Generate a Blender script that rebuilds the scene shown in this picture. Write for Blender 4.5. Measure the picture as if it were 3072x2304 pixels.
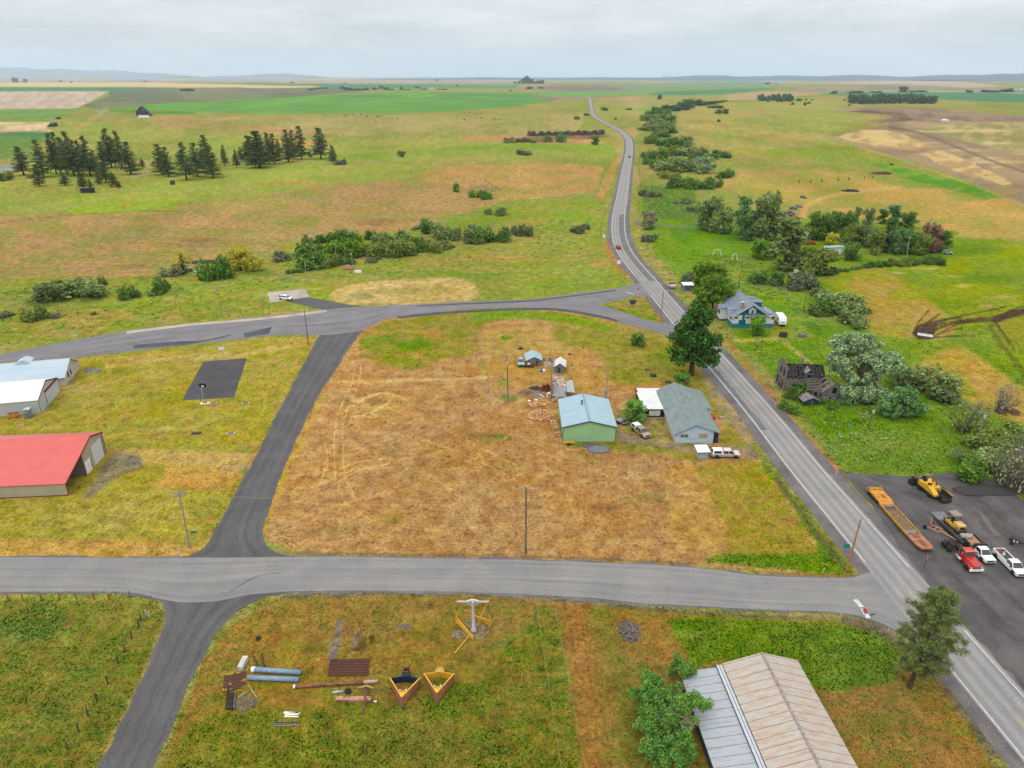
import bpy, bmesh, math, random
import numpy as np
from mathutils import Vector, Matrix
for o in list(bpy.data.objects): bpy.data.objects.remove(o)
SC = bpy.context.scene
COL = SC.collection
R = math.radians
random.seed(11); RNG = np.random.default_rng(7)
# ---------------------------------------------------------------- camera
CF, HZ, CH = 2130.0, 228.0, 76.0
PITCH = math.atan((1152 - HZ) / CF); PS, PC = math.sin(PITCH), math.cos(PITCH)
cd = bpy.data.cameras.new('camera'); cam = bpy.data.objects.new('camera', cd); COL.objects.link(cam)
cam.location = (0, 0, CH); cam.rotation_euler = (R(90) - PITCH, 0, 0)
cd.sensor_width = 36; cd.lens = 36 * CF / 3072; cd.clip_start = .5; cd.clip_end = 120000
SC.camera = cam
# ---------------------------------------------------------------- sky, sun, exposure
EXPO = 0.2
SC.view_settings.view_transform = 'Standard'; SC.view_settings.look = 'None'
SC.view_settings.exposure = EXPO; SC.view_settings.gamma = 1
SC.view_settings.use_curve_mapping = False
W = bpy.data.worlds.new("World"); SC.world = W; W.use_nodes = True
nt = W.node_tree; nt.nodes.clear()
def N(t, nt_, **k):
    n = nt_.nodes.new(t)
    for a, b in k.items(): setattr(n, a, b)
    return n
def mth(nt_, op, a, b=None, c=None):
    n = N('ShaderNodeMath', nt_, operation=op)
    for i, v in enumerate((a, b, c)):
        if v is None: continue
        if isinstance(v, (int, float)): n.inputs[i].default_value = v
        else: nt_.links.new(v, n.inputs[i])
    return n.outputs[0]
SUN_EL, SUN_AZ = 58, 215          # high, behind and to the left of the viewer
sky = N('ShaderNodeTexSky', nt, sky_type='NISHITA'); sky.sun_disc = False
sky.sun_elevation = R(SUN_EL); sky.sun_rotation = R(SUN_AZ)
b1 = N('ShaderNodeBackground', nt); b1.inputs[1].default_value = .1
nt.links.new(sky.outputs[0], b1.inputs[0])
tc = N('ShaderNodeTexCoord', nt); sx = N('ShaderNodeSeparateXYZ', nt); nt.links.new(tc.outputs['Generated'], sx.inputs[0])
zz = mth(nt, 'MAXIMUM', sx.outputs[2], 0.0)
cb = N('ShaderNodeCombineXYZ', nt)
for _i, _k in enumerate((5.5, 5.5, 30.0)): nt.links.new(mth(nt, 'MULTIPLY', sx.outputs[_i], _k), cb.inputs[_i])
def wnoise(scale, detail, sxx=1., off=0.):
    mp = N('ShaderNodeMapping', nt); mp.inputs['Scale'].default_value = (sxx, 1, 1); mp.inputs['Location'].default_value = (off, off * .7, 0)
    nt.links.new(cb.outputs[0], mp.inputs[0])
    n = N('ShaderNodeTexNoise', nt); n.inputs['Scale'].default_value = scale; n.inputs['Detail'].default_value = detail; n.inputs['Roughness'].default_value = .55
    nt.links.new(mp.outputs[0], n.inputs['Vector']); return n.outputs[0]
n1 = wnoise(.8, 4, 1., 3.); n2 = wnoise(2.6, 6, 1., 9.)
nz = mth(nt, 'ADD', mth(nt, 'MULTIPLY', n1, .65), mth(nt, 'MULTIPLY', n2, .35))
ramp = N('ShaderNodeValToRGB', nt); nt.links.new(nz, ramp.inputs[0])
e = ramp.color_ramp.elements; e[0].position = .36; e[0].color = (.54, .57, .60, 1); e[1].position = .62; e[1].color = (.82, .84, .86, 1)
# pale, bluish band near the horizon under the cloud deck
hb = N('ShaderNodeMapRange', nt); nt.links.new(zz, hb.inputs[0]); hb.inputs[1].default_value = .0; hb.inputs[2].default_value = .035; hb.inputs[3].default_value = .75; hb.inputs[4].default_value = 0
mixh = N('ShaderNodeMix', nt, data_type='RGBA'); nt.links.new(hb.outputs[0], mixh.inputs[0])
nt.links.new(ramp.outputs[0], mixh.inputs[6]); mixh.inputs[7].default_value = (.69, .78, .85, 1)
# an overcast sky is about three times brighter overhead than at the horizon
gain = mth(nt, 'ADD', mth(nt, 'MULTIPLY', mth(nt, 'POWER', zz, .8), 2.3), 1.0)
warm = N('ShaderNodeMix', nt, data_type='RGBA'); nt.links.new(mth(nt, 'MINIMUM', mth(nt, 'MULTIPLY', zz, 3.0), 1.0), warm.inputs[0]); nt.links.new(mixh.outputs[2], warm.inputs[6]); warm.inputs[7].default_value = (.70, .67, .63, 1)   # the thick cloud overhead is a neutral white
gv = N('ShaderNodeVectorMath', nt, operation='SCALE'); nt.links.new(warm.outputs[2], gv.inputs[0]); nt.links.new(gain, gv.inputs['Scale'])
b2 = N('ShaderNodeBackground', nt); nt.links.new(gv.outputs[0], b2.inputs[0]); b2.inputs[1].default_value = .80
ms = N('ShaderNodeMixShader', nt); ms.inputs[0].default_value = .93
nt.links.new(b1.outputs[0], ms.inputs[1]); nt.links.new(b2.outputs[0], ms.inputs[2])
wo = N('ShaderNodeOutputWorld', nt); nt.links.new(ms.outputs[0], wo.inputs[0])
sd = bpy.data.lights.new('sun', 'SUN'); sd.energy = 1.0; sd.angle = R(24); sd.color = (1, .965, .91)
so = bpy.data.objects.new('sun', sd); COL.objects.link(so); so.rotation_euler = (R(90 - SUN_EL), 0, R(180 - SUN_AZ)); so.location = (0, 0, 400)
SC.render.engine = 'CYCLES'; cy = SC.cycles
cy.use_denoising = True; cy.max_bounces = 5; cy.diffuse_bounces = 2; cy.glossy_bounces = 2; cy.transmission_bounces = 3; cy.volume_bounces = 1
cy.transparent_max_bounces = 6; cy.caustics_reflective = cy.caustics_refractive = False; cy.sample_clamp_indirect = 4
# ---------------------------------------------------------------- pixel -> ground maths (photo pixels, 3072 x 2304)
_a = 800 / 2212
ZN = {'O': (0, 0, 3072 / 2212)}
for _r, _y in (('A', 150), ('B', 600)):
    for _i, _x in enumerate((0, 750, 1500, 2272)): ZN[_r + str(_i + 1)] = (_x, _y, _a)
ZN.update({'C1': (0, 1020, _a), 'C2': (750, 1000, _a), 'C3': (1450, 1000, _a), 'C4': (2272, 1000, _a), 'D1': (0, 1450, 800 / 1554),
    'D2': (600, 1700, 900 / 2212), 'D3': (1500, 1700, 900 / 2212), 'D4': (2272, 1400, 800 / 1468), 'E1': (1550, 1040, 320 / 1659),
    'E2': (1850, 1130, 400 / 2212), 'E3': (2580, 1400, 320 / 2042), 'E4': (2760, 1500, 312 / 2157), 'E5': (2140, 860, 240 / 2212),
    'E6': (2300, 1060, 260 / 2212), 'E7': (640, 1950, 520 / 2212), 'E8': (1140, 1780, 360 / 1659), 'F1': (2440, 560, 440 / 2212),
    'F2': (0, 1060, 300 / 2212), 'F3': (780, 840, 220 / 2212), 'F4': (1840, 780, 260 / 1961), 'F5': (2480, 1700, 220 / 1825),
    'F6': (1980, 760, 320 / 2212), 'F7': (0, 370, 560 / 2212), 'F8': (540, 1060, 220 / 1352)})
def P(k, x, y): o = ZN[k]; return (o[0] + x * o[2], o[1] + y * o[2])
def GP(px, py, z=0.0):
    u = (px - 1536) / CF; v = (py - 1152) / CF; d = PS + v * PC; h = CH - z
    return h * u / d, h * (PC - v * PS) / d
def G(k, x, y, z=0.0): a, b = GP(*P(k, x, y), z); return Vector((a, b, z))
def HT(k, x0, y0, x1, y1):                      # height of the point seen at (x1, y1) that stands over ground point (x0, y0)
    Y = G(k, x0, y0).y; v = (P(k, x1, y1)[1] - 1152) / CF
    return CH - Y * (PS + v * PC) / (PC - v * PS)
# ---------------------------------------------------------------- naming
def thing(name, label, cat, loc=(0, 0, 0), rz=0.0, group=None):
    o = bpy.data.objects.new(name, None); COL.objects.link(o); o.location = loc; o.rotation_euler = (0, 0, rz)
    o.empty_display_size = .3
    return tag(o, label, cat, group)
def tag(o, label, cat, group=None):
    o['label'] = label; o['category'] = cat
    if group: o['group'] = group
    return o
def struct(o, kind='structure'): o['kind'] = kind; return o
def copy_tree(o, parent=None):
    c = o.copy(); COL.objects.link(c)
    c.parent = parent
    for ch in o.children: copy_tree(ch, c)
    return c
def dup(root, loc, rz=0., label=None, group=None, scale=None):
    c = copy_tree(root); c.location = loc; c.rotation_euler = (0, 0, rz)
    if label: c['label'] = label
    if group: c['group'] = group
    if scale: c.scale = (scale,) * 3 if isinstance(scale, (int, float)) else scale
    return c
ORD = ['first', 'second', 'third', 'fourth', 'fifth', 'sixth', 'seventh', 'eighth', 'ninth', 'tenth', 'eleventh', 'twelfth', 'thirteenth', 'fourteenth',
       'fifteenth', 'sixteenth', 'seventeenth', 'eighteenth', 'nineteenth', 'twentieth', 'twenty-first', 'twenty-second', 'twenty-third', 'twenty-fourth', 'twenty-fifth',
       'twenty-sixth', 'twenty-seventh', 'twenty-eighth', 'twenty-ninth', 'thirtieth']
# ---------------------------------------------------------------- meshes
class MB:
    def __init__(s): s.v = []; s.f = []
    def add(s, vs, fs):
        o = len(s.v); s.v += [tuple(p) for p in vs]; s.f += [tuple(i + o for i in f) for f in fs]; return s
    def hexa(s, a): return s.add(a, [(0, 3, 2, 1), (4, 5, 6, 7), (0, 1, 5, 4), (1, 2, 6, 5), (2, 3, 7, 6), (3, 0, 4, 7)])
    def box(s, x0, y0, z0, x1, y1, z1):
        return s.hexa([(x0, y0, z0), (x1, y0, z0), (x1, y1, z0), (x0, y1, z0), (x0, y0, z1), (x1, y0, z1), (x1, y1, z1), (x0, y1, z1)])
    def beam(s, p, q, w, h=None, up=(0, 0, 1)):
        p, q = Vector(p), Vector(q); h = h or w; d = (q - p).normalized(); u = Vector(up)
        if abs(d.dot(u)) > .98: u = Vector((0, 1, 0))
        x = d.cross(u).normalized() * w / 2; y = x.cross(d).normalized() * h / 2
        return s.hexa([p - x - y, p + x - y, q + x - y, q - x - y, p - x + y, p + x + y, q + x + y, q - x + y])
    def tube(s, p, q, r0, r1=None, n=8, cap=True):
        p, q = Vector(p), Vector(q); r1 = r0 if r1 is None else r1; d = (q - p).normalized()
        u = Vector((0, 0, 1)) if abs(d.z) < .95 else Vector((1, 0, 0)); x = d.cross(u).normalized(); y = d.cross(x)
        vs = []
        for c, r in ((p, r0), (q, r1)):
            for i in range(n):
                t = 2 * math.pi * i / n; vs.append(c + x * math.cos(t) * r + y * math.sin(t) * r)
        fs = [(i, (i + 1) % n, n + (i + 1) % n, n + i) for i in range(n)]
        if cap: fs += [tuple(range(n))[::-1], tuple(range(n, 2 * n))]
        return s.add(vs, fs)
    def path(s, pts, r, n=6):
        for a, b in zip(pts, pts[1:]): s.tube(a, b, r, r, n)
        return s
    def poly(s, pts): return s.add(pts, [tuple(range(len(pts)))])
    def prism(s, pts, vec):
        n = len(pts); vec = Vector(vec); a = [Vector(p) for p in pts]
        return s.add(a + [p + vec for p in a], [tuple(range(n))[::-1], tuple(range(n, 2 * n))] + [(i, (i + 1) % n, n + (i + 1) % n, n + i) for i in range(n)])
    def loft(s, rings, closed=True, cap=True):
        n = len(rings[0]); vs = [p for r in rings for p in r]; fs = []
        for k in range(len(rings) - 1):
            for i in range(n if closed else n - 1):
                j = (i + 1) % n; fs.append((k * n + i, k * n + j, k * n + n + j, k * n + n + i))
        if cap: fs += [tuple(range(n))[::-1], tuple(range((len(rings) - 1) * n, len(rings) * n))]
        return s.add(vs, fs)
    def lathe(s, prof, n=12, c=(0, 0, 0)):
        rings = [[(c[0] + r * math.cos(2 * math.pi * i / n), c[1] + r * math.sin(2 * math.pi * i / n), c[2] + z) for i in range(n)] for r, z in prof]
        return s.loft(rings)
    def build(s, name, m, parent=None, smooth=False, bevel=0):
        me = bpy.data.meshes.new(name); me.from_pydata(s.v, [], s.f); me.update()
        bm = bmesh.new(); bm.from_mesh(me); bmesh.ops.recalc_face_normals(bm, faces=bm.faces); bm.to_mesh(me); bm.free()
        if smooth: me.polygons.foreach_set('use_smooth', [True] * len(me.polygons))
        me.materials.append(m); o = bpy.data.objects.new(name, me); COL.objects.link(o)
        if parent: o.parent = parent
        if bevel:
            b = o.modifiers.new('bevel', 'BEVEL'); b.width = bevel; b.segments = 2; b.limit_method = 'ANGLE'
        return o
# ---------------------------------------------------------------- materials
KE = 1.62       # photo brightness of a white surface under this sky: albedo = linear photo colour / KE
def lin(c): c = c / 255; return c / 12.92 if c <= .04045 else ((c + .055) / 1.055) ** 2.4
def A(r, g, b, k=None): return tuple(min(.85, lin(x) / (k or KE)) for x in (r, g, b))
MATS = {}
def mat(name, rgb, rough=.8, rgb2=None, scale=2., metal=0., stretch=(1, 1, 1), detail=4, bump=0., lo=.38, hi=.62, spec=.3, corr=None, island=0.):
    """albedo rgb with patches of rgb2 by noise; corr = (axis, spacing) ridged sheet metal"""
    if name in MATS: return MATS[name]
    m = bpy.data.materials.new(name); m.use_nodes = True; t = m.node_tree; p = t.nodes['Principled BSDF']
    p.inputs['Roughness'].default_value = rough; p.inputs['Metallic'].default_value = metal; p.inputs['Specular IOR Level'].default_value = spec
    rgb2 = rgb2 or tuple(c * .72 for c in rgb)
    co = N('ShaderNodeTexCoord', t); mp = N('ShaderNodeMapping', t); mp.inputs['Scale'].default_value = stretch; t.links.new(co.outputs['Object'], mp.inputs[0])
    nz = N('ShaderNodeTexNoise', t); nz.inputs['Scale'].default_value = scale; nz.inputs['Detail'].default_value = detail; nz.inputs['Roughness'].default_value = .62
    t.links.new(mp.outputs[0], nz.inputs['Vector'])
    mr = N('ShaderNodeMapRange', t); mr.inputs[1].default_value = lo; mr.inputs[2].default_value = hi; t.links.new(nz.outputs[0], mr.inputs[0])
    mx = N('ShaderNodeMix', t, data_type='RGBA'); mx.inputs[6].default_value = (*rgb, 1); mx.inputs[7].default_value = (*rgb2, 1); t.links.new(mr.outputs[0], mx.inputs[0])
    out = mx.outputs[2]
    if island:
        ge = N('ShaderNodeNewGeometry', t); hs = N('ShaderNodeHueSaturation', t)
        t.links.new(out, hs.inputs['Color'])
        t.links.new(mth(t, 'ADD', mth(t, 'MULTIPLY', ge.outputs['Random Per Island'], 2 * island), 1 - island), hs.inputs['Value']); out = hs.outputs[0]
    t.links.new(out, p.inputs['Base Color'])
    h = None
    if corr:
        sp = N('ShaderNodeSeparateXYZ', t); t.links.new(co.outputs['Object'], sp.inputs[0])
        h = mth(t, 'ABSOLUTE', mth(t, 'SINE', mth(t, 'MULTIPLY', sp.outputs['xyz'.index(corr[0])], math.pi / corr[1])))
        if len(corr) > 2: h = mth(t, 'POWER', h, corr[2])
    elif bump: h = nz.outputs[0]
    if h is not None:
        bp = N('ShaderNodeBump', t); bp.inputs['Strength'].default_value = bump or .5; bp.inputs['Distance'].default_value = .05
        t.links.new(h, bp.inputs['Height']); t.links.new(bp.outputs[0], p.inputs['Normal'])
    MATS[name] = m; return m
def g(v): return (v, v, v)
M_BLACK = mat('black rubber', g(.018), .85); M_DARK = mat('dark steel', g(.045), .6); M_GLASS = mat('window glass', (.02, .03, .035), .08, spec=.7)
M_WHITE = mat('white paint', g(.72), .5, g(.62)); M_WPAINT = mat('white car paint', (.72, .74, .76), .25, (.7, .72, .74), spec=.5); M_CHROME = mat('steel', g(.45), .35, metal=.8)
M_POLE = mat('weathered pole wood', (.16, .125, .095), .9, (.085, .065, .05), 3, stretch=(3, 3, .3)); M_POLEN = mat('fresh pole wood', (.36, .19, .07), .8, (.25, .12, .045), 2, stretch=(3, 3, .2))
M_POLEG = mat('grey pole wood', (.3, .28, .25), .9, (.18, .165, .15), 3, stretch=(3, 3, .3)); M_GALV = mat('galvanised steel', (.42, .47, .52), .45, (.3, .35, .4), 2, metal=.3)
M_YELLOW = mat('yellow machine paint', (.62, .36, .02), .5, (.45, .25, .02), 3); M_RUST = mat('rusty steel', (.2, .085, .045), .85, (.09, .045, .03), 3, bump=.2)
M_LAMP = mat('lamp lens', (.6, .6, .58), .2); M_RED = mat('red lens', (.35, .02, .015), .3); M_AMBER = mat('amber lens', (.6, .2, .02), .3)
M_GREYW = mat('grey weathered boards', (.21, .195, .185), .9, (.095, .085, .085), 1.2, stretch=(.4, .4, 6), detail=6, bump=.3)
M_DKWOOD = mat('dark old wood', (.06, .05, .045), .95, (.03, .025, .025), 2, stretch=(.5, .5, 5))
M_SIGNG = mat('green sign sheet', (.0, .25, .17), .5); M_SIGNR = mat('red sign sheet', (.5, .02, .03), .5)
# ================================================================ ground (one sheet to the horizon, land cover as vertex albedo)
def vnoise(x, y, seed=0):
    xi = np.floor(x).astype(np.int64); yi = np.floor(y).astype(np.int64); fx = x - xi; fy = y - yi
    fx = fx * fx * (3 - 2 * fx); fy = fy * fy * (3 - 2 * fy)
    def h(a, b):
        n = (a * 374761393 + b * 668265263 + seed * 1442695041) & 0xFFFFFFFF
        n = ((n ^ (n >> 13)) * 1274126177) & 0xFFFFFFFF
        return ((n ^ (n >> 16)) & 0xFFFF) / 65535.
    a = h(xi, yi); b = h(xi + 1, yi); c = h(xi, yi + 1); d = h(xi + 1, yi + 1)
    return (a * (1 - fx) + b * fx) * (1 - fy) + (c * (1 - fx) + d * fx) * fy
def fbm(x, y, oct=4, seed=0):
    s = 0; a = .5; t = 0
    for i in range(oct): s = s + a * vnoise(x * 2 ** i + 17.3 * i, y * 2 ** i + 9.1 * i, seed + i); t += a; a *= .55
    return s / t
_rows = np.concatenate([np.array([231.2, 233, 235.5, 238.5]), np.arange(241, 420, 2.0), np.arange(420, 2330, 3.6), np.array([2345, 2380, 2450, 2560, 2750, 3000, 3400])])
_cols = np.concatenate([np.array([-2600, -1500, -900, -560, -380, -240, -150, -90, -50, -20]), np.arange(-8, 3082, 3.8), np.array([3095, 3125, 3165, 3225, 3320, 3460, 3640, 3980, 4600, 5700])])
PXg, PYg = np.meshgrid(_cols, _rows)
_u = (PXg - 1536) / CF; _v = (PYg - 1152) / CF; _d = PS + _v * PC
GX = CH * _u / _d; GY = CH * (PC - _v * PS) / _d
OX, OY = PXg / ZN['O'][2], PYg / ZN['O'][2]
NR, NC = PXg.shape
# ragged land-cover edges: the noise lives on the ground, its grain grows with distance
EDGE = fbm(OX / 26, OY / 11, 4, 5) - .5
MOT1 = fbm(OX / 95, OY / 30, 4, 21); MOT2 = fbm(OX / 22, OY / 8, 3, 33); MOT3 = fbm(GX / 9, GY / 9, 4, 50)
GC = np.zeros((NR, NC, 3))
def sst(a, b, x): t = np.clip((x - a) / (b - a), 0, 1); return t * t * (3 - 2 * t)
def _sl(x0, x1, y0, y1):
    k = ZN['O'][2]
    return slice(max(0, np.searchsorted(_rows, y0 * k) - 1), np.searchsorted(_rows, y1 * k) + 1), slice(max(0, np.searchsorted(_cols, x0 * k) - 1), np.searchsorted(_cols, x1 * k) + 1)
def pts_of(pts):
    out = []
    for p in pts:
        if len(p) == 3: q = P(*p); out.append((q[0] / ZN['O'][2], q[1] / ZN['O'][2]))
        else: out.append(p)
    return out
def _mix(sl, m, c1, c2, mf):
    c1 = np.array(A(*c1)); col = np.broadcast_to(c1, GC[sl].shape)
    if c2 is not None:
        n = {'1': MOT1, '2': MOT2, '3': MOT3}[mf[0]][sl]; lo = float(mf[1:3]) / 100 if len(mf) > 1 else .42
        w = sst(lo, lo + .2, n)[..., None]; col = c1 * (1 - w) + np.array(A(*c2)) * w
    GC[sl] = GC[sl] * (1 - m[..., None]) + col * m[..., None]
def paint(pts, c1, c2=None, mf='1', soft=2., rag=0., a=1.):
    pts = pts_of(pts); xs = [p[0] for p in pts]; ys = [p[1] for p in pts]; e = soft * 2 + rag
    sl = _sl(min(xs) - e, max(xs) + e, min(ys) - e, max(ys) + e); X = OX[sl]; Y = OY[sl]
    ins = np.zeros(X.shape, bool); dd = np.full(X.shape, 1e9); n = len(pts)
    for i in range(n):
        x0, y0 = pts[i]; x1, y1 = pts[(i + 1) % n]
        if y0 != y1:
            c = ((y0 > Y) != (y1 > Y)); ins ^= c & (X < (x1 - x0) * (Y - y0) / (y1 - y0) + x0)
        dx, dy = x1 - x0, y1 - y0; L = dx * dx + dy * dy + 1e-9; t = np.clip(((X - x0) * dx + (Y - y0) * dy) / L, 0, 1)
        dd = np.minimum(dd, (X - x0 - t * dx) ** 2 + (Y - y0 - t * dy) ** 2)
    sd_ = np.sqrt(dd) * np.where(ins, 1, -1) + EDGE[sl] * 2 * rag
    _mix(sl, sst(-soft, soft, sd_) * a, c1, c2, mf)
def blob(cx, cy, rx, ry, c1, c2=None, mf='1', a=1., soft=.5, rag=.5):
    sl = _sl(cx - rx * 1.8, cx + rx * 1.8, cy - ry * 1.8, cy + ry * 1.8)
    r = np.hypot((OX[sl] - cx) / rx, (OY[sl] - cy) / ry) - EDGE[sl] * 2 * rag
    _mix(sl, (1 - sst(1 - soft, 1 + soft * .5, r)) * a, c1, c2, mf)
def line(pts, w, c1, c2=None, mf='2', soft=1., a=1., rag=0., brk=0.):
    pts = pts_of(pts); xs = [p[0] for p in pts]; ys = [p[1] for p in pts]; e = w + soft * 2
    sl = _sl(min(xs) - e, max(xs) + e, min(ys) - e, max(ys) + e); X = OX[sl]; Y = OY[sl]; dd = np.full(X.shape, 1e9)
    for (x0, y0), (x1, y1) in zip(pts, pts[1:]):
        dx, dy = x1 - x0, y1 - y0; L = dx * dx + dy * dy + 1e-9; t = np.clip(((X - x0) * dx + (Y - y0) * dy) / L, 0, 1)
        dd = np.minimum(dd, (X - x0 - t * dx) ** 2 + (Y - y0 - t * dy) ** 2)
    m = (1 - sst(w / 2 - soft / 2, w / 2 + soft, np.sqrt(dd) + EDGE[sl] * 2 * rag)) * a
    if brk: m = m * sst(brk - .12, brk + .12, MOT2[sl])
    _mix(sl, m, c1, c2, mf)
def curve(pts, n=10):
    pts = pts_of(pts); out = []
    for i in range(len(pts) - 1):
        p0 = pts[max(0, i - 1)]; p1 = pts[i]; p2 = pts[i + 1]; p3 = pts[min(len(pts) - 1, i + 2)]
        for k in range(n):
            t = k / n; out.append(tuple(.5 * (2 * b + (c - a_) * t + (2 * a_ - 5 * b + 4 * c - d) * t * t + (3 * b - a_ - 3 * c + d) * t ** 3) for a_, b, c, d in zip(p0, p1, p2, p3)))
    return out + [pts[-1]]
OLV = (142, 152, 70); OLV2 = (160, 154, 86); GRN = (128, 152, 48); GRN2 = (100, 132, 44); TAN = (182, 148, 98); TAN2 = (168, 138, 86)
GOLD = (168, 148, 62); VIV = (118, 150, 30); VIV2 = (92, 128, 32); DRY = (184, 138, 80); DRY2 = (166, 126, 74); STRAW = (205, 178, 116); GRAV = (104, 104, 108); GRAV2 = (84, 84, 88)
_m = sst(.4, .62, MOT1)[..., None]; GC[:] = np.array(A(*OLV)) * (1 - _m) + np.array(A(*OLV2)) * _m
# far plains, strip by strip
X0, X1 = -1800, 4000
paint([(X0, 150), (X1, 150), (X1, 173), (X0, 173)], (172, 162, 148), (140, 150, 128), '1', 1, 1)
paint([(X0, 171), (X1, 171), (X1, 178), (X0, 178)], (160, 150, 138), (176, 160, 138), '1', 1, 1)
paint([(560, 172), (880, 170), (900, 176), (600, 177)], (178, 166, 146), None, '1', 1)
paint([(900, 168), (1150, 169), (1300, 172), (1120, 173)], (112, 160, 120), None, '1', 1)
paint([(X0, 177), (300, 178), (690, 187), (620, 192), (300, 188), (X0, 184)], (216, 196, 142), None, '1', .8, 1)
paint([(400, 178), (1120, 183), (1120, 191), (700, 190), (690, 186)], (82, 145, 98), (100, 150, 96), '1', 1, 1)
paint([(640, 174), (1130, 176), (1120, 182), (600, 180)], (186, 158, 134), (165, 150, 130), '1', 1, 1)
paint([(X0, 185), (310, 189), (270, 197), (-50, 200), (X0, 199)], (82, 140, 90), None, '1', .8, 1)
paint([(235, 198), (310, 189), (700, 190), (840, 193), (560, 215), (205, 236), (180, 228), (238, 208)], (118, 124, 100), (134, 136, 104), '1', 1, 2)
paint([(X0, 200), (237, 197), (170, 232), (100, 249), (X0, 251)], (198, 176, 156), (206, 190, 172), '2', 1, 1)
paint([(X0, 240), (120, 241), (102, 249), (X0, 252)], (220, 180, 132), None, '1', 2, 1)
for k in range(6): line([(20 + k * 36, 199), (-40 + k * 30, 248)], 2, (176, 155, 138), soft=2, a=.5)
paint(curve([(X0, 264), (60, 264), (100, 270), (98, 278), (60, 287), (X0, 290)]), (216, 184, 146), (222, 196, 160), '2', 1)
paint([(X0, 252), (170, 234), (110, 262), (X0, 263)], (122, 158, 84), None, '1', 2, 1)
paint([(X0, 291), (100, 284), (115, 296), (60, 318), (90, 345), (X0, 350)], (98, 142, 76), (118, 156, 64), '1', 3, 2)
paint([(X0, 292), (120, 285), (120, 294), (X0, 308)], (88, 132, 90), None, '1', 2, 1)
paint(curve([(200, 232), (400, 221), (560, 213), (850, 199), (1000, 199), (1180, 202), (1205, 214), (1110, 230), (960, 241), (860, 244), (620, 246), (430, 243), (330, 236)]), (116, 166, 78), (108, 158, 80), '1', 1.2, 1)
for x, y, rx, ry in ((1020, 205, 70, 2.5), (960, 212, 60, 2), (1085, 219, 60, 3), (800, 208, 90, 3), (880, 222, 40, 2), (1130, 208, 40, 3)): blob(x, y, rx, ry, (86, 146, 82), a=.8)
paint([(188, 233), (330, 238), (420, 243), (425, 248), (250, 243)], (94, 138, 62), (112, 150, 66), '2', 1, 2)
paint([(1120, 187), (1290, 185), (1400, 192), (1420, 197), (1250, 198), (1110, 192)], (142, 122, 122), (158, 138, 134), '1', .8, 1)
paint([(1170, 197), (1440, 195), (1395, 204), (1240, 208), (1160, 205)], (122, 168, 92), None, '1', .8, 1)
paint([(1140, 206), (1240, 208), (1390, 205), (1280, 211), (1200, 214)], (160, 140, 132), (140, 128, 128), '1', .8, 1)
paint([(1440, 181), (1700, 183), (1640, 190), (1420, 194), (1290, 184)], (126, 158, 112), None, '1', 1, 1)
paint([(1395, 204), (1440, 196), (1680, 190), (1640, 198), (1560, 204), (1440, 208)], (84, 146, 100), None, '1', .8, 1)
paint([(1420, 178), (1540, 176), (1700, 178), (1690, 182), (1500, 181)], (110, 150, 120), None, '1', 1)
paint([(1720, 181), (1880, 176), (2010, 173), (2110, 180), (2180, 187), (2080, 190), (1940, 182)], (200, 166, 146), (190, 170, 148), '1', .8, 1)
paint([(1760, 170), (2220, 166), (X1, 165), (X1, 170), (2200, 169), (1950, 172)], (196, 172, 160), None, '1', 1, 1)
paint([(1680, 188), (1950, 183), (2090, 190), (2212, 190), (2212, 199), (1780, 203), (1700, 196)], (158, 150, 118), (140, 142, 108), '1', 1, 2)
paint([(1770, 204), (1900, 198), (2212, 197), (X1, 198), (X1, 222), (2180, 220), (1960, 213)], (88, 138, 100), (96, 146, 104), '1', .8, 1)
line([(1880, 197), (2100, 198), (2230, 202)], 1.2, (205, 200, 190), a=.7)
paint([(1290, 214), (1390, 206), (1560, 204), (1640, 197), (1760, 200), (1800, 196), (1700, 214), (1560, 216), (1380, 232)], (186, 162, 118), (160, 158, 92), '1', 1.5, 3)
line([(1380, 232), (1460, 222), (1560, 218)], 1.5, (140, 105, 75), a=.6, brk=.4)
# middle pastures
paint([(430, 250), (1265, 246), (1245, 292), (900, 300), (700, 292), (480, 285)], (172, 160, 100), (160, 158, 92), '1', 4, 6)
paint([(250, 250), (420, 250), (700, 290), (640, 300), (300, 272)], (178, 150, 100), (158, 158, 84), '1', 4, 5)
paint([(120, 260), (700, 300), (1330, 300), (1330, 345), (720, 352), (300, 345), (100, 320)], (150, 166, 74), (164, 164, 84), '1', 6, 6)
paint(curve([(640, 335), (760, 345), (900, 332), (1100, 322), (1330, 332), (1330, 318), (1150, 308), (980, 318), (800, 330)]), (136, 164, 58), None, '1', 3, 3)
paint([(520, 305), (720, 300), (700, 312), (560, 318)], (196, 156, 96), (176, 156, 92), '1', 3, 4)
paint([(940, 300), (1090, 292), (1310, 302), (1315, 312), (1090, 306)], (190, 150, 96), None, '1', 2, 3)
paint(curve([(890, 388), (935, 362), (1100, 354), (1285, 357), (1298, 380), (1280, 410), (1190, 426), (1060, 432), (1000, 407)]), (192, 152, 92), (182, 150, 90), '2', 2, 3)
paint(curve([(1310, 372), (1330, 340), (1338, 345), (1318, 400), (1300, 440), (1282, 440)]), (186, 152, 86), None, '1', 2, 2)
paint([(X0, 395), (700, 352), (940, 355), (890, 388), (520, 430), (140, 462), (X0, 480)], (150, 166, 70), (160, 166, 78), '2', 4, 5)
paint(curve([(X0, 482), (140, 463), (385, 444), (520, 430), (700, 400), (930, 393), (1010, 408), (1080, 434), (980, 468), (900, 498), (640, 520), (560, 562), (350, 590), (180, 602), (X0, 620)]), (180, 146, 96), (158, 146, 84), '1', 4, 6)
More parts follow.
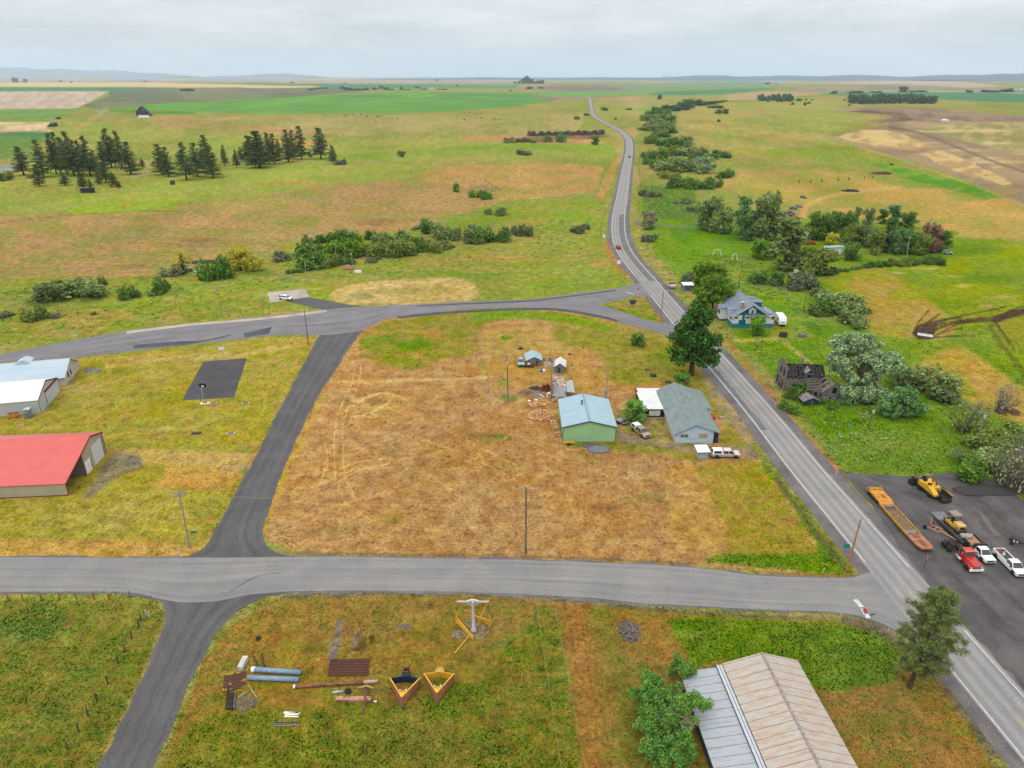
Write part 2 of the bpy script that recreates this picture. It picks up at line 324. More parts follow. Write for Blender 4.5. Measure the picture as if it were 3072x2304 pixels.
for k in range(42):
    blob(random.uniform(-10, 950), random.uniform(455, 590), random.uniform(20, 80), random.uniform(3, 9), random.choice([(172, 148, 92), (190, 152, 102), (164, 132, 84), (152, 148, 78), (150, 120, 78)]), a=.75, soft=.8, rag=.6)
paint([(140, 461), (150, 448), (200, 440), (384, 430), (386, 455), (300, 459)], (146, 178, 42), (150, 168, 60), '2', 1.5, 2)
blob(540, 440, 140, 16, (172, 158, 88), a=.7)
line([(0, 482), (150, 463), (300, 456), (387, 455)], 1.3, (118, 110, 52), a=.7)
line([(386, 432), (387, 455)], 1.2, (110, 130, 40), a=.6)
blob(620, 395, 70, 4, (188, 140, 84), a=.8); blob(240, 428, 230, 9, (164, 174, 62), a=.6)
# creek meadow left of the highway
paint(curve([(X0, 618), (180, 600), (400, 588), (560, 560), (640, 520), (900, 498), (1000, 470), (1100, 438), (1310, 430), (1300, 520), (1330, 560), (1350, 610), (1250, 640), (1030, 650), (700, 668), (440, 697), (160, 735), (X0, 765)]), (138, 156, 56), (152, 152, 66), '1', 4, 5)
for k in range(46):
    x = random.uniform(-5, 700); y = 620 + random.uniform(0, 95) - x * .07
    blob(x, y, random.uniform(12, 60), random.uniform(3, 9), random.choice([(112, 136, 48), (150, 166, 54), (168, 150, 70), (96, 124, 50), (172, 182, 88)]), a=.7, soft=.8, rag=.7)
paint([(X0, 690), (300, 668), (560, 640), (640, 655), (440, 690), (160, 728), (X0, 758)], (160, 146, 62), (136, 152, 50), '1', 6, 8)
for x, y, rx, ry, c in ((1130, 560, 90, 8, (186, 150, 86)), (1290, 570, 30, 10, (188, 150, 84)), (1020, 562, 70, 5, (180, 150, 84)), (930, 545, 60, 6, (166, 156, 72)), (1240, 470, 80, 14, (132, 160, 46)), (1200, 590, 120, 12, (148, 162, 66)),
                        (960, 592, 100, 9, (122, 152, 40)), (1070, 600, 60, 14, (116, 150, 40)), (1000, 470, 70, 12, (130, 158, 56)), (1180, 520, 110, 14, (156, 160, 74)), (1290, 620, 60, 8, (132, 158, 40)), (690, 597, 60, 8, (110, 145, 44)), (620, 600, 30, 10, (86, 132, 56)), (830, 590, 60, 6, (104, 148, 34))):
    blob(x, y, rx, ry, c, a=.8, soft=.8)
paint([(1000, 652), (1250, 632), (1350, 612), (1370, 618), (1250, 640), (1010, 657)], (136, 160, 40), None, '1', 2, 3)
paint(curve([(712, 648), (716, 632), (760, 615), (850, 604), (960, 599), (1010, 606), (1032, 628), (1026, 645), (960, 655), (860, 659), (770, 660)]), (206, 178, 112), (190, 170, 100), '2', 1.5, 2)
blob(880, 628, 90, 11, (168, 160, 84), a=.75, soft=.9); blob(780, 640, 40, 8, (170, 150, 108), a=.7)
for k in range(4): line(curve([(730 + k * 6, 650 - k * 2), (780, 622 + k * 2), (940, 603 + k * 3), (1005 - k * 4, 612 + k * 3), (1022 - k * 6, 640 - k)]), 1.2, (222, 196, 136), soft=1, a=.6)
line(curve([(572, 690), (568, 660), (588, 650)]), 2.2, (110, 95, 80), a=.8); line(curve([(582, 690), (580, 662), (600, 648)]), 2.2, (110, 95, 80), a=.8)
blob(665, 648, 16, 8, (176, 128, 84), a=.8)
# tracks by the pines
line(curve([(285, 382), (318, 372), (322, 362), (310, 350)]), 7, (184, 170, 130), soft=2, a=.8); line([(60, 390), (95, 370)], 5, (186, 178, 130), soft=2, a=.7)
line(curve([(160, 300), (120, 320), (60, 345)]), 4, (186, 172, 110), soft=2, a=.5); line(curve([(230, 236), (180, 270), (150, 300), (110, 340)]), 10, (172, 162, 92), soft=4, a=.6)
paint([(X0, 358), (40, 358), (36, 372), (X0, 374)], (150, 158, 172), None, '1', 1)
blob(330, 340, 200, 6, (112, 150, 62), a=.7)
# rocky cut
paint(curve([(1088, 300), (1130, 296), (1200, 288), (1290, 290), (1312, 296), (1240, 302), (1180, 306), (1110, 307)]), (132, 104, 84), (106, 88, 76), '2', 1, 2)
blob(1215, 303, 40, 2.5, (196, 166, 112), a=.9); blob(1040, 410, 38, 12, (150, 122, 104), a=.8); blob(1042, 418, 30, 7, (122, 152, 56), a=.9)
# right of the highway: meadows
paint(curve([(1300, 215), (1400, 232), (1380, 280), (1360, 330), (1380, 380), (1372, 420), (1330, 330), (1310, 280), (1280, 230)]), (180, 162, 100), (156, 160, 84), '1', 3, 4)
blob(1420, 238, 50, 8, (140, 168, 86), a=.8)
paint(curve([(1460, 235), (1560, 222), (1800, 218), (1900, 245), (1860, 270), (1800, 290), (1820, 320), (1760, 330), (1600, 330), (1480, 290)]), (158, 164, 82), (170, 160, 90), '1', 4, 6)
for x, y, rx, ry, c in ((1560, 272, 60, 14, (178, 164, 92)), (1660, 292, 70, 7, (190, 158, 94)), (1640, 330, 60, 6, (140, 164, 62)), (1760, 308, 50, 6, (136, 160, 56)), (1740, 380, 140, 12, (196, 152, 88)), (1560, 385, 60, 10, (190, 156, 92)),
                        (1740, 325, 50, 8, (112, 150, 54)), (1850, 345, 90, 14, (134, 158, 60)), (1950, 400, 120, 12, (138, 164, 60)), (1600, 430, 60, 10, (150, 164, 76))): blob(x, y, rx, ry, c, a=.8, soft=.8)
paint(curve([(1470, 330), (1700, 340), (1900, 360), (2212, 470), (X1, 700), (X1, 480), (2212, 430), (1900, 320), (1700, 320)]), (136, 158, 56), (158, 158, 70), '1', 6, 8)
# mottled pasture: dry grass showing through, clumps and hollows
_z = sst(236, 262, OY); _t = sst(.46, .66, fbm(OX / 46, OY / 8, 5, 61)) * _z; _g = sst(.5, .68, fbm(OX / 60 + 9, OY / 11, 5, 62)) * _z; _s = (fbm(OX / 7, OY / 2.6, 3, 63) - .5) * _z
for _w, _c, _k in ((_t, (186, 152, 94), .28), (_g, (126, 148, 52), .4)): GC[:] = GC * (1 - (_w * _k)[..., None]) + np.array(A(*_c)) * (_w * _k)[..., None]
GC *= (1 + _s * .45)[..., None]
# tilled fields, far right
paint(curve([(1790, 296), (1860, 280), (1920, 268), (1870, 262), (1930, 250), (1800, 238), (1870, 232), (1960, 232), (2100, 238), (2300, 250), (X1, 270), (X1, 520), (2300, 450), (2170, 420), (2060, 378), (1940, 340), (1840, 312)]), (172, 148, 116), (150, 132, 108), '1', 1.5, 2)
paint(curve([(1805, 240), (1870, 244), (1930, 252), (1890, 266), (1960, 262), (2010, 252), (1960, 244), (1880, 238)]), (118, 100, 84), (134, 114, 96), '2', 1.2, 2)
paint([(1940, 240), (2100, 244), (2300, 262), (2300, 268), (2120, 264), (1980, 262)], (158, 138, 116), (140, 122, 106), '2', 2, 3)
paint(curve([(1800, 296), (1860, 282), (1930, 284), (2000, 310), (2060, 335), (2180, 390), (2150, 396), (2050, 362), (1980, 330), (1890, 316)]), (214, 188, 130), (186, 156, 112), '2', 1.5, 4)
paint(curve([(1980, 278), (2060, 268), (2212, 262), (2300, 270), (2300, 330), (2150, 320), (2060, 300)]), (156, 150, 98), (184, 168, 116), '2', 3, 5)
for k in range(34):
    x = random.uniform(1960, 2260); y = 272 + random.uniform(0, 110)
    if y > 290 + (x - 1900) * .42: continue
    blob(x, y, random.uniform(15, 60), random.uniform(1.5, 4), random.choice([(216, 194, 140), (132, 114, 94), (158, 148, 96), (206, 176, 124)]), a=.7, soft=.8, rag=.7)
line(curve([(1920, 275), (1990, 288), (2060, 315), (2150, 350), (2240, 380)]), 4, (122, 104, 90), soft=2, a=.8)
line(curve([(1800, 297), (1850, 315), (1960, 350), (2060, 385), (2170, 428), (2280, 460)]), 2, (196, 176, 110), soft=1, a=.7)
paint(curve([(1860, 345), (2000, 375), (2100, 400), (2212, 455), (2212, 470), (2100, 425), (1980, 395)]), (96, 148, 44), (124, 160, 56), '2', 3, 4)
# right pasture, tan shoulders and bright meadow
paint(curve([(1500, 400), (1680, 380), (1800, 370), (2212, 440), (X1, 640), (X1, 560), (2212, 520), (1980, 480), (1900, 460), (1700, 440)]), (186, 158, 84), (160, 156, 74), '1', 5, 8)
for k in range(18): blob(random.uniform(1700, 2230), 400 + random.uniform(0, 90), random.uniform(20, 70), random.uniform(3, 8), random.choice([(196, 152, 84), (206, 160, 92), (148, 154, 66), (172, 150, 76)]), a=.7, soft=.8)
line(curve([(1735, 470), (1740, 445), (1790, 425), (1860, 412), (1940, 405)]), 6, (206, 170, 106), soft=3, a=.8); line(curve([(1733, 470), (1738, 450)]), 14, (200, 160, 100), soft=3, a=.7)
paint(curve([(1372, 430), (1500, 440), (1700, 470), (1800, 470), (2060, 500), (2212, 520), (X1, 560), (X1, 1100), (2212, 1000), (1960, 830), (1700, 700), (1560, 660), (1480, 620), (1420, 560)]), (118, 148, 34), (136, 156, 44), '1', 6, 8)
paint(curve([(1376, 405), (1480, 410), (1520, 470), (1620, 520), (1560, 560), (1480, 560), (1420, 520)]), (112, 152, 30), (98, 140, 34), '1', 6, 6)
paint(curve([(1770, 600), (1850, 575), (2000, 568), (2212, 520), (2400, 560), (2400, 760), (2212, 720), (2060, 720), (1900, 700), (1830, 650)]), (148, 160, 30), (128, 152, 34), '1', 5, 6)
paint(curve([(1840, 585), (1900, 580), (2000, 640), (2060, 720), (1900, 720), (1840, 660)]), (158, 156, 40), (176, 150, 72), '1', 6, 6)
for x, y, rx, ry, c in ((1880, 620, 60, 14, (180, 150, 74)), (1985, 700, 40, 14, (176, 156, 70)), (2000, 580, 40, 3, (196, 176, 100)), (1940, 590, 20, 3, (190, 170, 130)), (2080, 617, 20, 4, (214, 190, 110)), (2060, 596, 22, 3, (200, 172, 96)), (2170, 640, 30, 4, (196, 172, 104)), (2130, 660, 16, 4, (196, 170, 100)),
                        (2150, 600, 80, 12, (104, 138, 34)), (2040, 545, 120, 12, (108, 144, 30)), (2120, 540, 60, 10, (94, 128, 34)), (2170, 690, 50, 16, (128, 146, 36))): blob(x, y, rx, ry, c, a=.75, soft=.8)
paint(curve([(1960, 790), (2060, 750), (2130, 780), (2230, 860), (2330, 960), (2330, 900), (2212, 760), (2150, 700), (2230, 690), (2400, 800), (2400, 1010), (2230, 950), (2080, 860)]), (176, 156, 66), (150, 152, 48), '1', 6, 8)
paint(curve([(2030, 760), (2090, 770), (2212, 850), (2300, 930), (2212, 930), (2130, 870)]), (190, 152, 76), (176, 156, 70), '2', 8, 8)
# churned dirt tracks
paint(curve([('B4', 1275, 1100), ('B4', 1330, 1040), ('B4', 1420, 1000), ('B4', 1460, 1010), ('B4', 1500, 1030), ('B4', 1480, 1070), ('B4', 1460, 1120), ('B4', 1420, 1160), ('B4', 1330, 1150)]), (92, 72, 58), (74, 58, 48), '2', 1.2, 3)
for q in ([(1420, 915), (1340, 1010), (1310, 1070)], [(1510, 945), (1420, 1010), (1330, 1080)], [(2060, 885), (1850, 930), (1650, 970), (1420, 1040)], [(2160, 925), (1950, 970), (1750, 990), (1560, 1050), (1420, 1100)], [(2130, 960), (1950, 1000), (1700, 1020), (1500, 1110)], [(2210, 880), (2120, 910), (1990, 980), (2000, 1050), (2080, 1150), (2130, 1240)], [(1400, 1150), (1600, 1130), (1800, 1125)], [(1320, 1120), (1480, 1040), (1700, 1000), (1960, 985)], [(1420, 1120), (1500, 1060), (1640, 1020), (1800, 1010)], [(1340, 1090), (1440, 1020), (1560, 990), (1700, 975)], [(1480, 1120), (1600, 1080), (1700, 1060)], [(2000, 1050), (2040, 1110), (2090, 1200)], [(2160, 925), (2220, 900)], [(2140, 960), (2220, 950)]):
    line(curve([('B4', *p) for p in q]), 3.2, (96, 76, 58), (80, 66, 52), soft=1.5, a=.85, rag=1.5)
line(curve([(2150, 690), (2180, 680), (2230, 665)]), 12, (88, 70, 58), soft=3, rag=3); line(curve([(2140, 705), (2160, 740), (2200, 790), (2230, 830)]), 8, (110, 104, 50), soft=3, a=.7, rag=3)
# strip beside the highway, right side
paint(curve([(1385, 440), (1420, 520), (1460, 590), (1520, 650), (1600, 730), (1700, 850), (1800, 980), (1820, 1030), (2100, 1030), (2212, 1080), (2400, 1200), (2400, 1000), (2060, 860), (1880, 720), (1640, 640), (1500, 560)]), (108, 146, 30), (124, 152, 40), '1', 6, 6)
for k in range(70):
    t = random.random(); x = 1500 + t * 560; y = 560 + t * 420 + random.uniform(-90, 100)
    if y > 640 + (x - 1500) * 1.12 or y < 560: continue
    blob(x, y, random.uniform(10, 40), random.uniform(4, 10), random.choice([(90, 128, 28), (126, 160, 36), (146, 164, 62), (78, 116, 30), (160, 160, 86)]), a=.65, soft=.8, rag=.7)
blob(1690, 640, 70, 18, (128, 156, 30), a=.8); blob(1860, 960, 120, 30, (124, 150, 48), (142, 158, 76), '2', a=.7); blob(1950, 985, 60, 20, (112, 146, 36), a=.8)
paint([(1555, 655), (1700, 690), (1710, 730), (1560, 690)], (138, 142, 40), None, '1', 3, 4)
paint(curve([(1575, 735), (1620, 742), (1690, 745), (1720, 760), (1680, 768), (1600, 758)]), (118, 148, 24), None, '1', 2, 2)
line(curve([(1590, 737), (1650, 733), (1690, 737), (1720, 760), (1770, 800)]), 7, (186, 174, 84), soft=3, a=.7); line(curve([(1580, 765), (1600, 800), (1640, 850)]), 10, (168, 168, 60), soft=4, a=.6)
line(curve([(1545, 715), (1590, 760), (1690, 880), (1790, 1010)]), 6, (182, 124, 70), soft=4, a=.75, rag=3)
line(curve([(1372, 470), (1384, 520), (1410, 560), (1450, 600), (1500, 640)]), 5, (176, 150, 84), soft=4, a=.6, rag=3)
line(curve([(1375, 485), (1400, 484), (1500, 492)]), 3, (140, 132, 130), a=.7)
line(curve([(1372, 480), (1395, 487)]), 6, (120, 120, 124), a=.7)
paint([(1540, 640), (1580, 650), (1575, 690), (1540, 690)], (170, 140, 104), (150, 120, 90), '2', 2, 3)
# ---- the lots between the roads
LOT = [(770, 716), (830, 690), (900, 678), (1130, 666), (1230, 670), (1320, 692), (1450, 735), (1540, 790), (1640, 990), (1760, 1140), (1850, 1235), (1700, 1238), (1400, 1216), (900, 1203), (640, 1193), (575, 1165), (575, 1110), (600, 1040), (640, 950), (690, 850), (730, 790)]
paint(LOT, DRY, (192, 154, 98), '2', 3, 2)
for k in range(80):
    x = random.uniform(610, 1560); y = random.uniform(790, 1180)
    blob(x, y, random.uniform(14, 70), random.uniform(5, 16), random.choice([(168, 124, 70), (196, 152, 92), (174, 136, 78), (150, 130, 62), (186, 136, 82), (158, 116, 66)]), a=.6, soft=.8, rag=.7)
paint(curve([(770, 745), (800, 712), (860, 690), (960, 676), (1130, 672), (1040, 710), (1030, 760), (960, 775), (890, 800), (820, 785), (780, 765)]), (140, 144, 44), (166, 144, 64), '2', 5, 6)
blob(900, 745, 44, 14, (106, 142, 26), a=.9); blob(820, 735, 44, 9, (124, 148, 30), a=.9); blob(960, 700, 60, 12, (146, 138, 58), a=.8); blob(930, 715, 40, 8, (176, 136, 70), a=.8); blob(850, 780, 40, 6, (132, 146, 40), a=.7)
line(curve([(1030, 680), (1120, 678), (1230, 690), (1330, 715)]), 16, (118, 156, 26), soft=8, a=.9, rag=4)
line(curve([(1130, 674), (1240, 680), (1330, 704), (1420, 728)]), 8, (146, 146, 50), soft=4, a=.6)
paint(curve([(1043, 712), (1120, 706), (1260, 716), (1300, 740), (1230, 760), (1100, 770), (1042, 830), (1052, 864), (1066, 866), (1040, 862), (1036, 780)]), (190, 156, 86), (176, 152, 78), '2', 3, 4)
paint(curve([(1190, 700), (1330, 716), (1440, 735), (1530, 800), (1560, 860), (1600, 930), (1640, 985), (1560, 960), (1560, 900), (1440, 830), (1330, 830), (1290, 760), (1200, 735)]), (142, 142, 46), (160, 146, 60), '2', 6, 6)
paint([(1060, 770), (1260, 760), (1310, 830), (1240, 850), (1160, 830), (1060, 840)], (192, 150, 78), (182, 144, 74), '2', 6, 6)
blob(1450, 770, 60, 26, (124, 140, 36), a=.8); blob(1280, 740, 70, 10, (150, 146, 54), a=.8)
paint([(1340, 880), (1400, 880), (1440, 900), (1470, 945), (1540, 960), (1520, 975), (1440, 965), (1330, 940)], (176, 150, 88), (150, 146, 58), '2', 4, 4)
paint(curve([(1330, 925), (1400, 950), (1480, 962), (1600, 965), (1640, 985), (1560, 985), (1450, 972), (1340, 960)]), (148, 132, 116), (164, 140, 112), '2', 3, 4)
line(curve([(1240, 955), (1330, 962), (1420, 972), (1510, 990)]), 14, (128, 140, 40), (158, 142, 60), '2', soft=6, a=.9, rag=4)
paint(curve([(1480, 1012), (1560, 1000), (1640, 1000), (1700, 1080), (1770, 1185), (1830, 1235), (1700, 1225), (1540, 1212), (1570, 1180), (1545, 1100)]), (152, 146, 44), (172, 142, 62), '2', 6, 8)
paint(curve([(1430, 1010), (1500, 1010), (1550, 1090), (1560, 1170), (1500, 1205), (1450, 1150)]), (186, 144, 72), (200, 158, 88), '2', 10, 8)
paint(curve([(1640, 985), (1700, 1050), (1770, 1140), (1840, 1225), (1830, 1240), (1700, 1232), (1530, 1214), (1560, 1200), (1700, 1196), (1766, 1190), (1740, 1140), (1690, 1060), (1650, 1012)]), (104, 140, 26), (124, 152, 36), '2', 4, 4)
for k in range(26): line([(1530 + k * 7, 1195), (1500 + k * 6.5, 1010 + k * 2)], 3, (178, 160, 78), soft=2, a=.22)
line(curve([(1640, 985), (1740, 1110), (1840, 1225)]), 3, (168, 130, 70), soft=3, a=.6)
blob(1450, 970, 8, 3, (150, 120, 90)); blob(1085, 943, 16, 4, (130, 150, 44)); blob(1085, 825, 14, 8, (134, 140, 60), a=.8); blob(1100, 860, 22, 8, (124, 144, 52), a=.8); blob(1090, 730, 12, 6, (120, 150, 40))
# mower arcs and tyre lines in the dry lot
TRK = (218, 182, 114)
for k in range(9): line(curve([('C2', 800 + k * 30, 700 - k * 6), ('C2', 1080 + k * 16, 690 - k * 22), ('C2', 1310 - k * 26, 610 - k * 8), ('C2', 1270 - k * 22, 530 - k * 3), ('C2', 1120, 490)]), 1.2, TRK, soft=1.2, a=.9, brk=.3)
for k in range(8): line(curve([('C2', 1100, 490), ('C2', 960 - k * 10, 520 + k * 9), ('C2', 850 - k * 12, 560 + k * 15)]), 1.1, TRK, soft=1.2, a=.9, brk=.3)
for k in range(4): line(curve([('C2', 760, 385 + k * 13), ('C2', 1300, 378 + k * 7), ('C2', 1960, 360 + k * 6)]), 1.3, (216, 184, 122), soft=1.2, a=.75)
for q in ([(860, 230), (850, 400), (720, 700), (700, 1000), (710, 1230)], [(920, 260), (900, 420), (780, 720), (770, 960), (790, 1180), (880, 1380)], [(640, 1180), (860, 1080), (1100, 1040)], [(700, 1250), (900, 1140), (1150, 1080)], [(820, 1210), (1000, 1130), (1200, 1110)], [(400, 1180), (640, 1130)], [(1430, 880), (1700, 970), (2000, 1110), (2212, 1220)], [(1850, 920), (2100, 1040), (2212, 1090)], [(1380, 1110), (1560, 1220), (1780, 1382)], [(560, 1280), (640, 1080), (620, 900)], [(380, 1290), (560, 1260), (900, 1110)]):
    line(curve([('C2', *p) for p in q]), 1.9, TRK, soft=1.6, a=.85, brk=.28)
for q in ([(900, 1010), (990, 1100), (1060, 1195)], [(930, 1000), (1010, 1090), (1090, 1200)], [(1010, 960), (1120, 1060), (1300, 1180)], [(1160, 980), (1220, 1060), (1260, 1160)], [(590, 1150), (700, 1100), (860, 1060)], [(730, 1040), (760, 1100), (900, 1160)], [(600, 1080), (740, 1090), (1000, 1090)], [(1240, 980), (1350, 1060), (1480, 1190)], [(640, 1180), (900, 1150), (1200, 1130)]): line(curve(q), 2.4, (210, 170, 104), soft=1.8, a=.65, brk=.34)
for k in range(220): blob(random.uniform(600, 1480), random.uniform(880, 1190), random.uniform(1.5, 6), random.uniform(.8, 2.6), random.choice([(112, 84, 44), (96, 88, 44), (216, 178, 112), (130, 90, 48)]), a=.7)
line(curve([(570, 1150), (610, 1040), (650, 955), (700, 855)]), 9, (176, 160, 52), (196, 150, 72), soft=5, a=.8, rag=3)
line([(640, 1195), (1000, 1200), (1300, 1208), (1500, 1218)], 5, (130, 108, 84), soft=4, a=.7, rag=3)
# left lot
paint([(X0, 790), (200, 772), (400, 750), (600, 728), (682, 730), (660, 780), (600, 890), (545, 1000), (480, 1110), (430, 1195), (X0, 1200)], (160, 154, 50), (172, 152, 64), '2', 3, 3)
for k in range(90):
    x = random.uniform(-5, 640); y = random.uniform(760, 1190)
    if x > 690 - (y - 730) * .55: continue
    blob(x, y, random.uniform(14, 60), random.uniform(4, 11), random.choice([(140, 146, 44), (176, 160, 68), (172, 146, 64), (156, 150, 48), (134, 142, 42), (190, 170, 92)]), a=.6, soft=.8, rag=.7)
line(curve([(230, 790), (330, 775), (440, 772), (540, 762), (660, 735)]), 9, (206, 180, 112), (180, 150, 80), soft=5, a=.7, rag=4)
paint([(240, 965), (470, 972), (640, 985), (500, 1010), (250, 1000)], (190, 162, 90), None, '2', 5, 5); line([(235, 963), (430, 968), (560, 975)], 8, (146, 150, 48), soft=4, a=.7)
paint([(360, 1010), (520, 1010), (500, 1060), (330, 1050)], (196, 154, 78), (184, 150, 76), '2', 8, 8)
paint(curve([(205, 1040), (240, 985), (300, 985), (306, 1010), (260, 1025), (200, 1072), (180, 1072)]), (150, 140, 106), (128, 120, 98), '2', 6, 6); blob(285, 1000, 30, 10, (122, 116, 102), a=.6)
paint([(X0, 1080), (200, 1078), (420, 1060), (420, 1140), (X0, 1170)], (158, 150, 46), (176, 160, 70), '2', 8, 8)
paint([(X0, 1168), (330, 1165), (440, 1185), (430, 1203), (X0, 1203)], (200, 160, 88), (180, 148, 66), '2', 3, 4)
paint(curve([(530, 1003), (560, 1006), (575, 1025), (545, 1033), (515, 1015)]), (136, 132, 134), None, '1', 2, 3); line(curve([(480, 1010), (530, 1010)]), 8, (190, 166, 120), soft=5, a=.7)
line(curve([(672, 740), (620, 850), (555, 970), (490, 1085), (440, 1165)]), 7, (140, 152, 34), (180, 140, 70), soft=4, a=.8, rag=2)
line(curve([(185, 800), (215, 800)]), 8, (134, 132, 134), soft=3); line([(X0, 790), (200, 778), (380, 762)], 4, (196, 172, 96), soft=3, a=.5)
for k in range(7): line([(300 + k * 16, 1160), (350 + k * 15, 1060)], 2.2, (196, 182, 92), soft=2, a=.4)
# south side
paint([(X0, 1288), (330, 1296), (350, 1320), (345, 1365), (300, 1480), (240, 1590), (190, 1720), (X0, 1760)], (118, 132, 42), (140, 130, 50), '2', 4, 6)
for k in range(90):
    x = random.uniform(-5, 330); y = random.uniform(1300, 1680)
    blob(x, y, random.uniform(10, 40), random.uniform(5, 14), random.choice([(96, 124, 40), (142, 128, 52), (120, 138, 38), (150, 144, 58), (108, 130, 40), (134, 122, 48)]), a=.55, soft=.8, rag=.8)
blob(60, 1350, 90, 40, (84, 122, 42), (104, 134, 44), '2', a=.7); line([(X0, 1287), (250, 1290), (320, 1300)], 7, (150, 150, 46), soft=4, a=.7)
line(curve([(345, 1370), (320, 1440), (270, 1550), (220, 1650)]), 12, (160, 126, 84), (176, 140, 84), '2', soft=6, a=.7, rag=5)
S_ = [(600, 1292), (700, 1282), (900, 1280), (1100, 1285), (1300, 1302), (1500, 1322), (1720, 1334), (1900, 1352), (1960, 1400), (2050, 1500), (2140, 1640), (2240, 1800), (300, 1800), (350, 1640), (440, 1430), (500, 1350)]
paint(S_, (160, 128, 58), (140, 128, 50), '2', 3, 3)
for k in range(130):
    x = random.uniform(420, 1390); y = random.uniform(1295, 1660)
    gy = sst(1400, 1560, y)
    blob(x, y, random.uniform(10, 46), random.uniform(6, 18), random.choice([(176, 132, 62), (158, 114, 54), (146, 130, 54), (128, 118, 48)] if random.random() > gy else [(112, 128, 38), (128, 138, 42), (98, 116, 36), (140, 128, 50)]), a=.55, soft=.8, rag=.8)
paint(curve([(340, 1660), (430, 1560), (560, 1530), (660, 1540), (760, 1500), (880, 1520), (1000, 1480), (1060, 1420), (1130, 1350), (1180, 1310), (1225, 1400), (1230, 1700), (330, 1720)]), (118, 132, 36), (140, 128, 48), '2', 14, 14)
for k in range(120):
    x = random.uniform(380, 1220); y = random.uniform(1540, 1670)
    blob(x, y, random.uniform(6, 30), random.uniform(4, 14), random.choice([(90, 116, 32), (132, 146, 40), (112, 126, 36), (150, 140, 58)]), a=.5, soft=.8, rag=.8)
for k in range(40): blob(random.uniform(1020, 1230), random.uniform(1310, 1560), random.uniform(8, 26), random.uniform(5, 12), random.choice([(104, 124, 52), (128, 138, 60), (96, 118, 40), (150, 120, 56)]), a=.6, soft=.8, rag=.8)
blob(1090, 1470, 120, 60, (112, 126, 44), (146, 124, 52), '2', a=.6); blob(960, 1500, 60, 40, (108, 138, 32), a=.6)
line([(1235, 1300), (1262, 1500), (1290, 1720)], 42, (176, 128, 60), (166, 116, 54), soft=18, a=.8, rag=6); line([(1232, 1350), (1245, 1450)], 3, (110, 80, 44), soft=3, a=.6, brk=.4); line([(1258, 1350), (1280, 1500)], 3, (120, 86, 46), soft=3, a=.6, brk=.4)
paint(curve([(1300, 1320), (1345, 1330), (1390, 1340), (1470, 1330), (1470, 1420), (1340, 1420), (1310, 1420)]), (164, 122, 60), (150, 126, 56), '2', 8, 8); line([(1300, 1310), (1340, 1440), (1370, 1600), (1390, 1700)], 30, (124, 128, 40), soft=16, a=.7, rag=6)
paint(curve([(1440, 1335), (1560, 1326), (1720, 1338), (1880, 1356), (1940, 1400), (1930, 1470), (1850, 1500), (1750, 1480), (1640, 1420), (1500, 1440)]), (104, 140, 26), (120, 146, 34), '2', 8, 8)
for k in range(50): blob(random.uniform(1480, 1920), random.uniform(1345, 1470), random.uniform(10, 34), random.uniform(4, 10), random.choice([(84, 122, 24), (128, 156, 40), (150, 164, 64), (96, 130, 28)]), a=.6, soft=.8, rag=.7)
line([(1480, 1331), (1700, 1340), (1850, 1352)], 6, (150, 138, 44), soft=4, a=.6, rag=3)
paint(curve([(1780, 1500), (1900, 1480), (1980, 1500), (2080, 1560), (2150, 1660), (2200, 1760), (1860, 1760)]), (166, 126, 58), (140, 130, 48), '2', 10, 10); blob(1900, 1560, 60, 30, (126, 132, 40), a=.6); blob(2060, 1640, 60, 40, (176, 128, 62), a=.7)
line([(610, 1290), (800, 1283), (1000, 1283), (1200, 1296), (1400, 1314), (1600, 1330), (1800, 1336)], 5, (138, 126, 106), (96, 92, 88), '2', soft=3, a=.8, rag=2.5)
paint(curve([('D2', 1020, 395), ('D2', 1055, 410), ('D2', 1030, 560), ('D2', 990, 690), ('D2', 945, 690), ('D2', 965, 580)]), (124, 118, 114), (146, 128, 100), '2', 2, 2); paint(curve([('D2', 1150, 490), ('D2', 1170, 480), ('D2', 1155, 590), ('D2', 1120, 610)]), (128, 120, 114), None, '2', 2, 2); blob(875, 1353, 16, 6, (130, 122, 112))
blob(785, 1390, 14, 14, (84, 68, 40), a=.8); blob(770, 1402, 22, 6, (70, 56, 36), a=.8); blob(802, 1383, 6, 14, (60, 48, 32), a=.8)
for k in range(260): blob(random.uniform(470, 1390), random.uniform(1295, 1650), random.uniform(1, 4), random.uniform(.8, 2.5), random.choice([(110, 84, 44), (80, 92, 36), (206, 176, 112), (90, 74, 40)]), a=.6)
# verges: reddish dirt and loose gravel beside the pavement
line(curve([('B3', 905, 280), ('B3', 900, 400), ('B3', 960, 520), ('B3', 1060, 640)]), 8, (184, 128, 80), soft=3, a=.8, rag=2); line(curve([('B3', 1240, 850), ('B3', 1300, 950), ('B3', 1340, 1000)]), 9, (176, 122, 96), soft=3, a=.8, rag=2)
line(curve([('C3', 1850, 300), ('C3', 1950, 520), ('C3', 2080, 700), ('C3', 2212, 880)]), 26, (150, 146, 132), (186, 156, 106), '2', soft=8, a=.7, rag=5)
line(curve([('C4', 0, 440), ('C4', 250, 690), ('C4', 480, 950), ('C4', 700, 1170)]), 14, (196, 132, 80), (164, 104, 76), '2', soft=4, a=.85, rag=4)
paint([('C4', 600, 1140), ('C4', 750, 1150), ('C4', 1000, 1180), ('C4', 1000, 1230), ('C4', 700, 1220)], (150, 116, 92), (140, 130, 60), '2', 4, 4)
line([('D4', 0, 590), ('D4', 420, 600), ('D4', 530, 600)], 7, (158, 118, 66), soft=3, a=.7, rag=2); line(curve([('D4', 100, 60), ('D4', 300, 330), ('D4', 470, 540)]), 8, (110, 96, 74), soft=4, a=.7, rag=3)
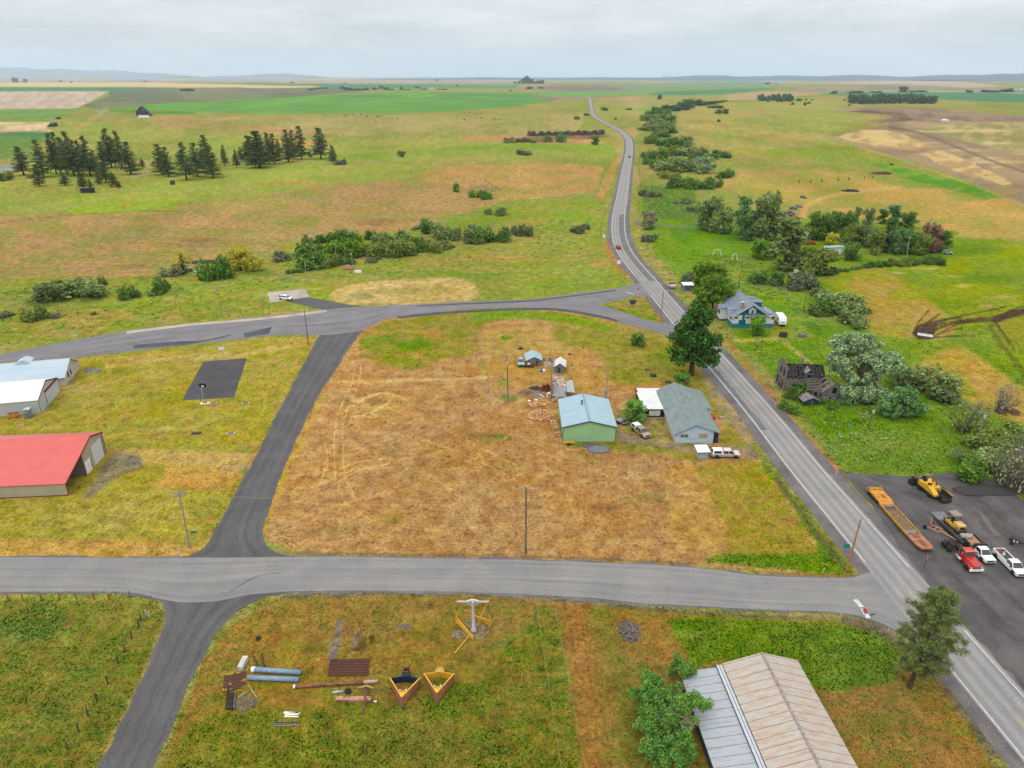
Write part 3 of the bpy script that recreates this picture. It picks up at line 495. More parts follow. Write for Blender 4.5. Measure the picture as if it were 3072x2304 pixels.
line(curve([('D4', 480, 840), ('D4', 600, 880), ('D4', 720, 920), ('D4', 900, 1060), ('D4', 1100, 1300), ('D4', 1300, 1580)]), 16, (140, 122, 96), (112, 104, 96), '2', soft=6, a=.8, rag=4)
paint(curve([(1330, 655), (1388, 642), (1405, 665), (1425, 690), (1400, 690), (1340, 668), (1300, 656)]), (140, 148, 44), (162, 144, 70), '2', 2, 2); line(curve([(1310, 660), (1370, 680), (1420, 692)]), 5, (104, 142, 26), soft=3, a=.8)
# mesh
_sea = (fbm(GX / 14, GY / 14, 3, 90) - .5) * .10 * np.clip(GY / 140, .3, 1.2)
V = np.stack([GX, GY, -np.abs(_sea) - .012 - np.clip((np.hypot(GX, GY) - 500) / 2000, 0, 1) * .05], -1).reshape(-1, 3)
ii = np.arange(NR * NC).reshape(NR, NC); Fq = np.stack([ii[1:, :-1], ii[1:, 1:], ii[:-1, 1:], ii[:-1, :-1]], -1).reshape(-1, 4)
def mesh_np(name, V, Fq, m, parent=None, smooth=True):
    me = bpy.data.meshes.new(name); n = len(V); k = Fq.shape[1]
    me.vertices.add(n); me.vertices.foreach_set('co', np.ascontiguousarray(V, np.float32).ravel())
    me.loops.add(Fq.size); me.loops.foreach_set('vertex_index', np.ascontiguousarray(Fq, np.int32).ravel())
    me.polygons.add(len(Fq)); me.polygons.foreach_set('loop_start', np.arange(0, Fq.size, k, dtype=np.int32))
    me.update(calc_edges=True); me.polygons.foreach_set('use_smooth', np.full(len(Fq), smooth)); me.materials.append(m)
    o = bpy.data.objects.new(name, me); COL.objects.link(o)
    if parent: o.parent = parent
    return o
def ground_mat():
    m = bpy.data.materials.new('grassland'); m.use_nodes = True; t = m.node_tree; p = t.nodes['Principled BSDF']; p.inputs['Roughness'].default_value = 1.0; p.inputs['Specular IOR Level'].default_value = 0
    at = N('ShaderNodeAttribute', t); at.attribute_name = 'cover'; ge = N('ShaderNodeNewGeometry', t)
    def nz(s, det, st=(1, 1, 1), ro=.6):
        mp = N('ShaderNodeMapping', t); mp.inputs['Scale'].default_value = st; t.links.new(ge.outputs['Position'], mp.inputs[0])
        n = N('ShaderNodeTexNoise', t); n.inputs['Scale'].default_value = s; n.inputs['Detail'].default_value = det; n.inputs['Roughness'].default_value = ro; t.links.new(mp.outputs[0], n.inputs['Vector']); return n.outputs[0]
    def mr(x, a, b, c, d):
        n = N('ShaderNodeMapRange', t); t.links.new(x, n.inputs[0])
        for i, v in enumerate((a, b, c, d)): n.inputs[i + 1].default_value = v
        return n.outputs[0]
    fine = nz(1.5, 6, ro=.72); mid = nz(.33, 5, (1, .8, 1)); big = nz(.05, 4); tuft = nz(.9, 3, (1, .6, 1), .5); far = nz(.012, 5, (1, .22, 1))
    v = mth(t, 'MULTIPLY', mr(fine, .3, .7, .6, 1.4), mr(mid, .32, .68, .76, 1.24)); v = mth(t, 'MULTIPLY', v, mr(far, .3, .7, .86, 1.14)); v = mth(t, 'MULTIPLY', v, mr(tuft, .33, .45, .68, 1.0))
    hs = N('ShaderNodeHueSaturation', t); t.links.new(at.outputs['Color'], hs.inputs['Color']); t.links.new(v, hs.inputs['Value'])
    t.links.new(mr(mid, .3, .7, .494, .508), hs.inputs['Hue']); t.links.new(mr(big, .3, .7, .92, 1.07), hs.inputs['Saturation'])
    t.links.new(hs.outputs[0], p.inputs['Base Color'])
    bp = N('ShaderNodeBump', t); bp.inputs['Strength'].default_value = .55; bp.inputs['Distance'].default_value = .35; t.links.new(mth(t, 'ADD', fine, mid), bp.inputs['Height']); t.links.new(bp.outputs[0], p.inputs['Normal'])
    return m
M_GROUND = ground_mat()
ground = struct(mesh_np('ground', V, Fq, M_GROUND))
ca = ground.data.color_attributes.new('cover', 'FLOAT_COLOR', 'POINT'); ca.data.foreach_set('color', np.concatenate([GC.reshape(-1, 3), np.ones((NR * NC, 1))], 1).astype(np.float32).ravel())
def cover_at(x, y):           # image position of a ground point -> painted colour (for grass that takes the colour of its patch)
    t = y * PS + CH * PC if False else None
# ================================================================ roads
def road_mat(name, rgb, rgb2, tracks=.0, streak=(.5, .06), rough=.9, edge=0., grit=1.):
    m = bpy.data.materials.new(name); m.use_nodes = True; t = m.node_tree; p = t.nodes['Principled BSDF']; p.inputs['Roughness'].default_value = rough; p.inputs['Specular IOR Level'].default_value = .1
    uv = N('ShaderNodeUVMap', t); ge = N('ShaderNodeNewGeometry', t); sp = N('ShaderNodeSeparateXYZ', t); t.links.new(uv.outputs[0], sp.inputs[0])
    def nz(src, s, det, st=(1, 1, 1), ro=.6):
        mp = N('ShaderNodeMapping', t); mp.inputs['Scale'].default_value = st; t.links.new(src, mp.inputs[0])
        n = N('ShaderNodeTexNoise', t); n.inputs['Scale'].default_value = s; n.inputs['Detail'].default_value = det; n.inputs['Roughness'].default_value = ro; t.links.new(mp.outputs[0], n.inputs['Vector']); return n.outputs[0]
    def mr(x, a, b, c, d):
        n = N('ShaderNodeMapRange', t); t.links.new(x, n.inputs[0])
        for i, v in enumerate((a, b, c, d)): n.inputs[i + 1].default_value = v
        return n.outputs[0]
    st = nz(uv.outputs[0], 1.0, 5, (14, streak[1], 1)); big = nz(ge.outputs['Position'], .16, 4); fine = nz(ge.outputs['Position'], 3.5, 4, ro=.8)
    f = mth(t, 'ADD', mth(t, 'MULTIPLY', mr(st, .36, .64, 0, 1), streak[0]), mth(t, 'MULTIPLY', mr(big, .38, .62, 0, 1), 1 - streak[0]))
    if tracks:   # wheel paths, four across
        w = mth(t, 'ABSOLUTE', mth(t, 'SINE', mth(t, 'MULTIPLY', sp.outputs[0], math.pi * 4))); f = mth(t, 'ADD', mth(t, 'MULTIPLY', f, 1 - tracks), mth(t, 'MULTIPLY', mth(t, 'POWER', w, 2), tracks))
    mx = N('ShaderNodeMix', t, data_type='RGBA'); t.links.new(f, mx.inputs[0]); mx.inputs[6].default_value = (*rgb, 1); mx.inputs[7].default_value = (*rgb2, 1)
    hs = N('ShaderNodeHueSaturation', t); t.links.new(mx.outputs[2], hs.inputs['Color']); v = mr(fine, .3, .7, 1 - .2 * grit, 1 + .2 * grit)
    if grit > .5:   # fine cracks
        vo = N('ShaderNodeTexVoronoi', t, feature='DISTANCE_TO_EDGE'); vo.inputs['Scale'].default_value = .22; t.links.new(ge.outputs['Position'], vo.inputs['Vector'])
        v = mth(t, 'MULTIPLY', v, mr(vo.outputs['Distance'], 0, .008, .8, 1))
    t.links.new(v, hs.inputs['Value']); t.links.new(hs.outputs[0], p.inputs['Base Color'])
    bp = N('ShaderNodeBump', t); bp.inputs['Strength'].default_value = .3; bp.inputs['Distance'].default_value = .04; t.links.new(fine, bp.inputs['Height']); t.links.new(bp.outputs[0], p.inputs['Normal'])
    return m
M_HWY = road_mat('highway asphalt', A(172, 172, 173), A(140, 141, 144), .5); M_ROAD = road_mat('old asphalt', A(162, 162, 162), A(134, 134, 137), .15, (.6, .03)); M_DARKAS = road_mat('dark asphalt', A(152, 151, 156), A(118, 118, 125), .2, (.6, .03))
M_LANE = road_mat('gravel lane', A(114, 114, 117), A(88, 88, 91), .25, (.5, .03), grit=1.6); M_YARD = road_mat('gravel yard', A(118, 115, 116), A(78, 77, 80), 0, (.45, .03), grit=1.8); M_SHO = road_mat('shoulder gravel', A(136, 132, 132), A(104, 102, 105), 0, (.3, .1), grit=1.8)
M_TAR = road_mat('fresh tar', A(82, 85, 95), A(98, 101, 110), 0, (.3, .1)); M_PATCH = road_mat('seal coat', A(128, 132, 136), A(112, 116, 121), 0, (.5, .06)); M_COURT = road_mat('court asphalt', A(94, 95, 101), A(82, 83, 88), 0, (.2, .1)); M_CONC = road_mat('old concrete', A(206, 196, 184), A(176, 164, 156), 0, (.2, .2))
M_LINE = mat('white road paint', A(236, 238, 240), .7, A(205, 207, 208), 1.5); M_YLINE = mat('yellow road paint', A(232, 188, 84), .7, A(206, 168, 90), 1.5)
def resample(pts, n):
    pts = np.array(pts, float); s = np.concatenate([[0], np.cumsum(np.hypot(*np.diff(pts, axis=0).T))]); q = np.linspace(0, s[-1], n)
    return np.stack([np.interp(q, s, pts[:, 0]), np.interp(q, s, pts[:, 1])], 1), s[-1]
def opx(pts): k = ZN['O'][2]; return [(x * k, y * k) for x, y in pts_of(pts)]
def wl(pts): return [GP(x, y) for x, y in opx(pts)]
def ribbon(name, L, Rr, z, m, n=120, across=6, rag=.0, seed=0):
    """sheet between two edge lines of world points"""
    a, la = resample(L, n); b, lb = resample(Rr, n); s = np.linspace(0, (la + lb) / 2, n)
    if rag:
        w = (b - a) / np.maximum(np.hypot(*(b - a).T), .01)[:, None]
        a = a + w * ((fbm(s * .35, s * 0, 3, 300 + seed) - .5) * 2 * rag)[:, None]; b = b + w * ((fbm(s * .35, s * 0 + 5, 3, 310 + seed) - .5) * 2 * rag)[:, None]
    V = []; UV = []
    for j in range(across + 1):
        t = j / across; q = a * (1 - t) + b * t; V.append(np.concatenate([q, np.full((n, 1), z)], 1)); UV.append(np.stack([np.full(n, t), s], 1))
    V = np.concatenate(V); UV = np.concatenate(UV); k = np.arange(n * (across + 1)).reshape(across + 1, n)
    F = np.stack([k[:-1, :-1], k[1:, :-1], k[1:, 1:], k[:-1, 1:]], -1).reshape(-1, 4)
    e1 = V[F[0, 1]] - V[F[0, 0]]; e2 = V[F[0, 3]] - V[F[0, 0]]
    if e1[0] * e2[1] - e1[1] * e2[0] < 0: F = F[:, ::-1]
    o = mesh_np(name, V, F, m); uv = o.data.uv_layers.new(name='UVMap'); uv.data.foreach_set('uv', UV[F.ravel()].astype(np.float32).ravel())
    return struct(o)
def cur_w(pts, n=12): return wl(curve(pts, n))
# highway: white edge lines read off the photograph
_hl = [(1763, 292.9), (1764, 302), (1767.6, 331), (1773, 346), (1800, 366), (1847, 390), (1871, 411), (1879, 432), (1875, 468), (1861.7, 522.5), (1847, 600), (1837, 654), (1834.5, 697.6), (1842.6, 741), (1861.7, 779), (1912.3, 838.7), (1952, 887.5), (2012, 962), (2119, 1096), (2250, 1250), (2362, 1400), (2440, 1499), (2593.5, 1689), (2779, 1926), (3072, 2284), (3330, 2600)]
_hr = [(1773, 291.8), (1776.7, 305), (1781, 326), (1789, 345), (1814.6, 363), (1861.7, 387), (1886, 404), (1896, 421), (1898, 450), (1892.4, 511.7), (1881, 600), (1874, 647), (1877, 701), (1890.6, 741), (1926.8, 791.7), (1970, 842), (2031.6, 914.6), (2152, 1047), (2250, 1155), (2460, 1400), (2547, 1497), (2741, 1715), (2907, 1899), (3072, 2084), (3420, 2472)]
def hedge(p, n=300):
    c = curve([(x / ZN['O'][2], y / ZN['O'][2]) for x, y in p], 14); c = np.array(c) * ZN['O'][2]
    ys = np.linspace(0, 1, n) ** 1.6 * (c[-1, 1] - c[0, 1]) + c[0, 1]; return ys, np.interp(ys, c[:, 1], c[:, 0])
_ys, _xl = hedge(_hl); _xr = np.interp(_ys, *[q for q in hedge(_hr, 900)])
HL = np.array([GP(x, y) for x, y in zip(_xl, _ys)]); HR = np.array([GP(x, y) for x, y in zip(_xr, _ys)])
_c = (HL + HR) / 2; _t = np.gradient(_c, axis=0); _t /= np.hypot(*_t.T)[:, None]; _n = np.stack([-_t[:, 1], _t[:, 0]], 1)
_wd = np.abs(((HR - HL) * _n).sum(1)) / 2; _wd = np.clip(_wd, 3.0, 3.7); _sg = np.sign(((HR - HL) * _n).sum(1).mean())
def off(d0): return _c + _n * (_sg * d0)
HC, HN, HSG, HW = _c, _n, _sg, _wd
ribbon('shoulder', off(-6.0), off(6.3), .006, M_SHO, 420, 6, .5, 1)
highway = ribbon('highway', off(-3.75), off(3.95), .034, M_HWY, 420, 8, .08, 2)
_yi = lambda v: int(np.argmin(np.abs(_ys - v)))
ribbon('seal_patch', off(.3)[_yi(640):_yi(850)], off(3.2)[_yi(640):_yi(850)], .040, M_PATCH, 160, 3, .2, 3); ribbon('seal_patch', off(-3.1)[_yi(1085):_yi(1300)], off(-1.7)[_yi(1085):_yi(1300)], .040, M_PATCH, 120, 3, .5, 31)
def lines_on(name, segs, w, m, z=.046):
    mb = MB()
    for pts in segs:
        pts = [Vector((*p, z)) for p in pts]
        for i in range(len(pts)):
            d = (pts[min(i + 1, len(pts) - 1)] - pts[max(i - 1, 0)]).normalized(); nn = Vector((-d.y, d.x, 0)) * w / 2
            mb.v += [tuple(pts[i] - nn), tuple(pts[i] + nn)]
            if i: k = len(mb.v); mb.f.append((k - 4, k - 2, k - 1, k - 3))
    return struct(mb.build(name, m))
def y_of(full): return int(np.argmin(np.abs(_ys - full)))
_L, _R = off(-3.35), off(3.35)
lines_on('edge_line', [_L[:y_of(839)], _L[y_of(888):y_of(1000)], _L[y_of(1000):y_of(1690)], _L[y_of(1915):], _R[:y_of(1716)], _R[y_of(1895):]], .17, M_LINE)
# yellow centre dashes
_cs = np.concatenate([[0], np.cumsum(np.hypot(*np.diff(HC, axis=0).T))]); segs = []
s0 = _cs[-1] - 4
while s0 > _cs[-1] - 560:
    q = np.linspace(s0 - 3.2, s0, 4); segs.append(np.stack([np.interp(q, _cs, HC[:, 0]), np.interp(q, _cs, HC[:, 1])], 1)); s0 -= 12.2
segs.append(HC[y_of(745):y_of(850)] + HN[y_of(745):y_of(850)] * .12)
lines_on('centre_line', segs, .16, M_YLINE)
# cross road
_N = [('D1', -500, 428), ('D1', 0, 430), ('D1', 800, 436), ('D1', 1300, 432), (700, 1203), (900, 1206), (1100, 1209), (1300, 1216), (1500, 1226), ('D4', 0, 600), ('D4', 300, 611), ('D4', 470, 612), ('D4', 530, 608), ('D4', 640, 585), ('D4', 830, 660)]
_S = [('D1', -500, 630), ('D1', 0, 633), ('D1', 700, 633), ('D1', 900, 668), ('D1', 1050, 692), ('D1', 1250, 688), ('D1', 1420, 655), ('D2', 400, 203), ('D2', 800, 180), ('D2', 1500, 178), ('D3', 0, 194), ('D3', 600, 225), ('D3', 1000, 262), ('D3', 1500, 293), ('D4', 0, 786), ('D4', 460, 806), ('D4', 680, 862), ('D4', 800, 925), ('D4', 960, 1020)]
ribbon('verge_gravel', cur_w([(x, y - 3) for x, y in pts_of(_N)]), cur_w([(x, y + 5) for x, y in pts_of(_S)]), .004, M_SHO, 200, 3, .7, 4)
cross_road = ribbon('cross_road', cur_w(_N), cur_w(_S), .022, M_ROAD, 260, 8, .12, 5)
# gravel lanes
_LW = [(690, 722), (672, 756), (640, 815), (600, 890), (545, 1000), (500, 1080), (470, 1135), (445, 1180), (405, 1203)]
_LE = [(785, 712), (745, 765), (722, 805), (690, 850), (640, 950), (603, 1040), (578, 1110), (567, 1150), (590, 1190), (660, 1206)]
ribbon('gravel_lane', cur_w(_LW), cur_w(_LE), .012, M_LANE, 160, 8, .35, 6)
ribbon('south_lane', cur_w([(300, 1288), (352, 1305), (352, 1360), (322, 1430), (285, 1510), (245, 1590), (205, 1680), (180, 1760)]), cur_w([(620, 1280), (545, 1300), (480, 1350), (445, 1410), (405, 1490), (370, 1570), (335, 1659), (310, 1740)]), .010, M_LANE, 140, 8, .4, 7)
# upper road, its two legs and the turn-in to the pad
_UN = [(-160, 785), (0, 765), (160, 735), (290, 712), (440, 697), (600, 680), (710, 668), (800, 662), (900, 657), (1000, 652), (1150, 645), (1250, 632), (1330, 622), (1375, 612), (1400, 596)]
_US = [(-160, 806), (0, 785), (200, 768), (400, 746), (600, 724), (690, 724), (780, 714), (830, 691), (900, 680), (1000, 668), (1130, 664), (1230, 668), (1300, 656), (1390, 638), (1440, 655)]
ribbon('upper_road', cur_w(_UN), cur_w(_US), .018, M_DARKAS, 260, 8, .2, 8)
ribbon('road_leg', cur_w([(1130, 652), (1230, 652), (1300, 660), (1350, 676), (1400, 692), (1470, 706)]), cur_w([(1130, 665), (1230, 669), (1320, 691), (1380, 708), (1440, 723), (1500, 745)]), .026, M_DARKAS, 100, 6, .1, 9)
ribbon('turn_in', cur_w([(655, 640), (700, 648), (780, 661), (900, 659)]), cur_w([(620, 652), (660, 660), (690, 667), (760, 676)]), .014, M_LANE, 60, 4, .3, 10)
ribbon('concrete_kerb', cur_w([(272, 716), (400, 700), (520, 690), (600, 682), (705, 669)]), cur_w([(275, 721), (402, 705), (522, 695), (602, 687), (707, 674)]), .03, M_CONC, 80, 2, .15, 11)
ribbon('tar_patch', cur_w([(855, 684), (950, 674), (1080, 667), (1200, 666), (1300, 682), (1335, 692)]), cur_w([(862, 688), (955, 679), (1085, 671), (1200, 671), (1298, 687), (1333, 696)]), .030, M_TAR, 80, 2, .1, 12)
ribbon('tar_strip', cur_w([(900, 660), (1000, 655), (1150, 648), (1250, 636), (1330, 626)]), cur_w([(900, 662), (1000, 658), (1150, 651), (1250, 639), (1330, 629)]), .030, M_TAR, 80, 2, .1, 13)
ribbon('tar_repair', cur_w([(525, 720), (555, 714), (588, 706)]), cur_w([(530, 729), (560, 724), (580, 722)]), .031, M_TAR, 20, 2, .2, 14)
ribbon('tar_seam', cur_w([(290, 745), (380, 738), (440, 735), (500, 722)]), cur_w([(288, 753), (385, 746), (440, 738), (500, 724)]), .031, M_TAR, 40, 2, .3, 15)
lines_on('stop_bar', [wl([('F4', 285, 725), ('F4', 460, 775)])], .5, M_LINE); lines_on('stop_bar', [wl([('F5', 700, 820), ('F5', 790, 910), ('F5', 880, 1010)]), wl([('F5', 900, 1050), ('F5', 1035, 1290)])], .75, M_LINE)
# tyre marks on the cross road
lines_on('tyre_mark', [cur_w([('D2', 190, 210), ('D2', 290, 140), ('D2', 420, 75), ('D2', 600, 48)]), cur_w([('D2', 210, 200), ('D2', 310, 130), ('D2', 440, 62), ('D2', 600, 44)])], .14, mat('rubber mark', A(128, 128, 128), .9), .0265)
# gravel yard, court, pad
def sheet(name, pts, z, m, rag=.4, seed=0):
    c = curve(pts + [pts[0]], 8)[:-1] if rag else pts_of(pts); w = wl(c); cx = sum(p[0] for p in w) / len(w); cy_ = sum(p[1] for p in w) / len(w); V = [(cx, cy_, z)]
    for i, p in enumerate(w):
        d = 1 + rag * .08 * (random.random() - .5); V.append((cx + (p[0] - cx) * d, cy_ + (p[1] - cy_) * d, z))
    n = len(w); me = bpy.data.meshes.new(name); me.from_pydata(V, [], [(0, 1 + i, 1 + (i + 1) % n) for i in range(n)]); me.materials.append(m); uv = me.uv_layers.new(name='UVMap')
    for l in me.loops: q = V[l.vertex_index]; uv.data[l.index].uv = (q[0] / 8, q[1])
    bm = bmesh.new(); bm.from_mesh(me); bmesh.ops.recalc_face_normals(bm, faces=bm.faces)
    if bm.faces[0].normal.z < 0: bmesh.ops.reverse_faces(bm, faces=bm.faces)
    bm.to_mesh(me); bm.free(); o = bpy.data.objects.new(name, me); COL.objects.link(o); return struct(o)
yard = ribbon('gravel_yard', cur_w([(1812, 1012), (1880, 1090), (1950, 1190), (2020, 1280), (2120, 1390), (2240, 1520), (2330, 1640)]), cur_w([(1830, 1022), (1960, 1028), (2080, 1022), (2160, 1045), (2240, 1100), (2420, 1200), (2700, 1400)]), .008, M_YARD, 140, 14, .6, 20)
ribbon('gravel_drift', cur_w([('E4', 1190, 220), ('E4', 1300, 420), ('E4', 1540, 740)]), cur_w([('E4', 1230, 210), ('E4', 1420, 440), ('E4', 1640, 740)]), .014, road_mat('pale gravel', A(136, 128, 118), A(106, 102, 98), 0, (.8, .05), grit=1.6), 40, 3, .5, 21)
ribbon('gravel_drift', cur_w([('E4', 960, 180), ('E4', 1080, 330), ('E4', 1240, 570)]), cur_w([('E4', 985, 180), ('E4', 1110, 330), ('E4', 1290, 590)]), .014, bpy.data.materials['pale gravel'], 40, 2, .5, 22)
court = ribbon('ball_court', wl([('F8', 430, 150), ('F8', 40, 870)]), wl([('F8', 1230, 90), ('F8', 1000, 810)]), .012, M_COURT, 30, 8, .12, 23)
ribbon('concrete_pad', wl([('F3', 230, 375), ('F3', 300, 690)]), wl([('F3', 1360, 265), ('F3', 1490, 510)]), .02, M_CONC, 12, 6, .1, 24)
def onwall(B,ang,k,x,y):
    """where the ray through a photo pixel meets the vertical plane through B: (distance along, height)"""
    px,py=P(k,x,y);u=(px-1536)/CF;v=(py-1152)/CF;rx,ry,rz=u,PC-v*PS,-(PS+v*PC)
    dx,dy=math.cos(R(ang)),math.sin(R(ang));s=(B[0]*ry-B[1]*rx)/(dy*rx-dx*ry)
    t=(B[0]+s*dx)/rx if abs(rx)>abs(ry)else(B[1]+s*dy)/ry
    return s,CH+t*rz
def bmat(name,c,c2=None,**k):return mat(name,A(*c),k.pop('rough',.6),A(*c2)if c2 else None,**k)
M_TRIMW=bmat('white trim',(228,230,232),(214,218,222));M_TRIMR=bmat('dark red trim',(140,50,62),(120,42,52));M_FRAME=M_TRIMW
def window(root,x0,x1,z0,z1,y=0.,name='window',fm=None,pm=None,side=None,bars=1):
    """frame proud of the wall plane y (facing -y); side=(x, sign) puts it on a wall facing +-x with x0..x1 along y"""
    f=MB();t=.09;o=.05
    def bx(m,a0,c0,a1,c1,d0,d1):
        if side:m.box(side[0]+side[1]*d0,a0,c0,side[0]+side[1]*d1,a1,c1)
        else:m.box(a0,y-d1,c0,a1,y-d0,c1)
    bx(f,x0,z0,x1,z0+t,.004,o);bx(f,x0,z1-t,x1,z1,.004,o);bx(f,x0,z0+t,x0+t,z1-t,.004,o);bx(f,x1-t,z0+t,x1,z1-t,.004,o)
    if bars:
        if x1-x0>z1-z0:c=(x0+x1)/2;bx(f,c-.03,z0+t,c+.03,z1-t,.004,o)
        else:c=(z0+z1)/2;bx(f,x0+t,c-.03,x1-t,c+.03,.004,o)
    fo=f.build(name,fm or M_FRAME,root);p=MB();bx(p,x0+t,z0+t,x1-t,z1-t,.002,.022);p.build('pane',pm or M_GLASS,fo);return fo
def door(root,x0,x1,z1,y,m,name='door',z0=.02,seams=0):
    d=MB().box(x0,y-.06,z0,x1,y-.003,z1)
    for i in range(seams):zz_=z0+(z1-z0)*(i+1)/(seams+1);d.box(x0,y-.075,zz_-.02,x1,y-.06,zz_+.02)
    d=d.build(name,m,root);MB().box(x1-.22,y-.12,z0+1.0,x1-.12,y-.061,z0+1.12).build('handle',M_DARK,d);return d
def shed(root,prof,D,wm,rm,over=(.3,.3),th=.1,front=True,trim=None,y0=0.,base=0.,sides=(1,1)):
    """walls under a roof line prof [(x, z)...] facing -y, roof extruded D metres along +y"""
    x0,x1=prof[0][0],prof[-1][0];w=MB();t=.12
    poly=[(x0,base)]+list(prof)+[(x1,base)]
    if front:w.prism([(x,y0,z)for x,z in poly],(0,t,0))
    w.prism([(x,y0+D-t,z)for x,z in poly],(0,t,0))
    if sides[0]:w.box(x0,y0+t,base,x0+t,y0+D-t,prof[0][1]-.02)
    if sides[1]:w.box(x1-t,y0+t,base,x1,y0+D-t,prof[-1][1]-.02)
    wall=w.build('wall',wm,root)
    r=MB();pr=[list(p)for p in prof]
    a=(Vector(pr[1])-Vector(pr[0])).normalized();pr[0]=list(Vector(pr[0])-a*over[0]);b=(Vector(pr[-1])-Vector(pr[-2])).normalized();pr[-1]=list(Vector(pr[-1])+b*over[0])
    for p,q in zip(pr,pr[1:]):r.prism([(p[0],y0-over[1],p[1]+.01),(q[0],y0-over[1],q[1]+.01),(q[0],y0-over[1],q[1]+th),(p[0],y0-over[1],p[1]+th)],(0,D+2*over[1],0))
    roof=r.build('roof',rm,root)
    if trim:
        for yy in(y0-over[1]-.03,y0+D+over[1]+.03):
            m=MB();e=.15;m.prism([(p[0],yy-.03,p[1]+th/2-e)for p in pr]+[(p[0],yy-.03,p[1]+th/2+e)for p in pr[::-1]],(0,.06,0));m.build('roof_trim',trim,root)
    return wall,roof
def root_at(name,label,cat,B,ang):return thing(name,label,cat,(B[0],B[1],0),R(ang))
B=(11.5,142.35);o=root_at('metal_garage','green metal garage with a wide pale blue gable roof beside the firewood heap','garage',B,.3)
M_BROOF=bmat('pale blue metal roof',(172,206,222),(164,196,214),scale=.6,rough=.45,corr=('y',.45),bump=.25)
shed(o,[(0,3.67),(5.85,5.15),(11.9,3.7)],14.8,bmat('green metal siding',(174,224,164),(166,214,160),scale=.5,corr=('x',.45),bump=.2),M_BROOF,(.25,.25),trim=bmat('slate blue trim',(92,118,134)))
MB().box(-.03,-.03,0,.1,.09,3.6).box(11.8,-.03,0,11.93,.09,3.65).build('corner_trim',MATS['slate blue trim'],o)
v=MB().tube((5.0,9.2,4.8),(5.0,9.2,5.9),.16).lathe([(.001,1.25),(.26,1.1),(.26,1.02),(.001,1.0)],10,(5.0,9.2,4.9)).build('stove_pipe',M_BLACK,o);MB().box(5.65,9.8,5.16,6.05,14.9,5.32).box(5.65,-.26,5.16,6.05,9.8,5.3).build('ridge_cap',bmat('ridge cap',(150,184,200)),o)
B=(36.8,141.7);o=root_at('siding_house','single-storey house with pale blue siding and green-grey shingle roof by the highway','house',B,0)
M_SHING=bmat('green grey shingles',(148,166,166),(124,142,144),scale=.9,stretch=(1.2,.4,1),rough=.9,detail=6,lo=.32,hi=.68,bump=.4);M_SIDE=bmat('pale blue siding',(178,212,240),(226,240,250),scale=.8,stretch=(.25,.25,5),detail=5)
M_WSIDE=bmat('white siding',(226,230,234),(210,216,224),scale=1)
w=MB();ZR=lambda x:4.62-.36*(x-4.24)if x>4.24 else 4.62-.52*(4.24-x)
w.prism([(0,0,.0),(0,0,ZR(0)),(4.24,0,4.6),(8.5,0,ZR(8.5)),(8.5,0,0)],(0,.12,0)).box(8.4,.12,0,8.5,13.2,2.9);w.prism([(0,23.2,0),(0,23.2,ZR(0)),(4.24,23.2,4.6),(11.2,23.2,ZR(11.2)),(11.2,23.2,0)],(0,-.12,0)).box(8.5,13.2,0,11.2,13.32,2.05).box(11.1,13.32,0,11.2,23.08,2.1);w.build('wall',M_SIDE,o)
MB().box(0,.12,0,.12,23.08,ZR(0)-.03).build('side_wall',M_WSIDE,o)
r=MB();e0=-.35;r.prism([(e0,-.3,ZR(e0)),(4.24,-.3,4.63),(4.24,-.3,4.78),(e0,-.3,ZR(e0)+.15)],(0,23.9,0));e1=10.0;r.prism([(4.24,-.3,4.63),(e1,-.3,ZR(e1)),(e1,-.3,ZR(e1)+.15),(4.24,-.3,4.78)],(0,13.3,0));e2=11.7;r.prism([(4.24,13,4.63),(e2,13,ZR(e2)),(e2,13,ZR(e2)+.15),(4.24,13,4.78)],(0,10.6,0));r.build('roof',M_SHING,o)
MB().beam((e0,-.33,ZR(e0)+.05),(4.24,-.33,4.66),.05,.24).beam((4.24,-.33,4.66),(e1,-.33,ZR(e1)+.05),.05,.24).beam((9.0,12.96,ZR(9.0)+.05),(e2,12.96,ZR(e2)+.05),.05,.24).build('fascia',bmat('fascia',(150,186,206)),o)
MB().beam((e0-.03,-.3,ZR(e0)+.03),(e0-.03,23.6,ZR(e0)+.03),.05,.2).build('gutter',M_TRIMW,o)
window(o,.96,2.86,1.35,2.3,0.,pm=bmat('curtained glass',(128,136,128),(96,104,100)));window(o,5.2,7.1,1.25,2.45,0.,fm=bmat('cream trim',(216,206,190)),pm=bmat('cream board',(204,186,164)),bars=0)
MB().box(8.52,.7,0,9.8,.8,2.5).box(9.7,.8,0,9.8,3.0,2.4).box(8.52,.0,.0,9.8,.68,.12).build('porch_screen',bmat('dark blue porch',(52,66,82)),o)
window(o,8.75,9.4,.75,1.65,13.2,bars=0);MB().tube((4.6,16.6,4.3),(4.6,16.6,5.15),.13).build('roof_vent',M_CHROME,o);MB().tube((4.0,11,4.5),(4.0,11,6.4),.03).tube((3.5,11,6.3),(4.5,11,6.3),.02).build('antenna',M_DARK,o)
cp=MB().box(-5.3,12.3,2.52,-.37,22.2,2.66).box(-4.9,22.2,2.4,1.2,25.1,2.5).build('flat_roof',bmat('white flat roof',(246,248,250),(228,234,240),scale=.5),o)
MB().box(-5.0,12.6,.35,-.06,12.72,2.5).box(-5.0,12.72,0,-4.9,24.8,2.4).box(-4.9,24.7,0,0,24.8,2.3).build('carport_wall',bmat('black boards',(44,40,40),(30,28,28)),o);MB().box(-5.1,12.5,0,-.06,12.58,.35).build('footing',M_CONC,o)
MB().box(-3.75,12.5,.75,-2.45,12.59,2.1).box(-2.38,12.5,.75,-1.08,12.59,2.1).build('white_panel',M_TRIMW,o)
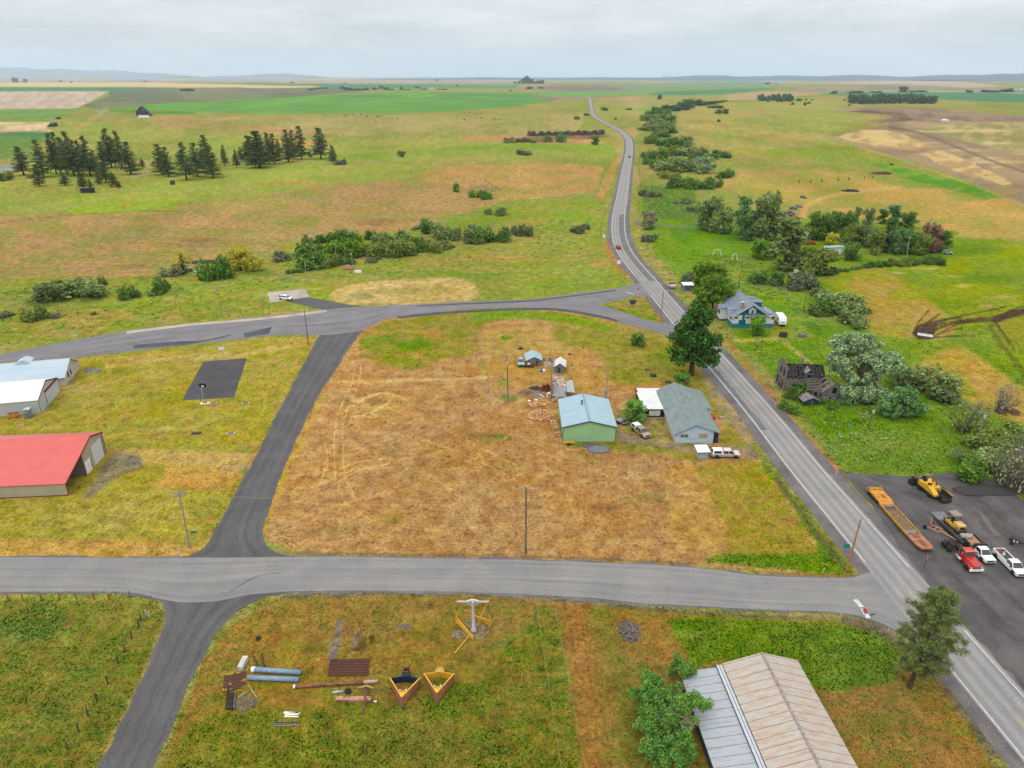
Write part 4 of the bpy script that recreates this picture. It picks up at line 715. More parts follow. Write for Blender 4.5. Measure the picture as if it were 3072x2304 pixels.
MB().box(-5.33,22.1,2.2,-5.2,25.2,2.75).build('roof_edge',M_TRIMR,o)
B=(-87.6,119.9);o=root_at('red_roof_barn','tan pole barn with a broad red metal roof and an open bay','barn',B,94.9)
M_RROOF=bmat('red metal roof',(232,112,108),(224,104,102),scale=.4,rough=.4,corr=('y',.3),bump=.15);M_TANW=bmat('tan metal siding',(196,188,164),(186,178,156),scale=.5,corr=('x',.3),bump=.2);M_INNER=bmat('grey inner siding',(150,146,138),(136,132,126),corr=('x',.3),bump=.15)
pr=[(0,2.75),(12.35,6.66),(17.2,5.1)]
shed(o,pr,26,bmat('tan side siding',(196,188,164),(186,178,156),scale=.5,corr=('y',.3),bump=.2),M_RROOF,(.2,.2),front=False,trim=M_TRIMR)
zt=lambda x:2.75+x*.3166 if x<12.35 else 6.66-(x-12.35)*.3216
MB().prism([(7.67,0,0),(7.67,0,zt(7.67)),(12.35,0,6.66),(17.2,0,5.1),(17.2,0,0)],(0,.12,0)).build('gable_wall',M_TANW,o);MB().box(0,.0,0,.3,.12,2.75).build('corner_post',M_TANW,o)
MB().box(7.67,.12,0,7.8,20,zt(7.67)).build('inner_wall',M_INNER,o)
MB().box(7.55,-.08,0,7.75,.0,zt(7.67)).box(-.06,-.08,0,.12,-.001,2.75).box(17.1,-.08,0,17.28,-.001,5.0).box(-.08,0,0,-.001,26,.16).box(-.06,-.05,2.6,-.001,26,2.78).build('trim',M_TRIMR,o)
door(o,11.7,16.2,4.45,0,bmat('white overhead door',(232,234,238),(222,226,230)),'overhead_door',seams=4);MB().box(16.2,-.09,0,16.45,-.002,4.5).build('door_post',M_TRIMR,o)
door(o,8.15,10.4,2.75,0,M_WHITE,'double_door');MB().box(9.25,-.075,.05,9.31,-.062,2.7).box(10.5,-.07,0,10.68,-.002,2.4).build('door_frame',bmat('grey frame',(140,136,126)),o)
B=(-115.7,157.3);o=root_at('white_shop','white metal shop with dark red trim and tall sliding door','workshop',B,103.2)
M_WMET=bmat('white metal siding',(214,222,230),(204,212,222),scale=.5,corr=('x',.3),bump=.15);M_WMS=bmat('white metal side',(206,214,220),(196,206,214),scale=.5,corr=('y',.3),bump=.15)
shed(o,[(0,3.45),(6.6,5.9),(13.5,3.75)],30,M_WMS,bmat('white metal roof',(250,250,250),(246,247,248),corr=('y',.3),bump=.1),(.15,.15),trim=M_TRIMR)
MB().box(-.05,-.06,0,.1,-.002,3.4).box(13.4,-.06,0,13.55,-.002,3.7).box(4.6,-.26,3.55,13.4,-.05,3.95).build('trim',M_TRIMR,o);MB().box(4.7,-.16,.05,13.2,-.04,3.55).build('sliding_door',M_WMET,o)
MB().prism([(4.9,-.03,3.95),(6.6,-.03,5.7),(12.6,-.03,3.98)],(0,.028,0)).build('gable_panel',bmat('cream panel',(214,210,186),(204,212,218)),o)
B=(-119.5,174.8);o=root_at('long_building','long cream hall with a pale blue-grey metal roof beside the upper road','building',B,104.2)
shed(o,[(-.9,2.6),(5.5,5.4),(11.6,2.6)],44,bmat('cream stucco',(222,214,204),(208,200,190),scale=1),bmat('sky blue metal roof',(188,212,232),(202,220,236),scale=.5,stretch=(1,.3,1),corr=('y',.4),bump=.15),(.5,.4),trim=M_TRIMW)
for a,b in((2.1,2.5),(2.7,3.1),(4.4,5.2)):window(o,a,b,1.1,2.6,0,bars=0,fm=bmat('brown frame',(90,72,60)))
MB().prism([(4.6,9.2,5.15),(7.5,9.2,5.15),(7.5,12.6,5.15),(4.6,12.6,5.15)],(0,0,.25)).prism([(5.0,9.2,5.4),(5.0,12.6,5.4),(5.0,10.9,6.1)],(3.6,0,0)).build('roof_gable',MATS['sky blue metal roof'],o);MB().box(2.2,-.9,.02,4.4,-.41,.2).build('doorstep',bmat('pink paving',(206,160,140)),o);MB().tube((8.2,-.05,3.0),(8.2,-.3,3.05),.1).build('wall_lamp',M_DARK,o)
o=thing('portable_toilet','grey portable toilet cabin standing by the white shop wall','toilet',(-117.2,154.9,0),R(10));M_PT=bmat('grey plastic',(146,156,168),(134,146,158),rough=.5)
MB().box(-.6,-.6,.1,.6,.6,2.2).build('cabin',M_PT,o,bevel=.03);MB().prism([(-.68,-.68,2.2),(.68,-.68,2.2),(.68,-.68,2.28),(0,-.68,2.42),(-.68,-.68,2.28)],(0,1.36,0)).build('roof',bmat('pale plastic roof',(226,232,238)),o);MB().box(-.45,-.64,.2,.45,-.602,2.0).build('door',bmat('grey plastic door',(132,142,156)),o);MB().box(-.3,-.68,1.5,.3,-.645,1.85).build('sign',bmat('sign sheet',(206,214,224)),o);MB().box(-.7,-.65,0,.7,.65,.1).build('skid',M_DARK,o)
o=thing('board_panel','orange-stained plank panel leaning on the white shop','panel',(-120.6,154.4,0),R(12));p=MB()
for i in range(7):p.beam((-1.05+i*.35,0,.02),(-1.05+i*.35,.35,1.35),.33,.04,(0,1,0))
p.build('boards',bmat('orange boards',(226,140,62),(190,104,44),scale=2,stretch=(3,1,.5)),o);MB().beam((-1.2,-.03,.1),(1.2,.0,.12),.06,.1).beam((-1.2,.28,1.3),(1.2,.28,1.3),.06,.12).beam((.5,-.02,.1),(1.15,.1,.7),.05,.1).build('batten',M_DKWOOD,o)
B=(72.5,222.);o=root_at('blue_bungalow','blue and white bungalow with steep slate-blue gables and teal base across the highway','house',B,0);ow=lambda x,y:onwall(B,0,'E5',x,y)
M_SLATE=bmat('slate blue roof',(142,158,180),(122,138,160),scale=.7,stretch=(.5,1,1),rough=.6,corr=('y',.5),bump=.25);M_TEAL=bmat('teal boards',(36,122,146),(28,104,128),scale=1);M_TEALB=bmat('bright teal base',(46,146,190),(36,126,166),scale=1.2);M_BWH=bmat('white house boards',(246,252,255),(236,244,252),scale=1)
e=4.0;ap=7.9;wx=11.5;cxm=5.85
MB().box(-.02,-.02,0,13.4,.1,1.35).box(-.02,.1,0,.1,12,1.35).box(13.3,.1,0,13.4,12,1.35).build('base',M_TEALB,o);MB().box(0,0,1.35,13.4,.12,4.3).box(0,.12,1.35,.12,15.9,4.0).box(13.28,.12,1.35,13.4,12,4.2).box(.12,15.8,0,13.3,15.9,4).build('wall',M_BWH,o)
MB().prism([(.2,-.04,4.3),(cxm,-.04,ap-.15),(wx,-.04,4.3)],(0,.12,0)).box(2.9,-.05,1.35,3.75,-.001,4.5).box(1.9,-.06,1.0,4.2,-.002,2.6).build('gable',M_TEAL,o)
r=MB()
for a,b,za,zb in((-.6,cxm,e-.35,ap),(cxm,wx+.6,ap,e-.35)):r.prism([(a,-.7,za),(b,-.7,zb),(b,-.7,zb+.16),(a,-.7,za+.16)],(0,17.2,0))
r.prism([(wx-.4,.2,4.55),(14.1,.2,4.15),(14.1,.2,4.3),(wx-.4,.2,4.75)],(0,7.5,0));r.build('roof',M_SLATE,o)
MB().beam((-.62,-.73,e-.3),(cxm,-.73,ap+.05),.06,.32).beam((cxm,-.73,ap+.05),(wx+.62,-.73,e-.3),.06,.32).beam((-.64,-.7,e-.3),(-.64,16.4,e-.3),.06,.22).build('bargeboard',M_TRIMW,o)
for n_,(x0,y0,x1,y1)in enumerate(((595,830,680,890),(890,825,975,885),(1370,820,1455,895),(1605,815,1695,915))):
    a=ow(x0,y0);b=ow(x1,y1);window(o,a[0],b[0],b[1],a[1],0)
g2=MB().box(4.8,-.55,5.0,6.9,-.05,6.1).prism([(4.8,-.55,6.1),(5.85,-.55,6.75),(6.9,-.55,6.1)],(0,.5,0)).build('bay',M_BWH,o);window(o,5.3,6.4,4.95,6.15,-.55);MB().prism([(4.6,-.8,6.05),(5.85,-.8,6.85),(7.1,-.8,6.05),(7.1,-.8,6.2),(5.85,-.8,7.0),(4.6,-.8,6.2)],(0,.75,0)).build('bay_roof',M_TRIMW,o)
MB().prism([(4.6,-1.3,4.0),(4.6,-1.3,4.1),(4.6,-.06,4.8),(4.6,-.06,4.7)],(4.0,0,0)).build('awning',bmat('grey awning',(122,136,158)),o)
ch=MB().box(2.5,1.0,5.2,3.4,1.8,8.1).build('chimney',bmat('yellow brick',(206,164,92),(176,132,70),scale=3),o);MB().box(2.4,.9,8.1,3.5,1.9,8.35).build('chimney_cap',M_TRIMW,ch)
for nm,x0,x1,y0,y1,z0 in(('dormer',-.9,2.2,3.0,6.4,5.2),('dormer',-2.6,1.0,6.8,11,4.6)):
    d=MB().box(x0+.5,y0,3.9,x1,y1,z0-.12).build(nm,M_BWH,o);MB().prism([(x0,y0-.3,z0-.2),(x1+.8,y0-.3,z0+.1),(x1+.8,y0-.3,z0+.24),(x0,y0-.3,z0-.06)],(0,y1-y0+.6,0)).build('dormer_roof',M_SLATE,d)
for x0,x1,y0,y1,z0 in((8.2,12.6,9.5,12.6,5.7),(9.0,11.6,14.0,16.2,5.7)):
    d=MB().box(x0,y0,3.5,x1-.5,y1,z0-.12).build('dormer',M_TEAL,o);MB().prism([(x0-.6,y0-.3,z0+.2),(x1,y0-.3,z0-.1),(x1,y0-.3,z0+.05),(x0-.6,y0-.3,z0+.35)],(0,y1-y0+.6,0)).build('dormer_roof',M_SLATE,d)
window(o,1.4,3.6,1.9,3.5,side=(0,-1),fm=M_TRIMW,pm=bmat('porch glass',(60,96,104)))
pch=MB().box(-2.2,7.0,.6,0,10.8,3.9).build('sun_porch',M_BWH,o);window(o,7.4,10.4,2.0,3.5,side=(-2.2,-1),pm=MATS['porch glass'])
door(o,6.0,7.0,2.9,-.02,M_TEALB,'door',.4)
B=(71.4,170.4);o=root_at('abandoned_house','derelict two-storey house of grey boards with a burnt sagging roof','house',B,0);o.rotation_euler=(R(1.2),R(2.5),0)
M_CHAR=mat('charred shingles',(.012,.011,.012),.95,(.038,.033,.032),2.2,stretch=(1,2,2),detail=6,bump=.5)
w=MB().box(0,0,0,8.6,.14,3.8).box(0,6.3,0,10.6,6.44,4.4).box(10.5,.14,0,10.6,6.3,3.6).build('wall',M_GREYW,o)
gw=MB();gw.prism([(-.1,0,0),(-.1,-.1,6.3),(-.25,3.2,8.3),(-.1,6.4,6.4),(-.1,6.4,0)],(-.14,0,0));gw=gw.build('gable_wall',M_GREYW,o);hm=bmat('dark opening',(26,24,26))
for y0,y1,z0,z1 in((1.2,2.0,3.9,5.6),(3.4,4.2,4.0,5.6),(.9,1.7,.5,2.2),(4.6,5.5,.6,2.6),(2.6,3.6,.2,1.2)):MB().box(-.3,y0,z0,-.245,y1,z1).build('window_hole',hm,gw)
bm_=MB();[bm_.beam((-.28,a,b),(-.3,c,d),.05,.16)for a,b,c,d in((.6,3.4,3.8,1.6),(.8,2.8,4.2,.9),(1.4,6.2,5.2,3.1),(2.4,3.4,5.6,1.4))];bm_.build('fallen_board',bmat('brown boards',(126,96,76),(150,126,106)),gw)
r=MB()
for i in range(15):
    x=.1+i*.68;sag=.25*math.sin(i*.7)-.0;[r.prism([(x+random.uniform(-.05,.05),-.15+3.35*j/5,3.75+2.85*j/5+sag*.2),(x+.64,-.15+3.35*j/5,3.75+2.85*j/5),(x+.64,.5+3.35*j/5,4.3+2.85*j/5+sag*.3),(x,.5+3.35*j/5,4.3+2.85*j/5+sag*.3)],(0,0,.09))for j in range(5)if random.random()>.28];r.prism([(x,3.2,6.6),(x+.64,3.2,6.6),(x+.64,6.5,4.4),(x,6.5,4.4)],(0,0,.09))
r.build('roof',M_CHAR,o);rr=MB();[rr.beam((.1+i*.9,-.1,3.95),(.1+i*.9,3.2,6.82),.08,.08)for i in range(11)];[rr.beam((.2,.4+i*.55,4.32+i*.47),(10,.4+i*.55,4.32+i*.47),.1,.05)for i in range(6)];rr.build('rafter',mat('old rafters',(.13,.12,.115),.9,(.04,.035,.03),3),o)
MB().box(4.7,3.6,6.2,5.15,4.1,8.3).build('chimney',bmat('grey chimney',(170,170,176),(140,138,140)),o)
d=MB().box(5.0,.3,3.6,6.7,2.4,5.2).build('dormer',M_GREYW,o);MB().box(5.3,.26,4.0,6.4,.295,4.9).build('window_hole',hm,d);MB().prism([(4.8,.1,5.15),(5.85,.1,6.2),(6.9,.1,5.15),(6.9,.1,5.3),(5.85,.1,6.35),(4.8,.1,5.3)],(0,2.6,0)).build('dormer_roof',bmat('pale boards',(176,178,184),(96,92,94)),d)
x0,y0=7.85,-5.2;w=MB().prism([(x0,y0,0),(x0,y0,2.5),(x0+2.6,y0,4.95),(x0+4.7,y0,3.6),(x0+4.7,y0,0)],(0,.14,0)).box(x0+4.58,y0+.14,0,x0+4.7,y0+5,3.4).box(x0,y0+.14,0,x0+.12,0,2.4).build('wing_wall',bmat('silver boards',(158,156,164),(92,86,92),scale=1.2,stretch=(.4,.4,6),detail=6),o)
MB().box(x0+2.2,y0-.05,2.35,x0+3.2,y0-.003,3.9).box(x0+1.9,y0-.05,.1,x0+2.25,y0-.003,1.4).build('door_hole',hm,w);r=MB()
for i in range(8):
    y=y0-.1+i*.68;k=.25*math.sin(i*2.1)
    if i in(3,6):continue
    x0-=random.uniform(-.12,.12);r.prism([(x0-.3,y,2.3),(x0-.3,y+.6,2.3),(x0+2.6,y+.6,4.95+k),(x0+2.6,y,4.95)],(0,0,.08));r.prism([(x0+2.6,y,4.95),(x0+2.6,y+.5,4.95+k),(x0+4.9,y+.5,3.45),(x0+4.9,y,3.45)],(0,0,.08))
r.build('wing_roof',mat('rotten shingles',(.09,.075,.065),.95,(.2,.175,.155),2.5,stretch=(1,3,1),detail=6),o)
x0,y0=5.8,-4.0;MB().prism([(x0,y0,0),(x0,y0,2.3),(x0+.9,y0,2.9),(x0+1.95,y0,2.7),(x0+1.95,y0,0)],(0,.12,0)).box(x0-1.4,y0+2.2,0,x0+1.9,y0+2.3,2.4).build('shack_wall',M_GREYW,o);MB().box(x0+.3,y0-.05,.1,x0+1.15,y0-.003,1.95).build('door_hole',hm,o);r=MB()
for i in range(9):r.beam((x0-1.5+i*.42,y0-.2+(4-i)*.12,2.1+i*.1),(x0-.6+i*.42,y0+3.6,4.1+.1*math.sin(i)),.16,.07)
for i in range(5):r.beam((x0-1.2,y0+.2+i*.75,2.4+i*.42),(x0+2.0,y0+.1+i*.75,2.9+i*.42),.22,.06)
r.build('collapsed_roof',MATS['rotten shingles'],o)
B=(73.7,161.6);o=root_at('green_outhouse','small dark green shed with a silvery board roof beside the derelict house','shed',B,4);shed(o,[(-.5,1.2),(1.6,2.1),(3.5,1.15)],3.0,bmat('dark green boards',(34,84,72),(28,64,58),scale=1.5),bmat('silver board roof',(150,144,150),(116,108,114),scale=1.5,stretch=(1,.2,1)),(.3,.3),sides=(1,1));MB().box(1.3,-.05,.05,2.0,-.003,1.3).build('door',bmat('grey door',(112,104,104)),o)
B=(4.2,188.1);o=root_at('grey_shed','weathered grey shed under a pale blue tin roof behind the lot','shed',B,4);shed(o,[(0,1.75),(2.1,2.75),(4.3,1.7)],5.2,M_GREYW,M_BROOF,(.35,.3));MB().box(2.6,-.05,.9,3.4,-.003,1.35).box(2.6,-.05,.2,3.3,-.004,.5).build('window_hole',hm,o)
B=(12.0,183.2);o=root_at('white_roof_shed','small grey shed with a white gable roof among the garden clutter','shed',B,-6);shed(o,[(0,1.95),(1.35,2.9),(2.75,1.9)],4.6,M_GREYW,bmat('white tin roof',(244,246,248),(226,230,234),corr=('y',.3),bump=.2),(.3,.25));MB().box(.7,-.05,.1,1.5,-.003,1.6).build('door',M_DKWOOD,o)
B=(10.35,164.9);o=root_at('leaning_shed','tilting shed with patchwork tin roof and one tall dark board wall','shed',B,-2)
MB().prism([(0,0,0),(-.15,.2,5.2),(-.45,3.6,8.2),(-.3,7.4,4.4),(-.1,7.6,0)],(-.14,0,0)).build('wall',M_GREYW,o);MB().box(0,.05,0,3.4,.15,1.0).box(3.3,.15,0,3.4,7.4,2.0).build('low_wall',bmat('brown planks',(150,110,76),(120,84,58)),o)
M_TIN=bmat('patchwork tin',(226,216,204),(150,112,92),scale=1.6,stretch=(1,1,1),lo=.46,hi=.52,corr=('x',.25),bump=.3);MB().prism([(0,-.2,1.05),(3.6,-.2,.95),(3.4,2.6,2.5),(0,2.6,2.9)],(0,0,.08)).build('lower_roof',bmat('grey tin',(176,178,182),(150,152,158),corr=('x',.25),bump=.3),o)
MB().prism([(0,2.6,2.9),(3.4,2.6,2.5),(3.1,6.6,3.6),(0,6.6,4.3)],(0,0,.08)).build('roof',M_TIN,o);MB().prism([(3.6,1.6,1.6),(5.8,1.9,1.3),(5.2,6.2,3.0),(3.6,5.4,2.7)],(0,0,.07)).build('loose_tin',bmat('bluish tin',(190,204,216),(170,184,196),corr=('x',.3),bump=.3),o)
B=(40.2,134.4);o=root_at('pump_house','little white pump house with a flat white lid beside the parked pickup','shed',B,0);MB().box(0,0,0,2.1,1.9,1.8).build('wall',bmat('pale blue plaster',(184,202,206),(168,186,190)),o);MB().prism([(-.35,-.4,1.8),(2.45,-.4,1.86),(2.4,2.7,2.0),(-.4,2.7,1.95)],(0,0,.1)).build('roof',M_WHITE,o);MB().tube((.6,-.06,.15),(.6,-.02,.15),.16).build('hatch',M_GALV,o)
B=(66.0,265.6);o=root_at('blue_shed','low blue garden shed with a white roof beside the maples','shed',B,2);MB().box(0,0,0,6.4,3.4,2.1).build('wall',bmat('blue boards',(92,134,168),(80,120,152)),o);MB().prism([(-.15,-.2,2.1),(6.6,-.2,2.1),(6.6,3.6,2.35),(-.15,3.6,2.35)],(0,0,.1)).build('roof',M_WHITE,o);MB().box(-.03,-.03,0,.14,.0,2.08).build('corner_trim',M_TRIMW,o)
o=thing('information_kiosk','small roofed notice board on two white legs on the grass triangle','notice board',(43.3,245.3,0));[MB().box(s*1.0-.07,-.07,0,s*1.0+.07,.07,1.9).build('leg',M_WHITE,o)for s in(-1,1)];MB().box(-1.0,-.05,.7,1.0,.05,1.75).build('board',bmat('blue board',(24,96,120),(130,190,206),scale=2,lo=.55,hi=.6),o);MB().prism([(-1.3,-.8,1.8),(1.3,-.8,1.8),(1.3,0,2.35),(1.3,.8,1.9),(-1.3,.8,1.9),(-1.3,0,2.35)][:3]+[(-1.3,0,2.35)],(0,0,.1)).prism([(-1.3,0,2.35),(1.3,0,2.35),(1.3,.8,1.9),(-1.3,.8,1.9)],(0,0,.1)).build('roof',bmat('dark shingles',(52,44,44)),o)
B=(28.5,72.6);o=root_at('rusty_roof_hall','long hall with rust-streaked corrugated iron roof in the near corner','building',B,0)
def rust_mat(name,a,b,lo,hi):
    m=mat(name,A(*a),.75,A(*b),1.1,stretch=(.5,2.4,1),detail=7,lo=lo,hi=hi,corr=('y',.16),bump=.5);t=m.node_tree;p=t.nodes['Principled BSDF'];co=N('ShaderNodeTexCoord',t);sp=N('ShaderNodeSeparateXYZ',t);t.links.new(co.outputs['Object'],sp.inputs[0])
    fr=mth(t,'FRACT',mth(t,'MULTIPLY',sp.outputs[1],1/1.32));n2=N('ShaderNodeTexNoise',t);n2.inputs['Scale'].default_value=2.2;n2.inputs['Detail'].default_value=4;t.links.new(co.outputs['Object'],n2.inputs['Vector'])
    sm=mth(t,'MULTIPLY',mth(t,'LESS_THAN',fr,.07),mth(t,'MULTIPLY',n2.outputs[0],1.5));src=p.inputs['Base Color'].links[0].from_socket;mx=N('ShaderNodeMix',t,data_type='RGBA');t.links.new(mth(t,'MINIMUM',sm,.9),mx.inputs[0]);t.links.new(src,mx.inputs[6]);mx.inputs[7].default_value=(*A(130,96,78),1);t.links.new(mx.outputs[2],p.inputs['Base Color']);return m
M_RROOF2=rust_mat('rust streaked iron',(204,200,194),(198,164,132),.44,.72);M_IRON=rust_mat('bluish iron sheets',(188,198,210),(164,160,160),.5,.8);MATS['r1']=M_RROOF2
sl=.085
def tr(y):return(y*-.045,0)
H_=22
MB().box(.15,-H_,0,.3,0,3.1).box(9.9,-H_,0,10.05,0,3.1).prism([(.3,0,0),(.3,0,3.1),(5.1,0,4.7),(9.9,0,3.1),(9.9,0,0)],(0,-.14,0)).build('wall',M_GREYW,o)
MB().prism([(-.1,.35,3.15),(5.1,.35,4.82),(5.1,.35,4.9),(-.1,.35,3.23)],(0,-H_,0)).prism([(5.1,.35,4.82),(10.3,.35,3.15),(10.3,.35,3.23),(5.1,.35,4.9)],(0,-H_,0)).build('roof',M_RROOF2,o);MB().beam((5.1,.4,4.93),(5.1,-H_,4.93),.34,.08).build('ridge_cap',bmat('grey ridge',(176,170,166),(140,130,124),scale=2),o)
MB().prism([(-5.9,.1,2.2),(-.75,.1,2.85),(-.75,.1,2.93),(-5.9,.1,2.28)],(0,-H_,0)).build('lean_roof',M_IRON,o);MB().box(-5.6,-H_,0,-5.45,0,2.15).build('lean_wall',bmat('blue grey wall',(74,90,104)),o);MB().box(-.95,.3-H_,2.98,-.15,.3,3.06).build('flashing',bmat('white flashing',(216,226,236),(200,210,222)),o);MB().box(-1.0,.3-H_,2.9,-.955,.31,3.12).box(-.55,.3-H_,3.062,-.5,.31,3.1).build('flashing_edge',M_DARK,o)
o.rotation_euler.z=R(3.2)
o=thing('old_barn','lone dark hip-roofed barn far beyond the pines','barn',(-764,1566,0),R(14));shed(o,[(-11,8),(0,19),(11,8)],20,mat('barn boards',A(78,76,84),.9,A(60,58,66)),mat('barn roof',A(84,78,84),.9,A(66,62,70)),(1.2,.5));MB().box(2,-.4,9.5,4.5,-.05,12.5).build('loft_door',bmat('pale door',(150,150,156)),o);MB().prism([(11,0,5),(17,0,2.6),(17,0,0),(11,0,0)],(0,16,0)).build('lean_to',MATS['barn boards'],o)
o=thing('stock_trailer','small white trailer parked in front of the lone dark barn','trailer',(-712,1465,0),R(8));MB().box(-9,-3,1,9,3,6).build('body',M_WHITE,o);MB().box(-9.2,-3.2,6,9.2,3.2,6.6).build('roof',M_WPAINT,o);[MB().tube((s*4,-3.2,1),(s*4,3.2,1),1,n=12).build('wheel',M_BLACK,o)for s in(-1,1)]
o=thing('mobile_home','mobile home with a green and white roof half hidden among trees','house',(146.5,328.,0),R(-14));shed(o,[(0,2.6),(2.2,3.3),(4.4,2.6)],4.4,bmat('cream home wall',(206,190,176),(230,228,226)),bmat('green home roof',(90,160,146),(196,214,212),scale=.4),(.4,.2));o.scale=(2.6,1.0,1.0)
window(o,.6,1.3,1.1,2.1,0);window(o,2.8,3.6,1.1,2.1,0);door(o,1.9,2.3,2.2,0,M_WHITE)
M_FARW=mat('far white wall',A(228,232,236),.7);M_FARB=mat('far blue roof',A(150,170,190),.7);M_FARD=mat('far grey wall',A(100,108,116),.8)
for i,(k,x,y,w_,h_,m1,m2,lab)in enumerate([('A2',770,325,56,24,M_FARD,M_FARB,'grey farm shed with a pale roof, at the left end of the distant hedgerow'),('A2',1090,322,46,24,M_FARD,M_FARB,'dark farmhouse with a pale roof in the middle of the distant hedgerow'),('A2',1225,328,50,10,M_FARW,M_FARW,'low white farm building beside the darker tree of the hedgerow'),('A2',1385,318,40,14,M_FARD,M_FARB,'small grey farm building between the two white groups'),('A2',1500,325,66,14,M_FARW,M_FARB,'long white farm building at the right end of the hedgerow'),('A2',600,274,36,9,M_FARW,M_FARW,'tiny white farmhouse in the teal field above the hedgerow'),
        ('A3',340,320,46,14,M_FARD,M_FARB,'blue-roofed farm building below the dark conifer grove'),('A3',378,275,24,8,M_FARW,M_FARW,'white hut at the right foot of the dark conifer grove'),('A3',1362,234,20,26,M_FARW,M_FARW,'tall white grain silo on the far plain'),('A3',1400,234,36,14,M_FARW,M_FARW,'white store beside the grain silo on the far plain'),('A3',2100,238,60,16,M_FARD,M_FARB,'grey farm group on the far plain right of the silo'),('A3',1980,254,50,6,M_FARW,M_FARW,'long low white roof on the plain right of the silo'),
        ('A4',205,280,36,20,M_FARW,M_FARW,'white farmhouse at the left end of the pink field'),('A4',185,192,30,6,M_FARW,M_FARW,'white speck of a farm high on the right plain'),('A4',1572,592,46,13,M_WHITE,M_WHITE,'white tank lying alone in the tilled brown field'),('A4',2205,338,30,14,M_FARW,M_FARW,'white building at the right edge by the pale track'),('A1',1770,228,34,9,M_FARW,M_FARW,'white farm on the plain above the left gold strip'),('A1',1960,222,50,6,M_FARW,M_FARW,'long pale roof on the plain near the horizon'),('A1',840,534,40,20,M_FARW,M_FARB,'small white hut left of the lone dark barn')]):
    c=G(k,x,y);sc=math.hypot(c.x,c.y)/CF*_a;o=thing('farm_building',lab,'farm building',c,R((i*37)%20-10));W_=w_*sc;H2=h_*sc*1.0
    shed(o,[(-W_/2,H2*.6),(0,H2),(W_/2,H2*.6)],W_*.6,m1,m2,(.3,.3),th=.3)
def leaf_mat(name,c,c2,isl=.42,trans=.25):
    if name in MATS:return MATS[name]
    m=bpy.data.materials.new(name);m.use_nodes=True;t=m.node_tree;t.nodes.clear();co=N('ShaderNodeTexCoord',t);oi=N('ShaderNodeObjectInfo',t);ge=N('ShaderNodeNewGeometry',t)
    nz=N('ShaderNodeTexNoise',t);nz.inputs['Scale'].default_value=.9;nz.inputs['Detail'].default_value=3;t.links.new(co.outputs['Object'],nz.inputs['Vector'])
    mr=N('ShaderNodeMapRange',t);t.links.new(nz.outputs[0],mr.inputs[0]);mr.inputs[1].default_value=.35;mr.inputs[2].default_value=.65
    mx=N('ShaderNodeMix',t,data_type='RGBA');t.links.new(mr.outputs[0],mx.inputs[0]);mx.inputs[6].default_value=(*A(*c,.82),1);mx.inputs[7].default_value=(*A(*c2,.82),1)
    hs=N('ShaderNodeHueSaturation',t);t.links.new(mx.outputs[2],hs.inputs['Color']);v=mth(t,'ADD',mth(t,'MULTIPLY',ge.outputs['Random Per Island'],2*isl),1-isl)
    t.links.new(mth(t,'MULTIPLY',v,mth(t,'ADD',mth(t,'MULTIPLY',oi.outputs['Random'],.3),.85)),hs.inputs['Value']);t.links.new(mth(t,'ADD',mth(t,'MULTIPLY',ge.outputs['Random Per Island'],.03),.485),hs.inputs['Hue'])
    d=N('ShaderNodeBsdfDiffuse',t);tr=N('ShaderNodeBsdfTranslucent',t);ms_=N('ShaderNodeMixShader',t);ms_.inputs[0].default_value=trans;ou=N('ShaderNodeOutputMaterial',t)
    for n in(d,tr):t.links.new(hs.outputs[0],n.inputs[0])
    t.links.new(d.outputs[0],ms_.inputs[1]);t.links.new(tr.outputs[0],ms_.inputs[2]);t.links.new(ms_.outputs[0],ou.inputs[0]);MATS[name]=m;return m
LK={'dark':((98,128,56),(66,96,44)),'green':((96,128,46),(66,98,38)),'olive':((126,138,66),(92,108,54)),'greygreen':((124,140,86),(92,112,66)),'grey':((118,124,98),(82,94,66)),'silver':((146,166,126),(104,130,88)),
      'bluegreen':((108,144,86),(78,112,66)),'yellow':((180,172,54),(146,148,48)),'bright':((112,150,44),(80,118,36)),'pine':((90,104,66),(60,76,50)),'nearpine':((122,132,76),(80,96,54)),'rust':((132,104,88),(106,92,74)),'bare':((150,142,122),(116,114,88)),'far':((70,96,70),(56,82,60)),'spruce':((70,82,66),(50,62,54)),'maple':((106,132,40),(68,98,32)),'big':((78,116,46),(48,82,34)),'apple':((108,146,64),(74,114,50))}
def leaves(cl,n,size,spread,flat=.0,seed=0,needle=0.):
    """n leaf-sized quads gathered in clumps round the points cl (x, y, z, radius)"""
    g_=np.random.default_rng(seed);cl=np.array(cl,float);w=cl[:,3]**2;idx=g_.choice(len(cl),n,p=w/w.sum())
    d=g_.normal(size=(n,3));d/=np.linalg.norm(d,axis=1)[:,None];r=g_.random(n)**.45
    c=cl[idx,:3]+d*(cl[idx,3]*r*spread)[:,None]*np.array([1,1,1-flat])
    nn=d*.7+g_.normal(size=(n,3))*.6+np.array([0,0,.45]);nn/=np.linalg.norm(nn,axis=1)[:,None]
    a=np.cross(nn,g_.normal(size=(n,3)));a/=np.linalg.norm(a,axis=1)[:,None];b=np.cross(nn,a)
    s=size*(.55+.9*g_.random(n))[:,None];k=needle or .8
    V=np.stack([c-a*s,c-b*s*k*.8+nn*s*.15,c+a*s,c+b*s*k+nn*s*.1],1).reshape(-1,3)
    return V,np.arange(4*n).reshape(-1,4)
def clumps(lobes,per,seed,rc):
    g_=np.random.default_rng(seed);out=[]
    for cx,cy_,cz,rx,ry,rz in lobes:
        for i in range(per):
            d=g_.normal(size=3);d/=np.linalg.norm(d);r=(.35+.65*g_.random()**.6)
            out.append((cx+d[0]*rx*r,cy_+d[1]*ry*r,cz+d[2]*rz*r,rc*(.6+.8*g_.random())))
    return out
PROTO={}
